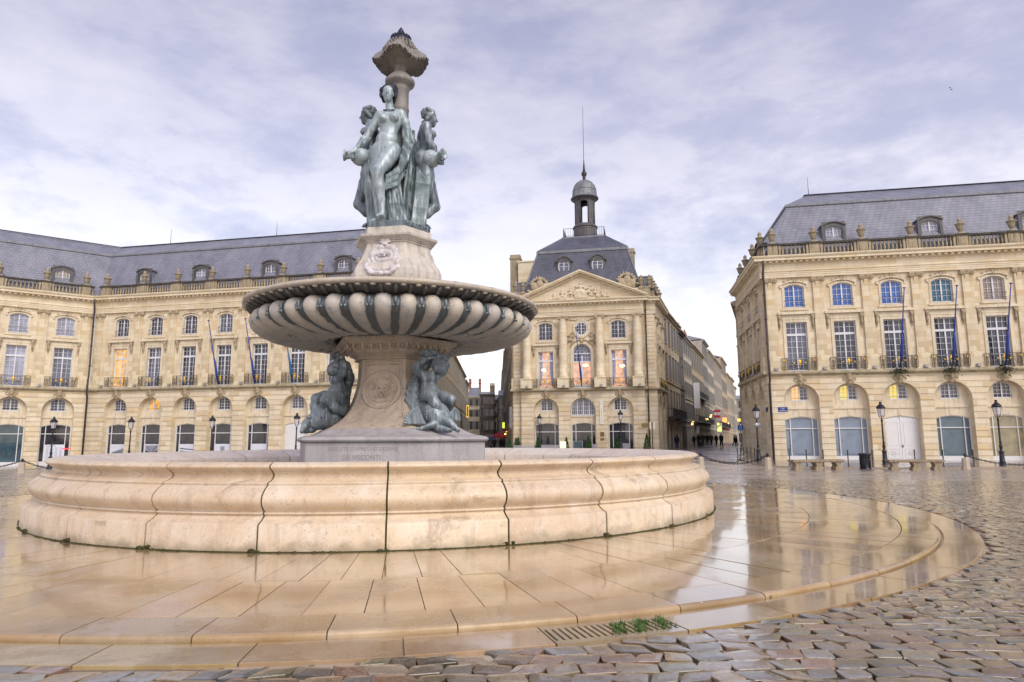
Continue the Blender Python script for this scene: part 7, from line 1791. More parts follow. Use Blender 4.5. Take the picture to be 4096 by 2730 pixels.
rc0 = Vector((18.8, 63)); strip('street', dens([KA[-1] - dS * 4 + endN * .3, KA[-1] + dS * 190], 20), dens([PR + uP * 1.55 - dS * 6, PR + uP * 1.55 + dS * 188], 20), .008, 'asphalt', 'grey wet street running away between the houses', 6, False)

# ------------------------------------------------------------------ shop signs, flags, awnings in the streets
def sign_at(name, label, cat, x0, y0, x1, y1, P, d, off, mat, th=.06, txt=None, tmat=None, tsz=.4):
    n_ = Vector((d.y, -d.x)); P = Vector(P) + n_ * off; a = at_line(x0, y1, P, d); b = at_line(x1, y0, P, d)
    F_s = frame_of(a.xy, b.xy); w_ = (b.xy - a.xy).length; h_ = b.z - a.z
    m = MB(); m.box(0, w_, -th / 2, th / 2, 0, h_); o = link(name, m.mesh(name, M[mat]), None, F_s @ T(0, 0, a.z)); tag(o, label, cat)
    if txt: link('lettering', text_mesh(txt, tsz, M[tmat], .01), o, F_s @ Matrix.Translation((w_ / 2, -th / 2 - .012, a.z + h_ / 2)) @ UP)
    return o
def cross_sign(name, label, cat, xl, xr, y0, y1, D, mat, txt=None, tmat=None, tsz=.3, th=.08, spacing=1.0):
    """a sign that sticks out across the street, square to the view down it"""
    if D is None: D = on_street(min(xl, 2945))[0].y - .6; tsz = tsz * D / 91
    a = ray(xl, y1); b = ray(xr, y0); A_ = Vector((a.x / a.y * D, D)); B_ = Vector((b.x / b.y * D, D)); za, zb_ = EYE + a.z / a.y * D, EYE + b.z / b.y * D
    m = MB(); w_ = (B_ - A_).length; m.box(0, w_, -th / 2, th / 2, 0, zb_ - za); F_s = frame_of(A_, B_); o = link(name, m.mesh(name, M[mat]), None, F_s @ T(0, 0, za)); tag(o, label, cat)
    if txt: link('lettering', text_mesh(txt, tsz, M[tmat], .01, spacing=spacing), o, F_s @ Matrix.Translation((w_ / 2, -th / 2 - .012, (zb_ - za) / 2 + za)) @ UP)
    return o
M['purple'] = flat('purple_cloth', (.22, .02, .19), .7); M['whitecloth'] = flat('white_cloth', (.62, .62, .64), .7, var=.04); M['redcloth'] = flat('red_cloth', (.45, .03, .05), .7); M['blacksign'] = flat('black_sign', (.02, .02, .02), .5)
M['pizza'] = emis('lit_yellow_letters', (1, .75, .25), 2.2); M['orangesign'] = emis('lit_orange_sign', (1, .25, .06), 1.3); M['yellowsign'] = emis('lit_yellow_sign', (1, .62, .08), .8); M['limesign'] = emis('lit_lime_panel', (.75, .8, .25), .55); M['greensign'] = emis('lit_green_yellow_sign', (.75, .85, .08), .7); M['warm'] = emis('warm_lamp', (1, .5, .12), 5); M['awning'] = flat('dark_red_awning', (.16, .02, .03), .7); M['bluesign'] = flat('blue_sign', (.0, .13, .50), .4); M['redsign'] = flat('red_sign', (.55, .02, .03), .4)
for x0, x1, lb in ((2701, 2710.5, 'purple hanging banner with white panel, nearer of the two'), (2713, 2724, 'purple hanging banner with white panel, farther of the two')):
    o_ = cross_sign('shop_banner', lb, 'banner', x0, x1, 1644, 1682, None, 'purple'); o_['group'] = 'purple banners on the second house'
    F_ = WM[o_.name]; m = MB(); m.box(.03, .27, -.055, -.041, .42, .68); link('panel', m.mesh('panel', M['whitecloth']), o_, F_)
cross_sign('hanging_banner', 'tall white banner hanging across the right street', 'banner', 2777, 2797, 1532, 1634, None, 'whitecloth')
cross_sign('restaurant_sign', 'lit yellow PIZZA lettering above a restaurant front', 'sign', 2806, 2830, 1669, 1687, None, 'blacksign', 'PIZZA', 'pizza', .38)
cross_sign('shop_sign', 'dark red shop sign board right of the PIZZA sign', 'sign', 2829, 2842, 1673, 1690, None, 'awning')
o_ = cross_sign('striped_flag', 'red and white striped flag hanging over the right street', 'flag', 2857, 2881, 1640, 1672, None, 'redcloth', th=.04); F_ = WM[o_.name]; m = MB(); fw_ = o_.data.vertices[1].co.x; fh_ = o_.data.vertices[4].co.z; m.box(.02, fw_ - .02, -.035, -.021, fh_ * .33, fh_ * .67); link('stripe', m.mesh('stripe', M['whitecloth']), o_, F_)
m = MB(); m.ball((fw_ / 2, -.04, fh_ / 2), (fw_ * .11, .01, fw_ * .11), 8, 4); link('emblem', m.mesh('emblem', M['redcloth']), o_, F_)
cross_sign('lit_sign', 'glowing square orange shop sign in the right street', 'sign', 2890, 2907, 1672, 1690, None, 'orangesign'); cross_sign('lit_sign', 'small glowing yellow sign farther down the right street', 'sign', 2950, 2961, 1676, 1686, None, 'yellowsign')
cross_sign('light_panel', 'pale lime lit panel beside the walkers', 'sign', 2869, 2885, 1692, 1727, None, 'limesign'); cross_sign('poster_board', 'white poster board outside a shop in the right street', 'sign', 2785, 2796, 1704, 1735, None, 'whitecloth')
for x0, y0, D, lb in ((2769, 1697, 87, 'wall lamp glowing beside the poster board'), (2842, 1668, 93, 'lamp glowing over the restaurant terrace'), (2843.5, 1666, 97, 'upper lamp glowing over the restaurant terrace'), (2913, 1696, 101, 'lamp glowing over a far awning'), (2925, 1708, 103, 'lamp glowing under a far awning'), (2960, 1704, 104, 'last lamp glowing at the end of the right street'), (2021, 1737, 104, 'lamp glowing under the no entry sign')):
    d_ = ray(x0, y0); D = D if x0 < 2100 else on_street(min(x0, 2945))[0].y - .7; m = MB(); m.ball((0, 0, 0), .13, 8, 6); m.tube([(0, 0, .1), (0, 0, .3), (.25, 0, .36)], .025, 5); tag(link('wall_lamp', m.mesh('wall_lamp', M['warm']), None, T(d_.x / d_.y * D, D, EYE + d_.z / d_.y * D)), lb, 'lamp', 'warm lamps of the shops')
def awning(label, x0, x1, y0, D, mat):
    D = on_street(x0)[0].y - 3; a = ray(x0, y0); b = ray(x1, y0); A_ = Vector((a.x / a.y * D, D)); B_ = Vector((b.x / b.y * D, D)); z = EYE + a.z / a.y * D; w_ = (B_ - A_).length
    m = MB(); m.prism([(0, 0), (w_, -.25), (w_, -.05), (0, .5)], 0, 2.6); tag(link('awning', m.mesh('awning', M[mat]), None, frame_of(A_, B_) @ T(0, 0, z)), label, 'awning')
awning('dark red awning under the orange sign', 2893, 2920, 1718, 99, 'awning'); awning('dark awning of the restaurant under the PIZZA sign', 2800, 2845, 1697, 93, 'blacksign')
# left street clutter
cross_sign('neon_sign', 'upright black sign with glowing yellow frame in the left street', 'sign', 1866, 1874, 1622, 1670, 118, 'yellowsign'); m = MB(); m.box(.07, .28, -.06, -.041, .15, 1.95); link('panel', m.mesh('panel', M['blacksign']), bpy.data.objects['neon_sign'], WM['neon_sign']); cross_sign('lit_sign', 'glowing green and yellow sign by the pavilion wall', 'sign', 2009, 2019, 1690, 1714, 98, 'greensign')
cross_sign('pale_banner', 'tall pale banner hanging on the left wall of the pavilion', 'banner', 2038.5, 2049.5, 1628, 1712, 73.5, 'whitecloth')
d_ = ray(2016, 1729); m = MB(); m.lathe([(.01, 0), (.28, 0), (.28, .03), (.01, .03)], 20); m.xf(Matrix.Rotation(PI / 2, 4, 'X')); o_ = tag(link('road_sign', m.mesh('road_sign', M['redsign']), None, T(d_.x / d_.y * 100, 100, EYE + d_.z / d_.y * 100)), 'round red no entry sign in the left street', 'sign'); m = MB(); m.box(-.18, .18, -.05, -.031, -.05, .05); link('bar', m.mesh('bar', M['whiteink']), o_, WM[o_.name]); m = MB(); m.tube([(0, .05, -2.6), (0, .05, .2)], .04, 6); link('post', m.mesh('post', M['iron']), o_, WM[o_.name])
d_ = ray(1993, 1757); D = 105; Mu = T(d_.x / d_.y * D, D, gz(d_.x / d_.y * D, D)); m = MB(); m.lathe([(1.25, 1.85), (1.2, 2.05), (.05, 2.75)], 8, (0, 0, 0), False); u_ = empty('market_parasol', 'red and cream cafe parasol in the left street', 'parasol', Mu); link('canopy', m.mesh('canopy', M['redcloth']), u_, Mu); m = MB(); m.tube([(0, 0, 0), (0, 0, 2.7)], .04, 6); link('pole', m.mesh('pole', M['whitecloth']), u_, Mu)
# ------------------------------------------------------------------ lamps, posts, benches, plants
def lamp_parts():
    m = MB(); m.lathe([(.20, 0), (.20, .06), (.17, .08), (.165, .22), (.185, .25), (.15, .30), (.13, .75), (.125, .80), (.155, .83), (.155, .88), (.10, .93), (.075, 1.0), (.085, 1.12), (.11, 1.2), (.075, 1.28), (.062, 1.4), (.085, 1.45), (.06, 1.5), (.045, 2.75), (.06, 2.78), (.075, 2.82), (.05, 2.88), (.045, 3.0)], 12)
    post = m.mesh('post', M['lampiron'])
    m = MB()
    for k in range(4):
        a = PI / 2 * k + PI / 4; c, s = math.cos(a), math.sin(a)
        m.tube([(.04 * c, .04 * s, 2.98), (.13 * c, .13 * s, 3.06), (.155 * c, .155 * s, 3.14)], .016, 5); m.tube([(.16 * c, .16 * s, 3.12), (.24 * c, .24 * s, 3.62)], .014, 4)
    for z, r in ((3.12, .155), (3.62, .235)):
        for k in range(4): a0, a1 = PI / 2 * k + PI / 4, PI / 2 * (k + 1) + PI / 4; m.tube([(r * math.cos(a0), r * math.sin(a0), z), (r * math.cos(a1), r * math.sin(a1), z)], .014, 4)
    fr = m.mesh('lantern_frame', M['lampiron'])
    m = MB(); m.lathe([(.155, 3.13), (.235, 3.62)], 4, (0, 0, 0), False, None, PI / 4, PI / 4 + 2 * PI); tg = NT('lantern_glass'); tg.set((.62, .60, .66), .15, 0, .5); tg.b.inputs['Alpha'].default_value = .55; gl = m.mesh('lantern_glass', tg.m)
    m = MB(); m.lathe([(.25, 3.62), (.29, 3.66), (.27, 3.70), (.20, 3.80), (.12, 3.86), (.09, 3.88), (.10, 3.93), (.085, 3.95), (.06, 3.98), (.09, 4.04), (.1, 4.05), (.01, 4.06)], 12); cap_ = m.mesh('lantern_cap', M['lampiron'])
    return [('post', post), ('lantern_frame', fr), ('lantern_glass', gl), ('lantern_cap', cap_)]
LP_ = lamp_parts(); first = None
def ground_under_top(x, y, H):
    """where a thing of height H stands whose top shows at this point of the photograph"""
    d = ray(x, y); z = H - .3
    for _ in range(14): t_ = (z - EYE) / d.z; p = Vector((0, 0, EYE)) + d * t_; z = gz(p.x, p.y) + H
    return p.x, p.y, gz(p.x, p.y)
for x, y, lab in ((216.8, 1675, 'black lamp post before the white window poster, leftmost in the photo'), (527, 1669, 'black lamp post in front of the left palace, beside the corner downpipe'), (851, 1663.5, 'black lamp post in front of the left palace, before the grey doorway poster'), (1188.7, 1654, 'black lamp post before the white double door, beside the left dolphin'),
                  (2157.5, 1658, 'black lamp post before the left arch of the pavilion'), (2480.8, 1641.7, 'black lamp post before the right arch of the pavilion'), (3022.8, 1620.5, 'black lamp post with a small round plate at the palace corner'), (3520.7, 1608.9, 'black lamp post beside the white double door of the right palace'), (3983, 1601.5, 'black lamp post nearest the right edge, behind the chain')):
    px_, py_, pz_ = ground_under_top(x, y, 4.06); Mx = T(px_, py_, pz_ + .02, .2)
    if first is None:
        first = empty('street_lamp', lab, 'street lamp', Mx, 'black lantern posts round the square')
        for n_, me in LP_: link(n_, me, first, Mx)
    else:
        lp = copy_tree(first, Mx, None, lab)
        if 3000 < x < 3050:
            m = MB(); m.lathe([(.01, -.02), (.27, -.02), (.27, .02), (.01, .02)], 20); m.xf(Matrix.Translation((0, -.09, 2.62)) @ Matrix.Scale(.62, 4, (0, 0, 1)) @ Matrix.Rotation(PI / 2, 4, 'X')); link('route_plate', m.mesh('route_plate', M['zinc']), lp, Mx)
# thin iron posts
bm_ = MB(); bm_.lathe([(.055, 0), (.055, .06), (.036, .07), (.034, .94), (.042, .95), (.042, 1.0), (.02, 1.02), (.01, 1.02)], 8); bmesh_ = bm_.mesh('bollard', M['iron2'])
bl = [(2950.5, 1828.8), (2963, 1833), (2975.7, 1836), (2990, 1839.3), (3006, 1843.8), (3019.7, 1849.5), (3099.4, 1859), (3160, 1862.3), (3228.5, 1867), (3296, 1870), (3395, 1870.9), (3493, 1870.9), (3662.6, 1868.7), (3775.8, 1868.7), (3897, 1869.4)]
bn_ = ['thin iron bollard farthest up the right street kerb', 'thin iron bollard, second from far end of the street kerb', 'thin iron bollard, third from far end of the street kerb', 'thin iron bollard, fourth from far end of the street kerb', 'thin iron bollard left of the palace corner lamp', 'thin iron bollard touching the palace corner lamp', 'thin iron bollard by the corner downpipe of the right palace', 'thin iron bollard left of the first stone bench', 'thin iron bollard behind the left end of the first stone bench', 'thin iron bollard behind the right half of the first stone bench', 'thin iron bollard left of the black bin', 'thin iron bollard right of the black bin', 'thin iron bollard behind the middle of the second stone bench', 'thin iron bollard with wide foot right of the second stone bench', 'thin iron bollard behind the hanging chain at right']
for (x, y), lab in zip(bl, bn_):
    p = at_z(x, y); o_ = link('bollard', bmesh_, None, T(p.x, p.y, gz(p.x, p.y) + .03)); tag(o_, lab, 'bollard', 'thin iron bollards before the right palace')
# stone posts and chains
M['poststone'] = stone('post_stone', (.52, .44, .35), (.45, .38, .30), (.28, .23, .19), 2, .7, .3)
sm_ = MB(); sm_.lathe([(.33, -.1), (.33, .04), (.30, .1), (.255, .78), (.235, .84), (.18, .88), (.01, .89)], 8, (0, 0, 0), False, None, PI / 8, PI / 8 + 2 * PI)
post_st = sm_.mesh('shaft', M['poststone']); kb = MB(); kb.lathe([(.09, .88), (.06, .92), (.05, .98), (.11, 1.04), (.12, 1.10), (.09, 1.17), (.03, 1.21), (.01, 1.22)], 10); knob_ = kb.mesh('ring_knob', M['lampiron'])
SP = {}
for k, x, y, lab in (('a', 2804, 1870.5, 'squat stone post half behind the basin, left end of the chain'), ('b', 3073, 1875, 'squat stone post by the palace corner lamp, right end of the chain'), ('c', 3865, 1876.7, 'squat stone post between the second bench and the right edge'), ('d', 85, 1892.7, 'squat stone post at the left edge with two chains')):
    p = at_z(x, y); Mx = T(p.x, p.y, gz(p.x, p.y)) @ Matrix.Scale(.72, 4); o_ = empty('stone_post', lab, 'stone post', Mx, 'stone chain posts'); link('shaft', post_st, o_, Mx); link('ring_knob', knob_, o_, Mx); SP[k] = Vector((p.x, p.y, gz(p.x, p.y) + .76))
def chain_ob(a, b, sag, lab):
    n = max(8, int((b - a).length / .13)); m = MB(); pts = [a.lerp(b, i / n) - Vector((0, 0, sag * 4 * (i / n) * (1 - i / n))) for i in range(n + 1)]
    for i in range(n):
        p, q_ = pts[i], pts[i + 1]; d = (q_ - p); c = (p + q_) / 2; side = d.cross(Vector((0, 0, 1))).normalized() if i % 2 else Vector((0, 0, 1)); ring_ = [c + d * .62 * math.cos(t_) + side * .045 * math.sin(t_) for t_ in np.linspace(0, 2 * PI, 9)]
        m.tube(ring_, .02, 4, cap=False)
    tag(link('chain', m.mesh('chain', M['lampiron'])), lab, 'chain', 'iron chains between stone posts')
chain_ob(SP['a'], SP['b'], .52, 'sagging iron chain between basin and palace corner'); chain_ob(SP['c'], SP['c'] + (SP['c'] - SP['b']).normalized() * 6.4 + Vector((0, 0, .05)), .55, 'sagging iron chain running out of the right edge')
pe = at_z(260, 1890); chain_ob(SP['d'], Vector((pe.x + 1.6, pe.y + .5, SP['d'].z - .1)), .5, 'iron chain from the left stone post to behind the basin'); chain_ob(SP['d'] + Vector((-6, .8, 0)), SP['d'], .5, 'iron chain running out of the left edge')
# benches
M['bench'] = stone('bench_stone', (.30, .23, .16), (.36, .29, .20), (.10, .085, .06), 2, .7, .3)
def bench(xs, y, lab):
    P = [at_z(x, y) for x in xs]; a, b = P[0], P[-1]; d = (b - a).xy.normalized(); L_ = (b - a).xy.length; c = (a + b) / 2; Mx = T(c.x, c.y, gz(c.x, c.y), math.atan2(d.y, d.x)); o_ = empty('stone_bench', lab, 'bench', Mx, 'stone benches before the right palace')
    m = MB(); m.box(-L_ / 2 - .35, L_ / 2 + .35, -.30, .30, .44, .55); m.box(-L_ / 2 - .31, L_ / 2 + .31, -.26, .26, .40, .4395); link('seat', m.mesh('seat', M['bench']), o_, Mx)
    for p in P:
        t_ = (p - c).xy.dot(d); m = MB(); m.prism([(t_ - .22, -.1), (t_ + .22, -.1), (t_ + .22, .10), (t_ + .15, .16), (t_ + .14, .28), (t_ + .20, .34), (t_ + .21, .3995), (t_ - .21, .3995), (t_ - .20, .34), (t_ - .14, .28), (t_ - .15, .16), (t_ - .22, .10)], -.22, .22); link('leg', m.mesh('leg', M['bench']), o_, Mx)
bench((3187, 3268, 3348), 1878.5, 'long low stone bench, left of the black bin'); bench((3576.5, 3661, 3746), 1879, 'long low stone bench in front of the white double door')
p = at_z(3463, 1879); Mx = T(p.x, p.y, gz(p.x, p.y)); o_ = empty('litter_bin', 'round black litter bin between the two stone benches', 'bin', Mx); m = MB(); m.lathe([(.31, 0), (.31, .06), (.255, .10), (.27, .70), (.285, .72), (.285, .78)], 20); m.xf(Matrix()); 
for k in range(20): a = 2 * PI * k / 20; m.tube([(.262 * math.cos(a), .262 * math.sin(a), .1), (.28 * math.cos(a), .28 * math.sin(a), .7)], .02, 4)
link('body', m.mesh('body', M['lampiron']), o_, Mx); m = MB(); m.lathe([(.285, .781), (.34, .82), (.35, .86), (.33, .90), (.22, .92), (.2, .86), (.18, .6)], 20); link('lid', m.mesh('lid', M['lampiron']), o_, Mx)
# road signs
def post_sign(name, lab, x0, x1, y0, y1, yb, build):
    p = at_z((x0 + x1) / 2, yb); D = p.y; a = ray(x0, y1); b = ray(x1, y0); w_ = (b.x / b.y - a.x / a.y) * D; zt, zb2 = EYE + b.z / b.y * D, EYE + a.z / a.y * D; Mx = T(p.x, p.y, gz(p.x, p.y)); o_ = empty(name, lab, 'sign', Mx); build(o_, Mx, w_, zb2 - Mx.translation.z, zt - Mx.translation.z)
def ped(o_, Mx, w_, z0, z1):
    m = MB(); m.tube([(0, .06, 0), (0, .06, z1)], .04, 8); link('post', m.mesh('post', M['zinc']), o_, Mx); m = MB(); m.box(-w_ / 2, w_ / 2, -.02, .02, z0, z1); link('panel', m.mesh('panel', M['bluesign']), o_, Mx)
    m = MB(); y = -.026; c = (z0 + z1) / 2; h = z1 - z0
    for s_, k in ((-.16, 1.0), (.14, .72)):
        x = s_ * w_; m.ball((x, y, c + .30 * h * k - .06 * h * (1 - k)), (.05 * w_, .006, .06 * h), 8, 5); m.tube([(x, y, c + .2 * h * k), (x, y, c - .05 * h)], [.055 * w_, .05 * w_], 5); m.tube([(x, y, c - .05 * h), (x - .09 * w_, y, c - .3 * h)], .032 * w_, 5); m.tube([(x, y, c - .05 * h), (x + .09 * w_, y, c - .3 * h)], .032 * w_, 5)
    for z in (z0 + .03, z1 - .03): m.box(-w_ / 2 + .03, w_ / 2 - .03, -.0235, -.0201, z - .012, z + .012)
    link('symbol', m.mesh('symbol', M['whiteink']), o_, Mx)
post_sign('traffic_sign', 'square blue sign with white walking adult and child at the street mouth', 2957, 2978, 1700, 1722, 1808, ped)
def brownsign(o_, Mx, w_, z0, z1):
    m = MB(); m.tube([(w_ / 2 - .05, .06, 0), (w_ / 2 - .05, .06, z1 + .1)], .045, 8); link('post', m.mesh('post', M['iron']), o_, Mx); m = MB(); m.box(-w_ / 2, w_ / 2 - .35, -.02, .02, z0 + .05, z1); link('arm_panel', m.mesh('arm_panel', M['brass']), o_, Mx); m = MB(); m.box(w_ / 2 - .3, w_ / 2 - .19, -.1, .1, z0 - .1, z1 + .12); m.box(w_ / 2 + .05, w_ / 2 + .16, -.1, .1, z0 - .1, z1 + .12); link('pale_panel', m.mesh('pale_panel', M['banner']), o_, Mx)
post_sign('direction_sign', 'brown finger sign with pale panels on a post right of the pavilion', 2570, 2614, 1694, 1714, 1806, brownsign)
# clipped conical shrubs in planters before the pavilion
tl = NT('shrub_leaf'); at = tl.n('ShaderNodeAttribute', attribute_name='tint'); tl.set(at.outputs['Color'], .6, 0, .3); M['shrub'] = tl.m; M['planter'] = flat('planter', (.16, .13, .12), .7)
def shrub_mesh(seed):
    r_ = random.Random(seed); m = MB(); tn = []
    for _ in range(2100):
        z = r_.random() ** 1.25; rr = (.40 * (1 - z) ** .85 + .025) * (1 + .10 * math.sin(z * 23 + seed)) * math.sqrt(r_.uniform(.35, 1.05)); a = r_.uniform(0, 2 * PI); p = Vector((rr * math.cos(a), rr * math.sin(a), .42 + 1.5 * z)); s_ = r_.uniform(.018, .042)
        u = Vector((r_.gauss(0, 1), r_.gauss(0, 1), r_.gauss(0, .6))).normalized() * s_; v = Vector((r_.gauss(0, .4), r_.gauss(0, .4), 1.4)).normalized() * s_ * 1.6
        m.add([tuple(p - u), tuple(p - v * .3 + u * .2), tuple(p + u), tuple(p + v)], [(0, 1, 2, 3)]); b = r_.uniform(.5, 1.5); tn += [(.03 * b, .085 * b, .022 * b, 1)] * 4
    me = m.mesh('foliage', M['shrub']); ca = me.color_attributes.new('tint', 'FLOAT_COLOR', 'POINT'); ca.data.foreach_set('color', np.array(tn, np.float32).ravel()); return me
shm = [shrub_mesh(1), shrub_mesh(2)]; m = MB(); m.box(-.3, .3, -.3, .3, 0, .42); m.box(-.32, .32, -.32, .32, .42, .46); plm = m.mesh('planter', M['planter']); m = MB(); m.tube([(0, 0, .4), (0, 0, 1.7)], [.04, .015], 6); trm = m.mesh('trunk', M['iron2'])
for i, (x, y, off, lab) in enumerate(((2030 + 30 / 3.92, 1430 + 1255 / 3.92, 3.4, 'conical shrub farthest left, beyond the pavilion wall'), (2030 + 132 / 3.92, 1430 + 1252 / 3.92, 3.2, 'conical shrub, left one of the touching pair'), (2030 + 168 / 3.92, 1430 + 1242 / 3.92, 3.2, 'conical shrub, right one of the touching pair'), (2030 + 477 / 3.92, 1430 + 1238 / 3.92, 3.2, 'conical shrub beside the left lamp of the pavilion'), (2030 + 922 / 3.92, 1430 + 1246 / 3.92, 2.8, 'conical shrub between the left and middle arches'), (2030 + 1265 / 3.92, 1430 + 1220 / 3.92, 3.4, 'conical shrub before the middle arch of the pavilion'), (2030 + 1712 / 3.92, 1430 + 1205 / 3.92, 3.4, 'conical shrub before the right arch of the pavilion'), (2030 + 2183 / 3.92, 1430 + 1190 / 3.92, 3.0, 'conical shrub beside the brown finger sign'))):
    p = at_line(x, y, PL + nP * off, uP); g_ = gz(p.x, p.y); s_ = (p.z - g_) / 1.95; Mx = T(p.x, p.y, g_, i) @ Matrix.Scale(s_, 4); o_ = empty('conical_shrub', lab, 'shrub', Mx, 'clipped conical shrubs before the pavilion'); link('foliage', shm[i % 2], o_, Mx); link('planter', plm, o_, Mx); link('trunk', trm, o_, Mx)
tg = NT('screen_glass'); tg.set((.40, .39, .43), .12, 0, .5); tg.b.inputs['Alpha'].default_value = .5
for x0, x1, lab in ((2053, 2138, 'low glass terrace screen left of the pavilion lamp'), (2165, 2238, 'low glass terrace screen before the left arch'), (2372, 2390, 'short glass terrace screen right of the middle arch'), (2485, 2516, 'low glass terrace screen right of the right lamp')):
    a = at_line(x0, 1780, PL + nP * 3.9, uP); b = at_line(x1, 1780, PL + nP * 3.9, uP); g_ = gz(a.x, a.y); F_s = frame_of(a.xy, b.xy) @ T(0, 0, g_); w_ = (b.xy - a.xy).length; o_ = empty('glass_screen', lab, 'screen', F_s, 'terrace glass screens'); m = MB(); m.box(.05, w_ - .05, -.01, .01, .1, .88); link('pane', m.mesh('pane', tg.m), o_, F_s); m = MB(); m.box(0, .045, -.03, .03, 0, .9); m.box(w_ - .045, w_, -.03, .03, 0, .9); m.box(.045, w_ - .045, -.02, .02, .04, .095); link('frame', m.mesh('frame', M['zinc']), o_, F_s)
a = at_line(2252, 1780, PL + nP * 3.2, uP); Mx = T(a.x, a.y, gz(a.x, a.y), -.2); o_ = empty('menu_board', 'small lit menu board on a stand left of the middle arch', 'menu board', Mx); m = MB(); m.box(-.3, .3, -.03, .03, .5, 1.15); link('panel', m.mesh('panel', emis('menu_light', (1, .9, .65), .3)), o_, Mx); m = MB(); m.tube([(-.2, .02, .5), (-.3, .1, 0)], .02, 4); m.tube([(.2, .02, .5), (.3, .1, 0)], .02, 4); link('stand', m.mesh('stand', M['iron']), o_, Mx)
a = at_line(2312, 1785, PL + nP * 3.0, uP); Mx = T(a.x, a.y, gz(a.x, a.y), -.1); o_ = empty('chalk_board', 'chalkboard with pale frame before the middle arch', 'chalkboard', Mx); m = MB(); m.box(-.42, .42, -.02, .02, .1, 1.15); link('slate', m.mesh('slate', flat('chalk_slate', (.05, .08, .10), .7)), o_, Mx); m = MB(); [m.box(*b_) for b_ in ((-.48, -.42, -.03, .03, .0, 1.2), (.42, .48, -.03, .03, .0, 1.2), (-.42, .42, -.03, .03, 1.15, 1.2))]; link('frame', m.mesh('frame', M['zinc']), o_, Mx)
for x, y, lab in ((2695, 1787, 'dark rubbish bin against the second house'), (2755, 1785, 'dark wide rubbish bin by the white house')):
    p = at_z(x, y); Mx = T(p.x, p.y, gz(p.x, p.y)); m = MB(); m.box(-.35, .35, -.3, .3, 0, .95); m.prism([(-.38, .95), (.38, .95), (.34, 1.05), (-.34, 1.05)], -.33, .33); tag(link('rubbish_bin', m.mesh('rubbish_bin', M['lampiron']), None, Mx), lab, 'bin', 'street rubbish bins')
# bicycle parked by the palace corner
p = at_z(2968, 1801); Mx = T(p.x, p.y, gz(p.x, p.y), 1.1); o_ = empty('bicycle', 'dark bicycle parked under the blue sign', 'bicycle', Mx)
for x in (-.52, .52): m = MB(); m.tube([(x + .33 * math.cos(t_), 0, .34 + .33 * math.sin(t_)) for t_ in np.linspace(0, 2 * PI, 21)], .02, 5, cap=False); [m.tube([(x, 0, .34), (x + .32 * math.cos(t_), 0, .34 + .32 * math.sin(t_))], .004, 3) for t_ in np.linspace(0, 5.6, 9)]; link('wheel', m.mesh('wheel', M['lampiron']), o_, Mx)
m = MB(); [m.tube(q_, .018, 5) for q_ in ([(-.52, 0, .34), (-.05, 0, .32), (-.2, 0, .85)], [(-.05, 0, .32), (.36, 0, .8), (-.17, 0, .76)], [(.52, 0, .34), (.36, 0, .8), (.32, 0, .98)], [(-.52, 0, .34), (-.17, 0, .76)])]; link('frame', m.mesh('frame', M['iron']), o_, Mx); m = MB(); m.ball((-.21, 0, .88), (.13, .07, .035), 8, 5); link('saddle', m.mesh('saddle', M['iron']), o_, Mx); m = MB(); m.tube([(.3, -.25, 1.02), (.34, -.08, 1.0), (.34, .08, 1.0), (.3, .25, 1.02)], .015, 5); link('handlebar', m.mesh('handlebar', M['iron']), o_, Mx)
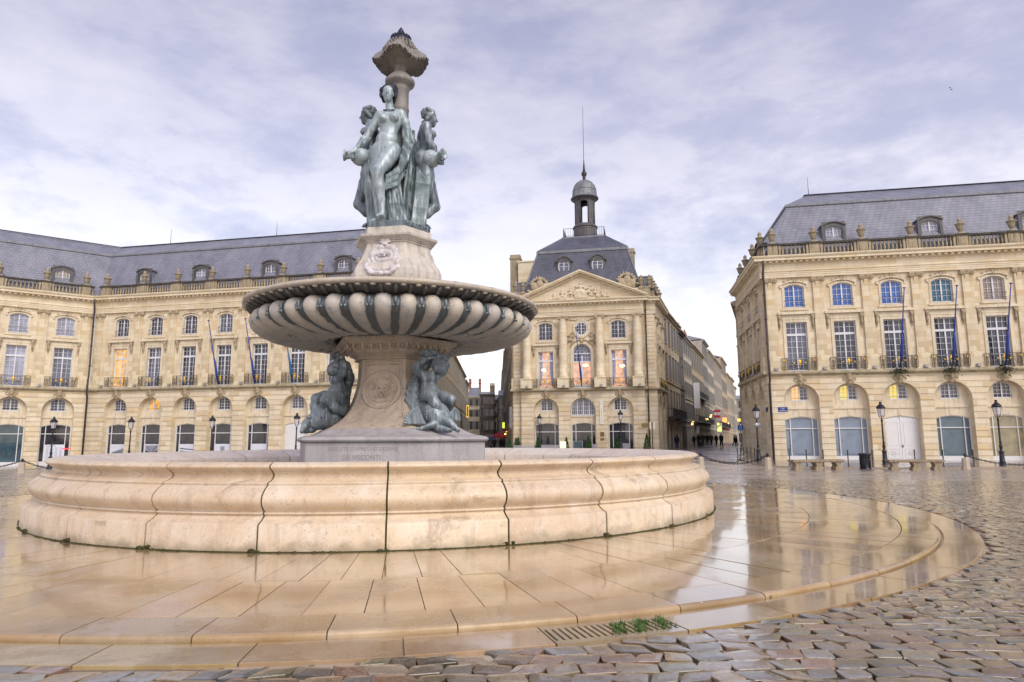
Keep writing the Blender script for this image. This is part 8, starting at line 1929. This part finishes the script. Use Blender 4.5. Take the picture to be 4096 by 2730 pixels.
# ------------------------------------------------------------------ people
M['skin'] = flat('skin', (.42, .26, .19), .6, var=.05); CL = {k: flat('cloth_' + k, c, .85, var=.2, scale=12) for k, c in (('black', (.016, .016, .02)), ('green', (.035, .04, .035)), ('brown', (.07, .045, .035)), ('navy', (.02, .028, .06)), ('jeans', (.055, .10, .20)), ('grey', (.06, .06, .065)), ('pink', (.28, .17, .20)), ('hair', (.03, .02, .015)), ('greyhair', (.22, .20, .19)), ('blue', (.02, .10, .42)), ('maroon', (.10, .02, .035)))}
def person_meshes(step, arm, bend=0.0):
    """standing 1.72 m, facing -y; step = stride, arm = swing"""
    L, Rr = 1, -1
    body = [ell((0, 0, 1.60), (.078, .095, .115)), ell((0, -.03, 1.545), (.06, .07, .07)), cap((0, .01, 1.40), (0, 0, 1.52), .055), ell((0, -.10, 1.59), (.015, .02, .022)), ell((0, 0, 1.25), (.165, .105, .22)), ell((0, .01, .98), (.155, .11, .14)), cap((-.14, .01, 1.39), (.14, .01, 1.39), .062)]
    for s_, ph in ((-1, 1), (1, -1)):
        k_ = step * ph; hip = (s_ * .085, 0, .93); kn = (s_ * .09, -.5 * k_ - .05 * abs(step), .51); an = (s_ * .085, -k_ + (.10 if k_ < 0 else 0), .10 + (.05 if k_ < 0 else 0))
        body += chain([hip, kn, an], [.095, .065, .045]) + [cap((an[0], an[1] + .03, an[2] - .05), (an[0] + s_ * .02, an[1] - .15, an[2] - .06), .045, .038)]
        sw = arm * -ph; sh_ = (s_ * .185, .01, 1.39); eb = (s_ * .235, .02 - sw * .4, 1.12); wr = (s_ * .22, -.06 - sw, .90); body += chain([sh_, eb, wr], [.058, .047, .034]) + hand(wr, (0, -.12, -1), (-s_, 0, 0), .48, .5)
    coat = [ell((0, .0, 1.24), (.195, .135, .22)), cap((-.145, .01, 1.385), (.145, .01, 1.385), .085), cap((0, 0, 1.2), (0, .01, .82), .165, .19), cap((0, .01, 1.42), (0, .01, 1.45), .085)]
    for s_, ph in ((-1, 1), (1, -1)): sw = arm * -ph; coat += chain([(s_ * .185, .01, 1.39), (s_ * .235, .02 - sw * .4, 1.12), (s_ * .222, -.05 - sw * .95, .93)], [.078, .068, .052])
    tr = []
    for s_, ph in ((-1, 1), (1, -1)): k_ = step * ph; tr += chain([(s_ * .085, 0, .93), (s_ * .09, -.5 * k_ - .05 * abs(step), .51), (s_ * .085, -k_ + (.10 if k_ < 0 else 0), .14 + (.05 if k_ < 0 else 0))], [.108, .082, .062])
    hr = [ell((0, .02, 1.64), (.088, .10, .10)), ell((0, .06, 1.58), (.08, .06, .09))]
    return [sdf_mesh(n_, pr_, M['skin'], .026, .03) for n_, pr_ in (('body', body), ('coat', coat), ('trousers', tr), ('hair', hr))]
PM = [person_meshes(.22, .16), person_meshes(.05, .05), person_meshes(-.17, -.12)]; PM[2][3] = sdf_mesh('hair', [ell((0, .02, 1.64), (.09, .10, .10)), cap((0, .07, 1.58), (0, .09, 1.36), .08, .05)], M['skin'], .026, .03)
_tint = {}
def dressed(me, mat):
    k = (me.name, mat.name)
    if k not in _tint: c = me.copy(); c.name = me.name.split('.')[0]; c.materials.clear(); c.materials.append(mat); _tint[k] = c
    return _tint[k]
def person(x, y, rz, v, coat, trs, hair, lab, h=1.72, bag=None, umb=None, D=None):
    if D: d = ray(x, y); px_, py_ = d.x / d.y * D, D
    else: p = at_z(x, y); px_, py_ = p.x, p.y
    Mx = T(px_, py_, gz(px_, py_) + .02, R(rz)) @ Matrix.Scale(h / 1.74, 4); o_ = empty('person', lab, 'person', Mx, 'people walking in the streets'); B_ = PM[v]
    link('body', dressed(B_[0], M['skin']), o_, Mx); link('coat', dressed(B_[1], CL[coat]), o_, Mx); link('trousers', dressed(B_[2], CL[trs]), o_, Mx); link('hair', dressed(B_[3], CL[hair]), o_, Mx)
    if bag: m = MB(); m.ball((0, .22, 1.2), (.16, .11, .23), 10, 7); m.ball((0, .3, 1.1), (.12, .06, .12), 8, 5); m.tube([(-.1, .15, 1.4), (-.13, -.08, 1.42), (-.12, -.14, 1.2)], .025, 5); m.tube([(.1, .15, 1.4), (.13, -.08, 1.42), (.12, -.14, 1.2)], .025, 5); tag(link('backpack', m.mesh('backpack', CL['navy']), None, Mx), 'dark backpack worn by the person in jeans near the pavilion corner', 'backpack')
    if umb: m = MB(); m.lathe([(.62, 1.78), (.5, 1.93), (.28, 2.04), (.02, 2.09)], 8, (.1, -.1, 0), False); Mu2 = Mx; u_ = empty('umbrella', 'open blue umbrella held over the person in a pink coat', 'umbrella', Mx); link('canopy', m.mesh('canopy', CL['blue']), u_, Mx); m = MB(); m.tube([(.2, -.16, .95), (.12, -.12, 1.5), (.1, -.1, 2.1)], .012, 5); link('shaft', m.mesh('shaft', M['iron']), u_, Mx)
person(2709, 1800, 170, 0, 'navy', 'jeans', 'hair', 'person in dark jacket and blue jeans walking away with a backpack', 1.74, bag=True)
person(2777, 1788, 20, 0, 'black', 'black', 'hair', 'short person in black at the left of the walking group', 1.55); person(2795, 1788, 10, 1, 'black', 'black', 'hair', 'person in long black coat pulling a shopping trolley', 1.7); person(2812, 1789, -5, 0, 'green', 'grey', 'hair', 'person in dark green coat in the middle of the group', 1.78)
person(2829.5, 1787.5, 0, 2, 'black', 'jeans', 'greyhair', 'grey haired person in black jacket and jeans in the group', 1.76); person(2846, 1787, 5, 0, 'brown', 'navy', 'greyhair', 'person in brown coat at the right of the walking group', 1.76); person(2886.6, 1795.5, 0, 2, 'black', 'black', 'hair', 'lone person in black coat and boots walking towards us', 1.72)
person(2866, 1776, 10, 1, 'black', 'black', 'hair', 'dark dressed person before the pale lime panel', 1.7, D=97); person(2886, 1775, -20, 0, 'black', 'grey', 'hair', 'dark dressed person behind the lone walker', 1.8, D=97); person(2938, 1766, 80, 0, 'navy', 'black', 'hair', 'far person striding across the end of the street', 1.72, D=104); person(2946, 1766, 75, 2, 'maroon', 'black', 'hair', 'far person in maroon beside the striding one', 1.7, D=104)
person(1965, 1796, 0, 1, 'pink', 'black', 'hair', 'person in long pink coat under a blue umbrella in the left street', 1.62, umb=True, D=99); person(1977, 1796, 20, 1, 'navy', 'black', 'hair', 'dark dressed person right of the blue umbrella', 1.75, D=98); person(2003, 1797, 180, 2, 'black', 'black', 'hair', 'black dressed person walking away near the parasol', 1.75, D=96); person(2014.5, 1797, 170, 0, 'navy', 'grey', 'hair', 'person in navy jacket by the pavilion wall, left street', 1.72, D=97)
p = at_z(2801, 1790); Mx = T(p.x, p.y - .1, gz(p.x, p.y), .4); o_ = empty('shopping_trolley', 'grey shopping trolley pulled beside the walking group', 'shopping trolley', Mx); m = MB(); m.box(-.17, .17, -.13, .13, .15, .72); link('bag', m.mesh('bag', CL['grey']), o_, Mx); m = MB(); m.tube([(-.15, .15, .1), (-.15, .2, 1.0), (.15, .2, 1.0), (.15, .15, .1)], .015, 5); link('handle', m.mesh('handle', M['iron']), o_, Mx)
for s_ in (-.18, .18): m = MB(); m.lathe([(.01, -.02), (.09, -.02), (.09, .02), (.01, .02)], 12); m.xf(Matrix.Translation((s_, .1, .09)) @ Matrix.Rotation(PI / 2, 4, 'Y')); link('wheel', m.mesh('wheel', M['iron']), o_, Mx)
# two birds high on the right
for x, y, lab in ((3801, 352, 'tiny bird in the sky, upper of two'), (3807, 360, 'tiny bird in the sky, lower of two')):
    d = ray(x, y).normalized() * 95; m = MB(); m.ball((0, 0, 0), (.07, .18, .06), 8, 5); m.add([(0, -.06, .02), (.35, .02, .12), (.55, .12, .05), (0, .08, .02), (-.35, .02, .12), (-.55, .12, .05)], [(0, 1, 2, 3), (0, 3, 5, 4)]); tag(link('bird', m.mesh('bird', M['iron']), None, T(d.x, d.y, d.z + EYE, .6) @ Matrix.Scale(.5, 4)), lab, 'bird', 'birds')
